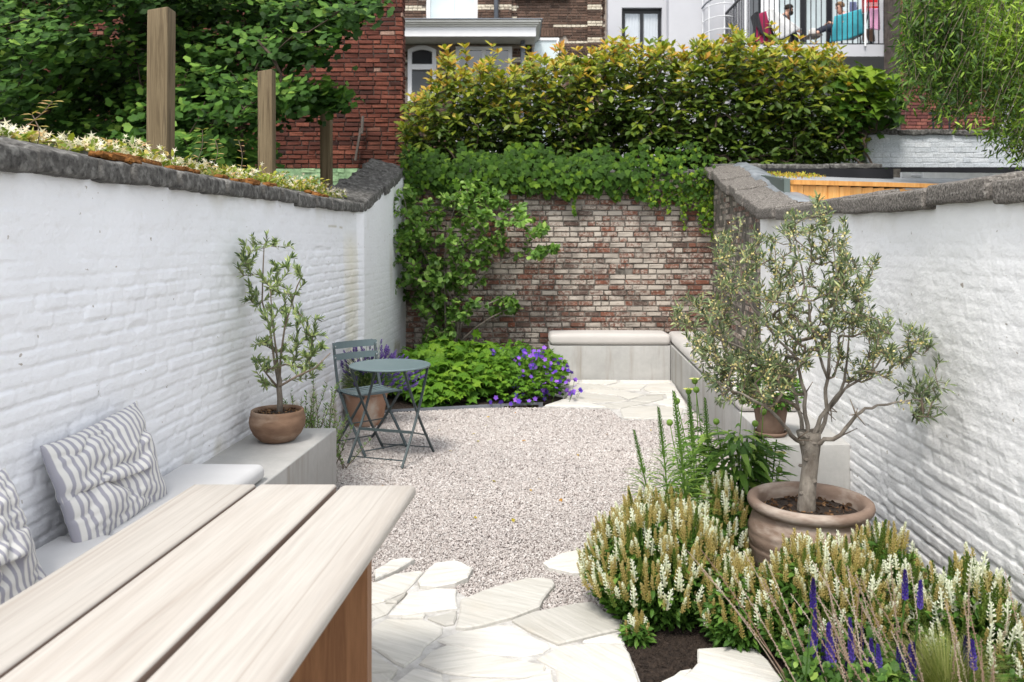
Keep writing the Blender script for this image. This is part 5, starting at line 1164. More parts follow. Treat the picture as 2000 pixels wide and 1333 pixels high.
for x in (7.50, 8.25):
    b = MB(); b.tube([(x, 17.75, fl), (x, 18.25, fl+.95)], .012, 6); b.tube([(x, 18.25, fl), (x, 17.75, fl+.95)], .012, 6); b.build('leg', M['white_paint'], t)
for i in range(6): y = 17.75+i*.10; b = MB(); b.tube([(7.45, y, fl+.95), (8.30, y, fl+.95)], .006, 5); b.build('line', M['white_paint'], t)
for (x0_, x1_, zt_, zb_, y_, c_, nm, lab) in ((7.48, 7.80, 6.86, 6.50, 18.05, (.55, .02, .03), 'shirt', 'red t-shirt hanging on the balcony laundry rack'), (7.50, 7.70, 6.50, 6.05, 17.72, (.70, .36, .55), 'shirt', 'pink garment hanging on the laundry rack'),
    (7.78, 8.10, 6.44, 6.0, 17.70, (.36, .52, .60), 'towel', 'pale blue towel hanging on the laundry rack'), (8.02, 8.14, 6.2, 5.85, 17.68, (.68, .34, .50), 'cloth', 'small pink cloth hanging lowest beside the pale blue towel'), (7.32, 7.46, 6.8, 6.4, 18.3, (.12, .14, .25), 'shirt', 'navy patterned garment hanging behind the seated woman'),
    (8.14, 8.5, 6.75, 5.9, 18.2, (.02, .02, .024), 'cover', 'black fabric cover at the right end of the balcony'), (7.46, 7.68, 6.12, 5.86, 17.95, (.16, .10, .07), 'bag', 'brown cloth bag under the pink garment')):
    drape(nm if nm != 'cover' else 'fabric_cover', [(x0_, y_, zt_), (x1_, y_, zt_), (x1_+.02, y_-.03, zb_), (x0_-.01, y_-.03, zb_)], cloth(nm+'_fabric', c_), lab, {'shirt': 'garment', 'towel': 'towel', 'cloth': 'cloth', 'cover': 'cover', 'bag': 'bag'}[nm], seed=int(x0_*10), fold=.02)
# ------------------------------------------------------------------ plants
def twig_leaves(paths, per, l0, l1, tm, spread=1.0, tail=.75, tonefn=None, lift=.3, angle=.9, droop=0.0, rnd=.35, min_i=0):
    pos_, yd, zd, sc, tn = [], [], [], [], []
    for p in paths:
        if p is None: continue
        p = np.asarray(p); seg = np.linalg.norm(np.diff(p, axis=0), axis=1); cum = np.concatenate([[0], np.cumsum(seg)]); T = cum[-1]
        n = per if not callable(per) else per(T)
        s = np.clip(T-np.linspace(0, 1, n)**1.0*min(T*.95, tail*.0+min(T, tail)), 0, T); q = np.stack([np.interp(s, cum, p[:, k]) for k in range(3)], 1)
        d = p[-1]-p[max(-3, -len(p))]; d = d/max(np.linalg.norm(d), 1e-6)
        r = unit(n); r = r-d*(r@d)[:, None]; r /= np.maximum(np.linalg.norm(r, axis=1, keepdims=True), 1e-6)
        y = d*math.cos(angle)+r*math.sin(angle)+unit(n)*rnd; y[:, 2] += lift-droop; y /= np.linalg.norm(y, axis=1, keepdims=True)
        z = np.tile([0, -.25, 1.], (n, 1))+unit(n)*.7
        pos_.append(q); yd.append(y); zd.append(z); sc.append(rng.uniform(l0, l1, n)); tn.append(tonefn(q, s, T) if tonefn else rng.random(n))
    P = np.concatenate(pos_); return P, frames(P, np.concatenate(yd), np.concatenate(zd), np.concatenate(sc)), np.concatenate(tn)
def tips_from(poly, n, Y0, Y1, fn=None):
    x, y = sample_poly(poly, n); Y = rng.uniform(Y0, Y1, n) if fn is None else fn(x, y, n); return np.stack([(x-CX)/F*Y, Y, H-(y-HY)/F*Y], 1)

# large olive tree in the terracotta pot
OT = thing('olive_tree', (BP.x, BP.y, .40), 'large old olive tree with gnarled trunk in the wide terracotta pot', 'tree')
tr = MB(); cx_, cy_ = dp(1578, 990, 3.84).x, 3.84; zs = np.linspace(.38, .76, 15)
def trr(z): t = (z-.38)/.38; return .042-.006*math.sin(min(t*2, 1)*1.5)+(.018*max(0, (t-.68)/.32)**1.0)
n = 22; V = []
for i, z in enumerate(zs):
    for k in range(n):
        a = 2*math.pi*k/n; r = trr(z)*(1+.22*(fbm(a*1.9+3*0, z*9, 5, 3)-.5)+.10*math.sin(a*3+z*7)*.4+(.16*max(0, (z-.66)/.1)*(float(vnoise(a*2.2, z*14, 9))-.3))); V.append((cx_+r*math.cos(a)+.01*math.sin(z*12), cy_+r*math.sin(a), z))
Fc = [(i*n+k, i*n+(k+1) % n, (i+1)*n+(k+1) % n, (i+1)*n+k) for i in range(len(zs)-1) for k in range(n)]+[tuple((len(zs)-1)*n+k for k in range(n))]
for i in range(26):                                             # knots and cut stubs
    a = random.uniform(0, 6.28); z = random.choice([random.uniform(.45, .7), .72, .75, .76]); c_ = Vector((cx_+trr(min(z, .76))*.93*math.cos(a), cy_+trr(min(z, .76))*.93*math.sin(a), z)); r = random.uniform(.005, .015)
    W, f_ = rbox((0, 0, 0), (r, r, r*.8), r*.9, 2); b0 = len(V); V += [tuple(c_+Vector(w)*random.uniform(.8, 1.2)) for w in W]; Fc += [tuple(j+b0 for j in f) for f in f_]
MB().add(V, Fc).build('trunk', M['bark'], OT, smooth=True)
o3 = lambda px, py, Y=3.84: tuple(dp(px, py, Y))
tb = lambda: o3(1577, 870)
limbs = [[tb(), o3(1590, 850, 3.82), o3(1610, 800, 3.80), o3(1618, 740, 3.78), o3(1622, 660, 3.75), o3(1632, 560, 3.72), o3(1625, 470, 3.72)],
 [tb(), o3(1570, 850, 3.9), o3(1560, 800, 3.95), o3(1545, 740, 4.0), o3(1530, 650, 4.05), o3(1515, 560, 4.1)],
 [tb(), o3(1600, 865, 3.80), o3(1640, 853, 3.76), o3(1672, 810, 3.72), o3(1700, 795, 3.70), o3(1750, 785, 3.68), o3(1800, 782, 3.7)],
 [tb(), o3(1600, 840, 3.88), o3(1622, 795, 3.92), o3(1650, 745, 3.95), o3(1655, 690, 3.97), o3(1665, 610, 4.0)],
 [tb(), o3(1555, 860, 3.78), o3(1530, 830, 3.7), o3(1490, 790, 3.62), o3(1450, 770, 3.58), o3(1400, 745, 3.55)],
 [tb(), o3(1575, 830, 3.84), o3(1572, 770, 3.82), o3(1556, 700, 3.80), o3(1500, 640, 3.78), o3(1440, 560, 3.78)],
 [o3(1622, 795, 3.92), o3(1650, 760, 3.85), o3(1700, 730, 3.8), o3(1730, 690, 3.78), o3(1790, 670, 3.78)],
 [o3(1556, 700, 3.80), o3(1480, 690, 3.72), o3(1420, 670, 3.68), o3(1350, 640, 3.66)],
 [o3(1618, 740, 3.78), o3(1590, 660, 3.70), o3(1570, 560, 3.66), o3(1555, 470, 3.66)]]
polys = [([(1395, 470), (1450, 430), (1500, 470), (1540, 410), (1600, 385), (1650, 430), (1655, 520), (1640, 640), (1600, 700), (1540, 760), (1450, 760), (1370, 690), (1310, 640), (1330, 580), (1400, 560)], 470),
 ([(1640, 470), (1712, 505), (1700, 560), (1690, 650), (1640, 640)], 70), ([(1620, 560), (1700, 560), (1760, 640), (1740, 740), (1650, 760), (1600, 700)], 75), ([(1690, 620), (1830, 645), (1830, 690), (1760, 720), (1690, 680)], 60), ([(1740, 770), (1830, 690), (1860, 760), (1840, 835), (1790, 825)], 42),
 ([(1350, 700), (1480, 690), (1560, 720), (1540, 770), (1460, 790), (1400, 790)], 130)]
tips = []
for pl, k in polys:
    x, y = sample_poly(pl, k); Yt = 3.80+rng.normal(0, .20, k); Yt = np.clip(Yt, 3.4, 4.25); xm = np.minimum((x-CX)/F*Yt, 1.93); tips.append(np.stack([xm, Yt, H-(y-HY)/F*Yt], 1))
tips = np.concatenate(tips); tips[:, 2] = np.maximum(tips[:, 2], .72)
mb, paths = branch(limbs, tips, .0012, .42, .06, .12, .7, 5, .010)
# limb skeleton itself drawn thicker
for i, l in enumerate(limbs):
    n_ = len(l); r = np.linspace(.0125 if i < 6 else .007, .0025, n_); l2 = []; r2 = []
    for a in range(n_-1):
        for s in range(3): t = s/3; l2.append(Vector(l[a]).lerp(Vector(l[a+1]), t)+Vector(rng.normal(size=3)*.004)); r2.append(r[a]*(1-t)+r[a+1]*t)
    l2.append(Vector(l[-1])); r2.append(r[-1]); MB().tube(l2, r2, 8).build('limb', M['bark'], OT, smooth=True)
for i in range(30): a = Vector(random.choice(limbs)[random.choice([1, 2, 3])]); mb.tube([a, a+Vector(unit(1)[0])*random.uniform(.03, .10)], [.004, .0015], 5)
mb.build('twigs', M['twig'], OT, smooth=True, kind='stuff')
LT = [leaf_t(.10, .06, .25), leaf_t(.115, .16, .2), leaf_t(.09, -.05, .3)]
P, Ms, tn = twig_leaves(paths, lambda T: 12, .027, .048, LT, tail=.34, angle=.8, lift=.10, tonefn=lambda q, s, T: np.clip(rng.beta(2, 2.4, len(q))+.15*(s/T > .85), 0, 1))
scatter(OT, 'leaf', LT, rng.integers(0, 3, len(P)), Ms, tn, M['olive_leaf'], 300, 'foliage')
bt = [leaf_t(.5, .1, .3)]; k = 5200; ii = rng.integers(0, len(P), k); ii = ii[P[ii, 0] < 1.75]; k = len(ii)
join('blossom', bt, np.zeros(k, int), frames(P[ii]+rng.normal(0, .010, (k, 3)), unit(k), unit(k), rng.uniform(.006, .013, k)), rng.random(k), M['olive_bud'], OT)

# small olive in the bowl
SO = thing('olive_tree', (SP.x, SP.y, .6), 'small slender olive in the brown bowl pot on the left bench', 'tree')
s3 = lambda px, py, Y=None: tuple(dp(px, py, Y or SP.y))
st = [[s3(546, 815), s3(547, 780), s3(545, 760), s3(546, 745)], [s3(546, 745), s3(535, 700), s3(527, 640), s3(512, 590), s3(514, 520), s3(516, 478)], [s3(546, 745), s3(540, 690), s3(531, 620), s3(528, 560)],
      [s3(546, 745), s3(548, 700), s3(556, 640), s3(580, 560), s3(590, 540)], [s3(546, 755, 4.95), s3(580, 735, 4.9), s3(615, 720, 4.88), s3(645, 690, 4.86)], [s3(545, 760), s3(520, 730, 5.08), s3(500, 700, 5.1)]]
po = [([(450, 510), (470, 465), (520, 455), (570, 480), (600, 545), (590, 620), (560, 640), (500, 640), (465, 580)], 95), ([(560, 640), (620, 600), (640, 660), (635, 720), (600, 745), (545, 720)], 60), ([(480, 680), (530, 640), (550, 700), (520, 760), (490, 720)], 26)]
tips = np.concatenate([tips_from(p, k, 4.85, 5.2) for p, k in po]); tips[:, 0] = np.maximum(tips[:, 0], -1.60)
mb, paths = branch(st, tips, .0010, .42, .05, .08, .15, 5, .006); mb.build('twigs', M['twig'], SO, smooth=True, kind='stuff')
b = MB(); b.tube([Vector(p) for p in st[0]]+[Vector(st[1][1])], [.019, .017, .016, .017, .008], 10); b.build('trunk', M['bark'], SO, smooth=True)
for l in st[1:]: MB().tube([Vector(p) for p in l], list(np.linspace(.008, .003, len(l))), 6).build('limb', M['twig'], SO, smooth=True)
LT2 = [leaf_t(.12, .05, .25), leaf_t(.14, .14, .2)]
P, Ms, tn = twig_leaves(paths, lambda T: 16, .030, .052, LT2, tail=.34, angle=.6, lift=.35); tn = tn**.7
scatter(SO, 'leaf', LT2, rng.integers(0, 2, len(P)), Ms, tn, M['olive_small'], 300, 'foliage')

# photinia hedge above the rear wall
HG = thing('photinia_hedge', (1.5, 11, 2), 'tall evergreen hedge with orange young leaves above the rear brick wall', 'hedge')
top = [(785, 200), (815, 190), (848, 165), (868, 110), (885, 120), (915, 150), (960, 110), (975, 150), (1020, 130), (1040, 105), (1075, 130), (1090, 95), (1130, 120), (1180, 92), (1215, 72), (1250, 105), (1290, 82), (1330, 110), (1370, 75), (1400, 100), (1440, 60), (1480, 95), (1530, 85), (1560, 100), (1600, 95), (1640, 110), (1660, 150), (1690, 180), (1705, 240), (1690, 300)]
poly = top+[(1620, 315), (1380, 325), (1000, 320), (850, 330), (790, 335)]
pr_ = np.array(sorted(top)); topy = lambda x: np.interp(x, pr_[:, 0], pr_[:, 1])
tips = tips_from(poly, 2700, 10.5, 12.0); x_, _ = None, None
ex = []                                                          # upright leaders breaking the top line
for (a, c, y_) in ((800, 190, 10.9), (868, 98, 10.9), (905, 95, 11), (1000, 125, 10.9), (1060, 118, 11), (1130, 100, 11), (1155, 105, 10.8), (1240, 82, 11), (1262, 88, 10.9), (1310, 92, 11), (1395, 88, 10.9), (1415, 75, 11), (1470, 80, 11), (1535, 84, 10.8), (1585, 88, 11), (1625, 92, 10.9), (846, 150, 11), (880, 110, 11), (965, 92, 10.9), (1037, 98, 11), (1090, 100, 11.1), (1100, 95, 11), (1215, 66, 11), (1285, 80, 11), (1370, 78, 11), (1436, 60, 11), (1500, 80, 10.9), (1512, 50, 10.9), (1560, 78, 10.9), (1640, 98, 11), (1190, 88, 11), (1330, 98, 11), (1610, 95, 11), (1445, 72, 10.8)):
    for j in range(3): ex.append(tuple(dp(a+random.uniform(-7, 7), c+j*13, y_)))
tips = np.concatenate([tips, np.array(ex)])
roots = [[(x, 11.1+.1*math.sin(x*7), .0), (x+.02, 11.1, 1.2), (x+random.uniform(-.1, .1), 11.05, 2.3)] for x in np.arange(-1.25, 4.4, .38)]
mb, paths = branch(roots, tips, .0022, .42, .14, .15, .5, 4, .018)
for r_ in roots: mb.tube([Vector(p) for p in r_], [.025, .02, .016], 6)
mb.build('stems', M['twig_dark'], HG, smooth=True, kind='stuff')
PL = [leaf_t(.20, .16, .2, ((.3, .75), (.65, 1))), leaf_t(.22, .28, .15, ((.35, .8), (.7, .95)))]
pos_, yd, zd, sc, tn = [], [], [], [], []
for p in paths:
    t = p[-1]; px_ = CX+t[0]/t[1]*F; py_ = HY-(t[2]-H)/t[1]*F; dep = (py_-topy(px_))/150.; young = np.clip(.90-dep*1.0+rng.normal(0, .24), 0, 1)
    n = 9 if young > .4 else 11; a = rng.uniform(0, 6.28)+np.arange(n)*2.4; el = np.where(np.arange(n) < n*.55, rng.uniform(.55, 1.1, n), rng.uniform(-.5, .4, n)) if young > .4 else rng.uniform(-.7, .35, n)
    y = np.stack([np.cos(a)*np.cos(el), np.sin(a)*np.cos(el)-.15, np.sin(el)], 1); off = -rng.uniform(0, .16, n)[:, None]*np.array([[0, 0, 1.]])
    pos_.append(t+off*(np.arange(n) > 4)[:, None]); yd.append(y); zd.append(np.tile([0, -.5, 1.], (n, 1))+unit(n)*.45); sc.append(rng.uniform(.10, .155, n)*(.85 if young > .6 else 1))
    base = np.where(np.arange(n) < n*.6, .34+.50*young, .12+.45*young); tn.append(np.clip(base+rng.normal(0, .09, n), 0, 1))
P = np.concatenate(pos_); Ms = frames(P, np.concatenate(yd), np.concatenate(zd), np.concatenate(sc)); tn = np.concatenate(tn)
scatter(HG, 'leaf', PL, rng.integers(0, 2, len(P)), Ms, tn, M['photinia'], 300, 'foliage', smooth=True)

# climbing vine with big lobed leaves at the right end of the hedge
VP = thing('grape_vine', (4.3, 10.7, 2.5), 'bright green large-leaved vine at the right end of the hedge', 'plant')
tips = tips_from([(1640, 150), (1690, 125), (1740, 145), (1760, 190), (1750, 240), (1700, 265), (1660, 310), (1620, 260)], 170, 10.5, 10.95)
tips = np.concatenate([tips, np.array([tuple(dp(x, y, 10.5)) for x, y in ((1690, 300), (1700, 315), (1700, 325), (1705, 335), (1720, 342), (1735, 345), (1690, 285), (1680, 320), (1685, 270), (1725, 335))])])
mb, paths = branch([[(4.3, 11, 0), (4.3, 11, 1.5), (4.3, 10.9, 2.6)]], tips, .003, .4, .12, .2, .4, 4, .015); mb.build('stems', M['twig_dark'], VP, kind='stuff', smooth=True)
GL = [lobed_t(5, .62, seed=1), lobed_t(5, .7, seed=2)]
n = len(tips)*2; P = np.repeat(tips, 2, 0)+rng.normal(0, .03, (n, 3)); sc = np.where(P[:, 2] > 3.2, rng.uniform(.13, .24, n), rng.uniform(.06, .11, n)); tn = np.clip((P[:, 2]-2.6)/1.3+rng.normal(0, .15, n), .1, 1)
scatter(VP, 'leaf', GL, rng.integers(0, 2, n), frames(P, unit(n)*.6+[0, -.6, -.5], unit(n)*.35+[.1, -.55, .8], sc), tn, M['ivy'], 300, 'foliage')

# ivy along the top of the rear wall
IV = thing('ivy', (.5, 10.1, 2.4), 'glossy green ivy trailing over the top of the rear brick wall', 'climber')
IL = [lobed_t(3, .66, seed=3, spread=1.9), lobed_t(3, .72, seed=4, spread=1.8), lobed_t(5, .75, seed=5, spread=2.2)]
n = 2500; x = rng.uniform(785, 1398, n); lowb = 352+26*vnoise(x/24., x*0+3, 5)+22*vnoise(x/9., x*0+8, 6)+np.where(x > 1270, 22, 0)-np.where(x < 850, 6, 0)+np.where(x > 1365, 40, 0); topb = 268+34*vnoise(x/21., x*0+1, 8); y = topb+(lowb-topb)*rng.random(n)**.8
Yd = 10.28-.24*np.sin(np.clip((y-285)/85, 0, 1)*math.pi*.75)*rng.uniform(.5, 1.1, n)+np.where(y < 305, .15, 0); P = np.stack([(x-CX)/F*Yd, Yd, H-(y-HY)/F*Yd], 1); Pb = P.copy()
strands = []                                                    # hanging strands
for (sx, y0_, y1_, sw) in ((1390, 330, 470, 9), (1383, 340, 440, 8), (1372, 350, 455, 7), (1340, 350, 425, 5), (1334, 350, 445, 4), (1300, 350, 400, 6), (1308, 355, 415, 5), (1268, 350, 392, 5), (1275, 345, 400, 7), (1124, 350, 418, 3), (1360, 350, 410, 9), (1397, 350, 450, 6), (1028, 345, 372, 6), (800, 330, 420, 14), (788, 330, 400, 12), (815, 335, 395, 12), (1325, 340, 390, 10), (1350, 340, 395, 12), (1378, 330, 400, 14)):
    k = int((y1_-y0_)*.42*(1+sw/14)); yy = np.linspace(y0_, y1_, k); xx = sx+rng.normal(0, sw*.55, k)+4*np.sin(yy/17); Y_ = 10.16-rng.uniform(0, .05, k); strands.append(np.stack([(xx-CX)/F*Y_, Y_, H-(yy-HY)/F*Y_], 1))
    b = MB(); b.tube([Vector(strands[-1][i]) for i in range(0, k, max(1, k//6))], .003, 4); b.build('stem', M['twig'], IV)
Ps = np.concatenate(strands); n2 = len(Ps); P = np.concatenate([P, Ps]); nn_ = len(P); sc = np.concatenate([rng.uniform(.055, .12, n), rng.uniform(.035, .062, n2)])
px_ = CX+P[:, 0]/P[:, 1]*F; tn = np.concatenate([rng.beta(2, 2.2, n)*.85, rng.uniform(.45, .95, n2)]); tn = np.where((px_ > 1240) & (rng.random(nn_) < .4), np.clip(tn+.25, 0, 1), tn); sc = np.where((px_ > 1260) | (px_ < 830), sc*.72, sc)
yd = np.stack([rng.normal(0, .45, nn_), rng.normal(-.25, .2, nn_), np.full(nn_, -1.)], 1); zd = np.stack([rng.normal(0, .3, nn_), np.full(nn_, -1.), rng.uniform(.1, .9, nn_)], 1)
scatter(IV, 'leaf', IL, rng.integers(0, 3, nn_), frames(P, yd, zd, sc), tn, M['ivy'], 300, 'foliage')

# multi-stemmed shrub trained on the rear wall
WSH = thing('wall_shrub', (-.75, 9.9, 0), 'loose multi-stemmed green shrub growing against the rear brick wall', 'shrub')
w3 = lambda px, py, Y=9.9: tuple(dp(px, py, Y))
st = [[w3(872, 700), w3(871, 640), w3(868, 580), w3(868, 500, 9.85), w3(880, 430, 9.8), w3(900, 370, 9.8)], [w3(890, 690), w3(895, 640), w3(890, 600), w3(870, 560), w3(830, 500), w3(800, 440), w3(790, 390)], [w3(890, 690), w3(905, 620), w3(925, 560), w3(945, 500), w3(950, 440)],
      [w3(885, 680), w3(930, 640), w3(960, 620), w3(1000, 600)], [w3(925, 560), w3(960, 520), w3(1010, 500), w3(1080, 488)], [w3(868, 580), w3(830, 570), w3(780, 545), w3(750, 530)], [w3(945, 500), w3(980, 430), w3(1020, 395)], [w3(905, 620), w3(940, 600), w3(985, 580), w3(1030, 590)]]
po = [([(800, 440), (860, 360), (935, 345), (995, 375), (1010, 410), (980, 440), (1000, 470), (960, 520), (905, 560), (880, 620), (850, 640), (820, 610), (780, 580), (740, 570), (735, 510), (775, 480), (790, 440)], 250), ([(745, 425), (775, 370), (810, 360), (820, 450), (790, 500)], 44), ([(1000, 470), (1060, 440), (1085, 450), (1040, 470)], 8), ([(1020, 505), (1060, 485), (1095, 488), (1060, 503)], 12), ([(960, 395), (1040, 385), (1080, 455), (1000, 440)], 12),
      ([(830, 620), (900, 610), (880, 690), (830, 690)], 26), ([(930, 600), (1000, 575), (1045, 585), (1010, 605), (950, 615)], 12), ([(850, 540), (950, 540), (930, 640), (860, 600)], 20)]
tips = np.concatenate([tips_from(p, k, 9.45, 10.1) for p, k in po])
mb, paths = branch(st, tips, .0022, .42, .09, .12, .5, 5, .014); mb.build('twigs', M['twig'], WSH, kind='stuff', smooth=True)
for l in st: MB().tube([Vector(p) for p in l], list(np.linspace(.016, .005, len(l))), 6).build('stem', M['bark'], WSH, smooth=True)
SL = [leaf_t(.36, .12, .15, ((.25, .8), (.65, 1))), leaf_t(.42, .2, .12, ((.3, .85), (.7, .95))), leaf_t(.32, .3, .2, ((.3, .85), (.65, .9)))]
P, Ms, tn = twig_leaves(paths, lambda T: 12, .058, .092, SL, tail=.34, angle=1.1, lift=-.05, tonefn=lambda q, s, T: np.clip(rng.beta(2.2, 2.2, len(q))+(q[:, 2]-1.6)*.12, 0, 1))
Ms[:, :3, 2] = Ms[:, :3, 2]
scatter(WSH, 'leaf', SL, rng.integers(0, 3, len(P)), Ms, tn, M['shrub'], 300, 'foliage')

# ginkgo filling the upper left
GK = thing('ginkgo_tree', (-4, 7.4, 0), 'dense dark green fan-leaved tree filling the upper left behind the posts', 'tree')
root = [[(-4.2, 9.2, 0), (-4.2, 9.1, 1.5), (-4.0, 9.0, 3.0), (-3.9, 9.0, 4.6), (-3.8, 9, 6)], [(-4.1, 9.1, 2.0), (-2.8, 8.9, 2.9), (-1.9, 8.7, 3.6)], [(-4.1, 9.1, 2.4), (-5.6, 8.7, 3.2)]]
po = [([(-60, -120), (720, -120), (700, 0), (680, 40), (650, 65), (620, 80), (600, 110), (560, 100), (520, 130), (560, 170), (540, 200), (490, 250), (480, 330), (-60, 330)], 720)]
def gdepth(x, y, n): return 8.6+rng.uniform(-1.0, 1.1, n)-.5*np.sin(x/95.+y/70.)
tips = np.concatenate([tips_from(p, k, 7, 9, gdepth) for p, k in po]); tips = np.concatenate([tips, tips_from([(560, 160), (655, 170), (640, 200), (540, 200)], 22, 8.3, 8.8), tips_from([(600, -80), (730, -80), (705, 10), (670, 50), (610, 70)], 50, 8.3, 9.3)])
mb, paths = branch(root, tips, .004, .42, .2, -.05, .4, 4, .07); mb.build('branches', M['twig_dark'], GK, kind='stuff', smooth=True)
b = MB(); b.tube([Vector(p) for p in root[0]], [.16, .14, .12, .09, .05], 10); b.build('trunk', M['bark'], GK, smooth=True)
GT = [fan_t(6, 1.2, .1, .25, 1), fan_t(7, 1.35, .12, -.2, 2), fan_t(6, 1.1, .08, .35, 3)]
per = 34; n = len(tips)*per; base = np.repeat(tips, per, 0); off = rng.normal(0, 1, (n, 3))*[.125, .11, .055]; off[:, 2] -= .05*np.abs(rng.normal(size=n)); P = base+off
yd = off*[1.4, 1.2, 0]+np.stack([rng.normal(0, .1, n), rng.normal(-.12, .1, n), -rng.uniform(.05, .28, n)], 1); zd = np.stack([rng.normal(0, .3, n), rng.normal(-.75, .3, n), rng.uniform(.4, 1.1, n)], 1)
tn = np.clip(rng.beta(2, 2.5, n)*.8+np.repeat(rng.normal(0, .12, len(tips)), per)+off[:, 2]*3.0+.12, 0, 1)  # upper leaves of each pad lighter, lower darker: highlight and shade painted as tone
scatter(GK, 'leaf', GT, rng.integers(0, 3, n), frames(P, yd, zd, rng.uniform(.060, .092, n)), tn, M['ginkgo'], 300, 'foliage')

# willow at the upper right
WI = thing('willow_tree', (6.2, 8.6, 0), 'weeping willow hanging into the upper right corner', 'tree')
b = MB(); b.tube([(7.3, 9.2, 0), (7.2, 9.1, 2.5), (6.9, 9.0, 4.5), (6.3, 8.9, 6), (5.6, 8.8, 6.9)], [.2, .17, .13, .09, .04], 10); b.tube([(6.9, 9, 4.3), (5.8, 8.8, 5.3), (5.0, 8.6, 5.7)], [.09, .06, .02], 8); b.build('trunk', M['bark'], WI, smooth=True)
low = np.array([(1750, 150), (1762, 215), (1780, 235), (1800, 120), (1830, 190), (1850, 235), (1880, 250), (1905, 240), (1925, 180), (1945, 255), (1965, 290), (2000, 325), (2080, 330)]); ww = MB(); P, yd, zd, sc = [], [], [], []
for i in range(520):
    x = rng.uniform(1785, 2100) if i > 60 else rng.uniform(1775, 1850); lw = np.interp(x, low[:, 0], low[:, 1])*(1-.62*rng.random()**1.3); y0_ = rng.uniform(-160, lw*.7-20); Y_ = 8.7+rng.uniform(-.7, .9)
    a = dp(x+rng.uniform(-10, 40), y0_, Y_); c = dp(x, lw, Y_); L_ = (a-c).length; n = max(4, int(L_/.017)); ph = rng.uniform(0, 6)
    pts = [a.lerp(c, t)+Vector((.10*math.sin(t*3.5+ph)*L_-.10*L_*t*t, .08*math.cos(t*2+ph)*L_, 0)) for t in np.linspace(0, 1, 7)]; ww.tube(pts, [.0025]*6+[.001], 4, cap=False)
    s = np.linspace(0, 6, n); pa = np.array([tuple(q) for q in pts]); q = np.stack([np.interp(s, range(7), pa[:, k]) for k in range(3)], 1)+rng.normal(0, .05, (n, 3)); ang = rng.uniform(0, 6.28, n)
    P.append(q); yd.append(np.stack([np.cos(ang)*.75, np.sin(ang)*.6, -rng.uniform(-.1, 1.1, n)], 1)); zd.append(unit(n)+[0, -.5, .7]); sc.append(rng.uniform(.05, .095, n))
ww.build('hanging_twigs', M['twig'], WI, kind='stuff', smooth=True)
P = np.concatenate(P); n = len(P); cl = vnoise(P[:, 0]*3, P[:, 2]*3, 4)
WT = [leaf_t(.13, .35, .15), leaf_t(.14, -.25, .2), leaf_t(.12, .7, .1)]
scatter(WI, 'leaf', WT, rng.integers(0, 3, n), frames(P, np.concatenate(yd), np.concatenate(zd), np.concatenate(sc)), np.clip(rng.beta(1.6, 2.0, n)*.8+cl*.7-.25, 0, 1), M['willow'], 300, 'foliage')

# star jasmine along the left coping
JA = thing('star_jasmine', (-2, 5.5, 1.9), 'flowering star jasmine with cream blossoms spilling over the left coping', 'climber')
n = 3600; Yj = rng.uniform(3.0, 9.0, n); t = rng.random(n); xj = np.array([lx(v) for v in Yj])-.16-.24*t; hmax = np.interp(Yj, [3, 4, 6, 7.5, 9.0], [.08, .10, .16, .17, .05])*(.6+.6*vnoise(Yj*4, Yj*0, 3)); zj = 1.985+hmax*rng.random(n)**.8*(1-.3*t)
P = np.stack([xj, Yj, zj], 1); k = n; JL = [leaf_t(.22, .12, .2), leaf_t(.26, .2, .15)]
scatter(JA, 'leaf', JL, rng.integers(0, 2, n), frames(P, unit(n)+[.35, -.2, .35], unit(n)*.5+[0, -.2, 1], rng.uniform(.035, .060, n)), np.clip(rng.beta(2, 2, n)+.05, 0, 1), M['jasmine'], 220, 'foliage')
fs = []                                                          # five-petalled flower
for i in range(5):
    a = i*2*math.pi/5; fs.append((math.cos(a)*.5+math.cos(a+.6)*.12, math.sin(a)*.5+math.sin(a+.6)*.12, .05)); fs.append((math.cos(a+.63)*.14, math.sin(a+.63)*.14, 0))
FT = [([(0, 0, 0)]+fs, [(0, i+1, (i+1) % 10+1) for i in range(10)])]
n = 2600; sel = rng.integers(0, k, n); Pf = P[sel]+rng.normal(0, .015, (n, 3))+[.01, -.01, .02]; cm = vnoise(Pf[:, 1]*5, Pf[:, 1]*0+2, 9) > .36; Pf = Pf[cm]; n = len(Pf)
scatter(JA, 'flower', FT, np.zeros(n, int), frames(Pf, unit(n), unit(n)*.6+[.4, -.9, .5], rng.uniform(.028, .042, n)), rng.random(n), M['jasmine_fl'], 80, 'blossom')
sh = MB(); Pn, yn = [], []
for (x, y, x2, y2, Yv) in ((90, 275, 70, 225, 3.4), (70, 225, 110, 200, 3.4), (65, 250, 60, 290, 3.4), (395, 300, 400, 255, 5.2), (480, 315, 470, 275, 6.5), (430, 300, 425, 275, 5.6), (100, 255, 120, 290, 3.5), (300, 310, 290, 280, 4.5)):
    a, c = dp(x, y+25, Yv), dp(x2, y2, Yv); a.x -= .05; pts = [a.lerp(c, t)+Vector((.02*math.sin(t*4), 0, .015*math.sin(t*3))) for t in np.linspace(0, 1, 6)]; sh.tube(pts, .0022, 4)
    for q in pts[1:]:
        for s_ in (-1, 1): Pn.append(tuple(q)); yn.append((s_, -.3, .25))
n = len(Pn); sh.build('shoots', M['twig'], JA, kind='stuff')
join('young_leaves', JL, np.zeros(n, int), frames(Pn, np.array(yn)+unit(n)*.3, np.tile([0, -.3, 1.], (n, 1)), rng.uniform(.035, .05, n)), rng.uniform(.7, 1, n), M['jasmine'], JA)

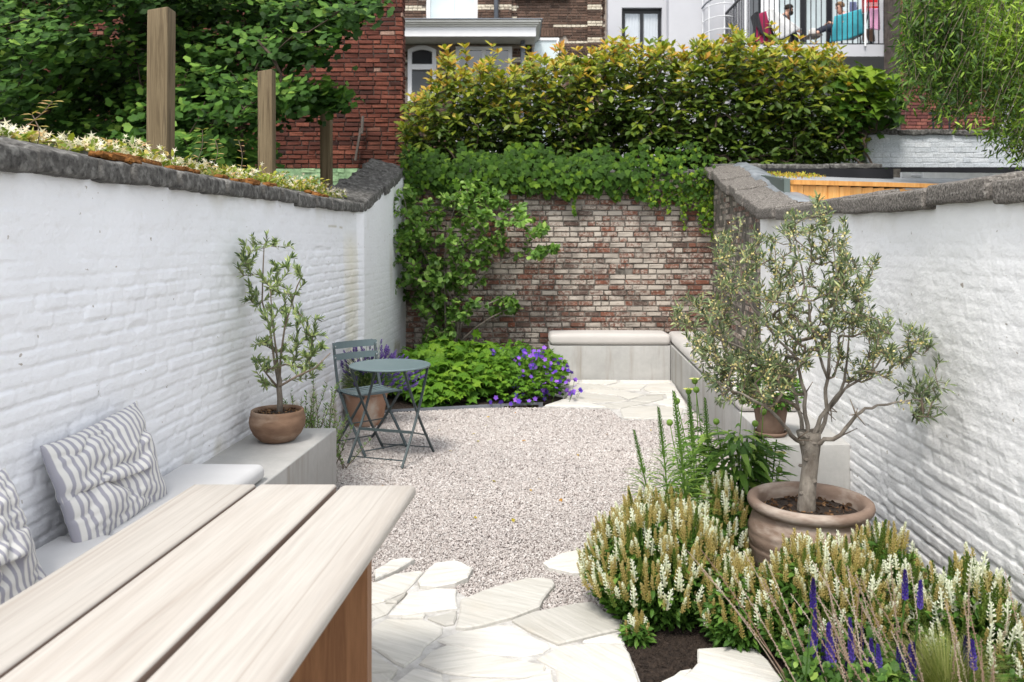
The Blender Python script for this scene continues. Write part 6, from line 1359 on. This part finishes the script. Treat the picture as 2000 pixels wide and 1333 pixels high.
# geraniums at the foot of the rear wall
GE = thing('geranium_clump', (-.4, 8.9, 0), 'bright green broad-leaved geranium clump beside the bistro table', 'plant')
def mound(x0, x1, y0, y1, h, n, sc, tmx, mat, parent, part='leaf', nparts=300, tone=(0, 1), tilt=.55, flat=2.2):
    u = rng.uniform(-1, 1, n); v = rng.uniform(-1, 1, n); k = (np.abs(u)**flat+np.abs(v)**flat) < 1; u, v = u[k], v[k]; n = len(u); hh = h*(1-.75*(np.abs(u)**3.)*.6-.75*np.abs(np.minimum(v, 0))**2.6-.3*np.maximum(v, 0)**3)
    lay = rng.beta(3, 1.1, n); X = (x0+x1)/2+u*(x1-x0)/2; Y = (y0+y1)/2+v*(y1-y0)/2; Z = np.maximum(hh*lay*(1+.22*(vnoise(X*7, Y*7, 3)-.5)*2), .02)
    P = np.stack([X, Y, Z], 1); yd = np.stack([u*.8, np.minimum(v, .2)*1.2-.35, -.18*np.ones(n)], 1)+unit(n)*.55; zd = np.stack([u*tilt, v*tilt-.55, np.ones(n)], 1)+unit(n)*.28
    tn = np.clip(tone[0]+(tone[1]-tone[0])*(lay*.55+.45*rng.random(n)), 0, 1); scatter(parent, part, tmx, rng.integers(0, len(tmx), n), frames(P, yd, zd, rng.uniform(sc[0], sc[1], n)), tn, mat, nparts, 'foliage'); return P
GG = [lobed_t(5, .58, seed=11, spread=2.3, tooth=1, droop=.5), lobed_t(5, .62, seed=12, spread=2.3, tooth=1, droop=.7), lobed_t(7, .66, seed=13, spread=2.5, droop=.6)]
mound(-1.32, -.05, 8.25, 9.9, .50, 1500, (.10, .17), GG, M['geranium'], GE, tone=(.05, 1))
b = MB()
for i in range(60): a = Vector((rng.uniform(-1.1, -.2), rng.uniform(8.4, 9.6), 0)); b.tube([a, a+Vector((rng.normal(0, .08), rng.normal(-.05, .08), .35))], .004, 4)
b.build('stems', M['herb'], GE, kind='stuff', tone=.5)
GE2 = thing('geranium_clump', (.25, 9, 0), 'small-leaved geranium clump with violet flowers next to the corner bench', 'plant')
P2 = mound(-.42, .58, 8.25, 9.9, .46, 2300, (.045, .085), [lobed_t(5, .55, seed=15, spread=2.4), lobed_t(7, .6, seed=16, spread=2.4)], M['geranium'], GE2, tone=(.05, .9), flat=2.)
def blooms(parent, pts, s0, s1, mat, tone, part='flower', nparts=300):
    n = len(pts); pet = []
    for i in range(5):
        a = i*2*math.pi/5; pet += [(math.cos(a-.35)*.36, math.sin(a-.35)*.36, .06), (math.cos(a)*.5, math.sin(a)*.5, .10), (math.cos(a+.35)*.36, math.sin(a+.35)*.36, .06)]
    tmf = [([(0, 0, 0)]+pet, [(0, 1+i, 1+(i+1) % 15) for i in range(15)])]
    scatter(parent, part, tmf, np.zeros(n, int), frames(pts, unit(n), unit(n)*.55+[0, -.8, .7], rng.uniform(s0, s1, n)), rng.uniform(tone[0], tone[1], n), mat, nparts, 'blossom')
po = [([(1000, 690), (1060, 675), (1100, 700), (1130, 745), (1140, 780), (1060, 790), (1000, 770), (1010, 720)], 105, 8.6), ([(940, 685), (1000, 675), (1050, 690), (1040, 710), (960, 712)], 40, 9.2), ([(820, 692), (900, 685), (940, 700), (850, 716)], 30, 9.3), ([(950, 775), (1060, 770), (1050, 795), (960, 793)], 12, 8.2)]
fp = np.concatenate([tips_from(p, k, y-.25, y+.2) for p, k, y in po]); fp[:, 2] = np.maximum(fp[:, 2], .03)
blooms(GE2, fp, .044, .062, M['purple'], (.3, 1))
b = MB()
for q in fp[::2]: b.tube([Vector((q[0]-.04*(1 if q[0] > 0 else 0), q[1]+.06, max(.0, q[2]-.22))), Vector(q)], .002, 4)
b.build('flower_stems', M['herb'], GE2, kind='stuff', tone=.6)

# lavender in the pink pot
LV = thing('lavender_plant', (LP.x, LP.y, .3), 'flowering lavender in the pink terracotta pot behind the chair', 'plant')
n = 900; a = rng.uniform(0, 6.28, n); el = rng.uniform(.05, 1.3, n); d = np.stack([np.cos(a)*np.cos(el), np.sin(a)*np.cos(el), np.sin(el)], 1); P = np.array([LP.x, LP.y, .31])+d*rng.uniform(.02, .20, (n, 1))*[1.25, 1.0, 1]
join('foliage', [leaf_t(.07, .1, .2)], np.zeros(n, int), frames(P, d+unit(n)*.4, unit(n), rng.uniform(.05, .09, n)), rng.uniform(.2, .9, n), M['olive_small'], LV)
def spike_t(n=30, r=.10, l=1.0, tone=(0, 0), seed=0, fl=.10, sides=5, gap=0.0):
    rr = random.Random(seed); V = []; Fc = []; T = []
    for k in range(2):
        for j in range(sides): a = j*6.283/sides; V.append((math.cos(a)*r*.45*(1-.6*k), k*l, math.sin(a)*r*.45*(1-.6*k))); T.append(tone[0]+(tone[1]-tone[0])*k)
    Fc += [(j, (j+1) % sides, sides+(j+1) % sides, sides+j) for j in range(sides)]
    for i in range(n):
        t = (i+.5)/n; a = i*2.4; ra = r*(1-.65*t**2)*rr.uniform(.8, 1.15); y = t*l; c = Vector((math.cos(a), 0, math.sin(a))); s = Vector((-math.sin(a), 0, math.cos(a)))
        p = c*ra*.3+Vector((0, y, 0)); q = c*ra+Vector((0, y+fl*.35, 0)); w = fl*.5; b0 = len(V); V += [tuple(p), tuple(q+s*w+Vector((0, -fl*.2, 0))), tuple(q+Vector((0, fl*.6, 0))+c*ra*.25), tuple(q-s*w+Vector((0, -fl*.2, 0)))]; T += [tone[0]+(tone[1]-tone[0])*t+rr.uniform(-.04, .04)]*4; Fc += [(b0, b0+1, b0+2), (b0, b0+2, b0+3)]
    return (V, Fc, T)
k = 230; x, y = sample_poly([(660, 690), (700, 672), (760, 680), (800, 700), (830, 735), (800, 765), (690, 755), (665, 730)], k); Yl = LP.y+rng.uniform(-.25, .22, k); tp = np.stack([(x-CX)/F*Yl, Yl, H-(y-HY)/F*Yl], 1); tp = np.concatenate([tp, np.array([tuple(dp(a_, b_, 7.4)) for a_, b_ in ((648, 700), (724, 670), (745, 668), (716, 672), (770, 692), (656, 735))])]); k = len(tp)
bs = np.array([LP.x, LP.y, .33]); d = tp-bs; dn = d/np.linalg.norm(d, axis=1, keepdims=True)
scatter(LV, 'flower_spike', [spike_t(16, .22, 1, (.2, .7), 1, .25)], np.zeros(k, int), frames(tp-dn*.02+[0, 0, 0], dn+[0, 0, .5], unit(k), rng.uniform(.036, .055, k)), rng.uniform(.1, .5, k), M['lavender'], 300, 'spikes')
b = MB()
for q in tp: b.tube([Vector(bs)+(Vector(q)-Vector(bs))*.15, Vector(bs).lerp(Vector(q), .6)+Vector((0, 0, .03)), Vector(q)], .0016, 4, cap=False)
b.build('flower_stems', M['herb'], LV, kind='stuff', tone=.5)

# rosemary-like herbs behind the left bench end
RO = thing('rosemary', (-1.45, 5.8, 0), 'feathery green herb growing between the left bench end and the chair', 'plant')
b = MB(); P, yd = [], []
for i in range(46):
    x0_ = rng.uniform(-1.54, -1.16); y0_ = rng.uniform(5.52, 6.1); top_ = Vector((x0_+rng.normal(.02, .10), y0_+rng.normal(0, .08), rng.uniform(.30, .66) if x0_ < -1.22 else rng.uniform(.12, .36))); a = Vector((x0_, y0_, 0)); b.tube([a, a.lerp(top_, .5), top_], [.004, .003, .0015], 4)
    m_ = int(60*top_.z/.5)+20; t = rng.uniform(.15, 1, m_); P.append(np.array(a)+(np.array(top_)-np.array(a))*t[:, None]); an = rng.uniform(0, 6.28, m_); yd.append(np.stack([np.cos(an), np.sin(an), np.full(m_, .9)], 1))
b.build('stems', M['twig'], RO, kind='stuff'); P = np.concatenate(P); n = len(P)
join('foliage', [leaf_t(.12, .0, .2)], np.zeros(n, int), frames(P, np.concatenate(yd), unit(n), rng.uniform(.018, .032, n)), rng.beta(2, 2, n), M['shrub'], RO)

# round-leaved plant in the pot on the right bench
UG = thing('potted_plant', (UP.x, UP.y, .63), 'round bushy green plant in the dark pot on the right bench', 'plant')
n = 1500; d = unit(n); P = np.array([UP.x, UP.y, .70])+d*np.array([.19, .17, .13])*rng.uniform(.5, 1, (n, 1)); P[:, 2] = np.maximum(P[:, 2], .60)
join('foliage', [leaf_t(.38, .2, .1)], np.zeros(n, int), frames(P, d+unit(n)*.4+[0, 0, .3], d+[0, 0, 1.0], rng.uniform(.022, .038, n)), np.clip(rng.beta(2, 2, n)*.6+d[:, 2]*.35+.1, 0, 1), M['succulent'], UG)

# ---- flower bed on the right: bushes of small white and tan spikes
ST = [spike_t(36, .10, 1, (.14, .02), 3, .10), spike_t(26, .17, 1, (.66, .86), 4, .10), spike_t(40, .12, 1, (.38, .56), 5, .09), spike_t(36, .13, 1, (.42, .76), 6, .10)]
def spike_bush(loc, rx_, ry_, h, ns, label, tmix, lean=.55, seed=0, leafn=5200, hs=(.055, .10), group='bushes of white and tan flower spikes'):
    ns = int(ns*1.25); t = thing('flowering_bush', loc, label, 'plant', group); x0, y0, _ = loc; u = np.sqrt(rng.random(ns)); a = rng.uniform(0, 6.28, ns); ux, uy = u*np.cos(a), u*np.sin(a)
    B = np.stack([x0+ux*rx_*.35, y0+uy*ry_*.35, np.zeros(ns)], 1); hh = h*(1-.62*u**2.4)*rng.uniform(.86, 1.08, ns); Tp = np.stack([x0+ux*rx_, y0+uy*ry_, hh], 1); d = Tp-B; d[:, 2] += .15; d /= np.linalg.norm(d, axis=1, keepdims=True)
    d = d*.7+np.array([0, 0, .55]); d /= np.linalg.norm(d, axis=1, keepdims=True); sc = rng.uniform(hs[0], hs[1], ns); idx = rng.choice(4, ns, p=tmix); scatter(t, 'flower_spike', ST, idx, frames(Tp-d*sc[:, None]*.5, d+unit(ns)*.18, unit(ns), np.stack([sc*.3+.055*rng.uniform(.7, 1.2, ns), sc, sc*.3+.055], 1)*1.0), rng.uniform(-.03, .03, ns), M['spike'], 300, 'spikes', levels=3)
    b = MB()
    for i in range(0, ns): b.tube([Vector(B[i])*.5+Vector(Tp[i])*.5-Vector((0, 0, .03)), Vector(Tp[i]-d[i]*sc[i]*.4)], .0018, 3, cap=False)
    b.build('stems', M['herb'], t, kind='stuff', tone=.6)
    u = rng.random(leafn)**.5; a = rng.uniform(0, 6.28, leafn); v = rng.random(leafn); P = np.stack([x0+u*np.cos(a)*rx_*.93*(.5+.5*v**.6), y0+u*np.sin(a)*ry_*.93*(.5+.5*v**.6), np.maximum(v*h*.90*(1-.6*u**2.4), .01)], 1)
    join('foliage', [leaf_t(.17, .15, .2), leaf_t(.22, .3, .15)], rng.integers(0, 2, leafn), frames(P, np.stack([np.cos(a), np.sin(a), rng.uniform(-.2, 1.1, leafn)], 1)+unit(leafn)*.4, np.tile([0, -.2, 1.], (leafn, 1))+unit(leafn)*.5, rng.uniform(.03, .055, leafn)), np.clip(rng.beta(2, 2.6, leafn)*.8+.15*v, 0, 1), M['herb'], t); return t
spike_bush((.645, 3.70, 0), .35, .33, .49, 500, 'largest bush of white and tan flower spikes at the edge of the flagstones', [.18, .15, .37, .30])
spike_bush((.975, 3.98, 0), .15, .17, .50, 110, 'bush of white spikes close to the left side of the big pot', [.14, .28, .28, .30], leafn=1500)
spike_bush((1.22, 3.33, 0), .31, .24, .42, 320, 'middle bush of tan and white spikes in front of the big pot', [.18, .12, .44, .26])
spike_bush((.93, 3.42, 0), .17, .15, .33, 90, 'low bush of leaning tan spikes between the two large spike bushes', [.1, .15, .6, .15], leafn=2600)
spike_bush((1.50, 3.42, 0), .20, .20, .45, 170, 'bush of tan spikes against the white wall right of the big pot', [.22, .14, .40, .24], leafn=3500)
spike_bush((1.70, 3.14, 0), .18, .24, .40, 170, 'slender greenish-white spiked bush close to the right wall', [.42, .24, .14, .20], hs=(.08, .13), leafn=3500)
spike_bush((1.86, 2.86, 0), .16, .22, .34, 130, 'tan spiked bush at the right edge of the photo', [.2, .14, .46, .2], leafn=2000)
spike_bush((gp(1245, 1262).x, 3.42, 0), .05, .04, .10, 14, 'tiny tan flower tuft at the corner of the flagstones', [0, .1, .9, 0], leafn=160, hs=(.05, .07))

def stalks(t, n, box, h, lean, mat, seedr=.0035, beads=26, nparts=300, part='dry_stalk', tone=(.3, 1), bow=.15):
    Vb = np.array([(1, 0, 0), (-.5, .87, 0), (-.5, -.87, 0), (0, 0, 1.3), (0, 0, -1.3)]); Fb = [(0, 1, 3), (1, 2, 3), (2, 0, 3), (1, 0, 4), (2, 1, 4), (0, 2, 4)]
    for i in range(n):
        x, y = rng.uniform(box[0], box[1]), rng.uniform(box[2], box[3]); hh = rng.uniform(*h); le = np.array(lean)+rng.normal(0, .13, 2); mb = MB(); pts = [Vector((x+le[0]*hh*(s+bow*s*s), y+le[1]*hh*s, hh*s*(1-.05*s))) for s in np.linspace(0, 1, 8)]
        mb.tube(pts, list(np.linspace(.0020, .0010, 8)), 4, cap=False)
        for k in range(beads):
            s = .38+.62*k/beads; f = s*7; j = min(int(f), 6); c = pts[j].lerp(pts[j+1], f-j)
            for q in range(2):
                a = rng.uniform(0, 6.28); o_ = Vector((math.cos(a), math.sin(a), rng.uniform(-.3, .5)))*seedr*1.1; r = seedr*rng.uniform(.55, 1.1)*(1.15-.5*s); mb.add([Vector(v)*r+c+o_ for v in Vb], Fb)
        mb.build(part, mat, t, tone=rng.uniform(*tone))
DS = thing('dried_stalks', (1.2, 2.95, 0), 'spray of dry tan seed stalks leaning left in the foreground bed', 'plant')
stalks(DS, 34, (1.00, 1.45, 2.75, 3.10), (.32, .56), (-.40, .05), M['dry']); stalks(DS, 10, (1.15, 1.6, 2.8, 3.1), (.38, .55), (-.12, .05), M['dry'])
DS2 = thing('dried_stalks', (1.7, 2.85, 0), 'upright brown seed stalks at the lower right corner by the wall', 'plant')
stalks(DS2, 22, (1.45, 1.85, 2.70, 3.0), (.30, .50), (.02, .05), M['dry'], tone=(.2, .8)); stalks(DS2, 4, (1.76, 1.84, 2.86, 3.0), (.44, .60), (.05, .0), M['dry'], tone=(0, .2))
SA = thing('purple_salvia', (1.35, 2.85, 0), 'deep violet salvia spikes at the bottom edge of the photo', 'plant')
sp = []; 
for (x, y0_, y1_) in ((1590, 1205, 1285), (1608, 1260, 1333), (1622, 1230, 1310), (1632, 1270, 1340), (1678, 1235, 1300), (1719, 1270, 1320), (1757, 1270, 1335), (1782, 1270, 1335), (1770, 1295, 1350), (1768, 1135, 1172), (1797, 1162, 1190), (1902, 1265, 1310), (1588, 1165, 1188), (1650, 1300, 1350), (1598, 1300, 1350), (1700, 1310, 1350)): sp.append((x, y0_, y1_))
Y_ = 2.90; P = []; S_ = []
sp += [(x+1.2*random.uniform(-14, 14), a-random.uniform(0, 20), c-random.uniform(0, 15)) for x, a, c in sp if a > 1190]
for x, y0_, y1_ in sp: Yq = Y_+rng.uniform(-.08, .12); a = dp(x, y1_, Yq); c = dp(x, y0_, Yq); P.append(tuple(a)); S_.append(max(.10, (c.z-a.z)*1.1))
n = len(P); S_ = np.array(S_); scatter(SA, 'flower_spike', [spike_t(52, .012/.12, 1, (.65, .15), 8, .11)], np.zeros(n, int), frames(P, np.tile([0, 0, 1.], (n, 1))+unit(n)*.08, unit(n), np.stack([np.full(n, .10), S_, np.full(n, .10)], 1)), rng.uniform(-.25, .25, n), M['salvia'], 300, 'spikes')
b = MB()
for q in P: b.tube([Vector((q[0]-.03, q[1]+.03, 0)), Vector(q)+Vector((0, 0, .01))], .003, 5)
b.build('stems', M['herb'], SA, kind='stuff', tone=.4)
n = 3000; X = rng.uniform(1.0, 1.85, n); X = np.where((X > 1.36) & (X < 1.66), rng.uniform(.98, 1.36, n), X); Yy = rng.uniform(2.72, 3.15, n); Z = rng.beta(1.5, 2, n)*.19+.01
scatter(SA, 'leaf', [leaf_t(.30, .2, .15), leaf_t(.4, .3, .1)], rng.integers(0, 2, n), frames(np.stack([X, Yy, Z], 1), unit(n)+[0, 0, .3], unit(n)*.5+[0, -.3, 1], rng.uniform(.018, .046, n)), np.clip(rng.beta(2, 2.6, n), 0, 1), M['herb'], 200, 'foliage')
GR = thing('grass_tuft', (1.55, 2.95, 0), 'fine arching yellow-green grass tuft at the bottom right', 'plant')
c = dp(1850, 1330, 2.92); n = 1900; a = rng.uniform(0, 6.28, n); out = rng.uniform(.03, .22, n); mb = MB(); V = []; Fc = []
for i in range(n):
    dx, dy = math.cos(a[i]), math.sin(a[i]); hh = rng.uniform(.17, .31); w = .0011; px_, py_ = -dy*w, dx*w; b0 = len(V); bx, by = c.x+dx*.02, c.y+dy*.02
    for s in (0, .35, .7, 1):
        ww_ = 1-s*.85; x, y, z = bx+dx*out[i]*s**1.6*1.2, by+dy*out[i]*s**1.6, hh*(s-.35*s**3*(out[i]/.2)); V += [(x-px_*ww_, y-py_*ww_, z), (x+px_*ww_, y+py_*ww_, z)]
    Fc += [(b0+2*k, b0+2*k+1, b0+2*k+3, b0+2*k+2) for k in range(3)]
me = mesh_py('blades', V, Fc, M['grass'], np.repeat(rng.random(n), 8)); o = bpy.data.objects.new('blades', me); put(o, GR); o['kind'] = 'stuff'

# tall liatris and yellow-headed stems behind the bushes
def stem_plant(name, base, tip, bow, leaves, ll, lw, mat, label, cat, head=None, droop=.3, r=.0045, tone=(.2, .9), start=.05, end=.9, up=.4, group=None):
    base, tip = Vector(base), Vector(tip); t = thing(name, base, label, cat, group); pts = [base.lerp(tip, s)+Vector((bow*math.sin(s*3.14), 0, 0)) for s in np.linspace(0, 1, 9)]
    MB().tube(pts, list(np.linspace(r, r*.55, 9)), 6).build('stem', M['herb'], t, tone=.75, smooth=True)
    s = np.linspace(start, end, leaves); pa = np.array([tuple(q) for q in pts]); P = np.stack([np.interp(s*8, range(9), pa[:, k]) for k in range(3)], 1); a = np.arange(leaves)*2.4+rng.uniform(0, 6)
    sz = ll*(1-.75*(s-start)/(1-start))*rng.uniform(.8, 1.15, leaves); LTt = [leaf_t(lw, droop, .2, ((.3, .9), (.65, .8)))]
    scatter(t, 'leaf', LTt, np.zeros(leaves, int), frames(P, np.stack([np.cos(a), np.sin(a), np.full(leaves, up)], 1), np.tile([0, 0, 1.], (leaves, 1))+unit(leaves)*.2, sz), rng.uniform(*tone, leaves), mat, 300, 'foliage')
    if head == 'bud':
        n = 1; d = (tip-pts[-3]).normalized(); L_ = (tip-base).length*.30
        join('flower_bud_spike', [spike_t(110, .07, 1, (.75, .35), 2, .04)], np.zeros(1, int), frames([tuple(tip-d*L_)], [tuple(d)], [(1, 0, 0)], np.array([[L_*.9, L_, L_*.9]])), np.zeros(1), M['herb'], t, kind=None)
    if head in ('cone', 'flower'):
        b = MB(); b.lathe([(0, -.016), (.010, -.014), (.017, -.003), (.016, .008), (.008, .016), (0, .017)], tip, 12); b.build('flower_head', M['herb'], t, tone=.85, smooth=True)
        k = 16 if head == 'flower' else 5; a = np.arange(k)*6.283/k; join('petals', [leaf_t(.22, .2, .1)], np.zeros(k, int), frames(np.tile(tuple(tip+Vector((0, 0, .004))), (k, 1)), np.stack([np.cos(a), np.sin(a), np.full(k, .55)], 1), np.tile([0, 0, 1.], (k, 1)), np.full(k, .034 if head == 'flower' else .016)), rng.uniform(.5, 1, k), M['yellow_fl'], t)
    return t
g_ = 'tall liatris stems behind the flowering bushes'
for (bx, by, tx_, ty_, Yv, lab, r, n_) in ((1290, 1100, 1238, 840, 4.0, 'leftmost tall liatris stem over the gravel', .004, 60), (1312, 1090, 1286, 796, 4.0, 'second liatris stem from the left, with a slim brown tip', .004, 60), (1352, 1120, 1316, 765, 3.75, 'thickest liatris stem, standing in front of the others', .006, 110), (1360, 1080, 1345, 770, 4.05, 'liatris stem directly right of the thickest one', .004, 70), (1385, 1010, 1377, 778, 4.25, 'dark-tipped liatris stem near the olive branches', .0045, 60)):
    bpt = dp(bx, by, Yv); bpt.z = max(0, min(bpt.z, .05)); tp_ = dp(tx_, ty_, Yv); stem_plant('liatris_stem', bpt, tp_, .01, int(n_*2.8), .20, .036, M['herb'], lab, 'plant', 'bud', .35, r*1.25, (.4, 1), .02, .72, .55, g_)
for (bx, tx_, ty_, Yv, hd, lab) in ((1362, 1345, 765, 4.5, 'flower', 'pale yellow open flower head on a tall bare stem'), (1380, 1357, 745, 4.5, 'flower', 'small pale yellow flower high beside the bench edge'), (1385, 1360, 762, 4.45, 'cone', 'green bud directly under the highest yellow flower'), (1370, 1322, 784, 4.4, 'cone', 'round green bud leaning left of the yellow flower'),
    (1375, 1308, 826, 4.3, 'cone', 'lowest green bud on the far left stem'), (1415, 1399, 824, 4.4, 'cone', 'green bud at the middle of the leafy stems'), (1450, 1491, 805, 4.4, 'cone', 'green bud in front of the pot on the bench'), (1455, 1475, 828, 4.3, 'cone', 'green bud just below the saucer pot'), (1465, 1525, 890, 4.3, 'flower', 'yellow flower at the right of the leafy stems'),
    (1470, 1522, 918, 4.25, 'cone', 'dark green bud beside the olive trunk'), (1440, 1450, 785, 4.5, 'flower', 'pale yellow flower hidden among the olive twigs'), (1430, 1430, 860, 4.3, None, 'leafy green stem without a flower at the centre'), (1475, 1490, 850, 4.35, None, 'leafy green stem next to the olive pot')):
    bpt = dp(bx, 1000, Yv); bpt.z = 0; bpt.y = Yv-.03; stem_plant('coneflower_stem', bpt, dp(tx_, ty_, Yv), .015*random.choice([-1, 1]), 34 if bx > 1400 else 40, .18, .12, M['herb'], lab, 'plant', hd, .45, .004, (.35, 1), .12, .85, .25, 'leafy coneflower stems beside the pot')
LF = thing('leafy_perennial', (1.22, 4.35, 0), 'dense leafy green perennial between the bench corner and the big pot', 'plant')
n = 560; u = rng.random(n); a = rng.uniform(0, 6.28, n); z = rng.uniform(.05, .64, n); P = np.stack([1.17+np.cos(a)*.25*u*(1.1-z*.6), 4.38+np.sin(a)*.16*u, z], 1)
scatter(LF, 'leaf', [leaf_t(.13, .4, .2), leaf_t(.15, .6, .15)], rng.integers(0, 2, n), frames(P, np.stack([np.cos(a), np.sin(a), rng.uniform(-.1, .5, n)], 1), np.tile([0, 0, 1.], (n, 1))+unit(n)*.3, rng.uniform(.08, .15, n)), np.clip(rng.beta(2, 2.0, n)*.9+.15, 0, 1), M['herb'], 300, 'foliage')
b = MB()
for i in range(16): a0 = Vector((1.22+rng.normal(0, .06), 4.38+rng.normal(0, .05), 0)); b.tube([a0, a0+Vector((rng.normal(0, .06), 0, .6))], .004, 5)
b.build('stems', M['herb'], LF, kind='stuff', tone=.6)
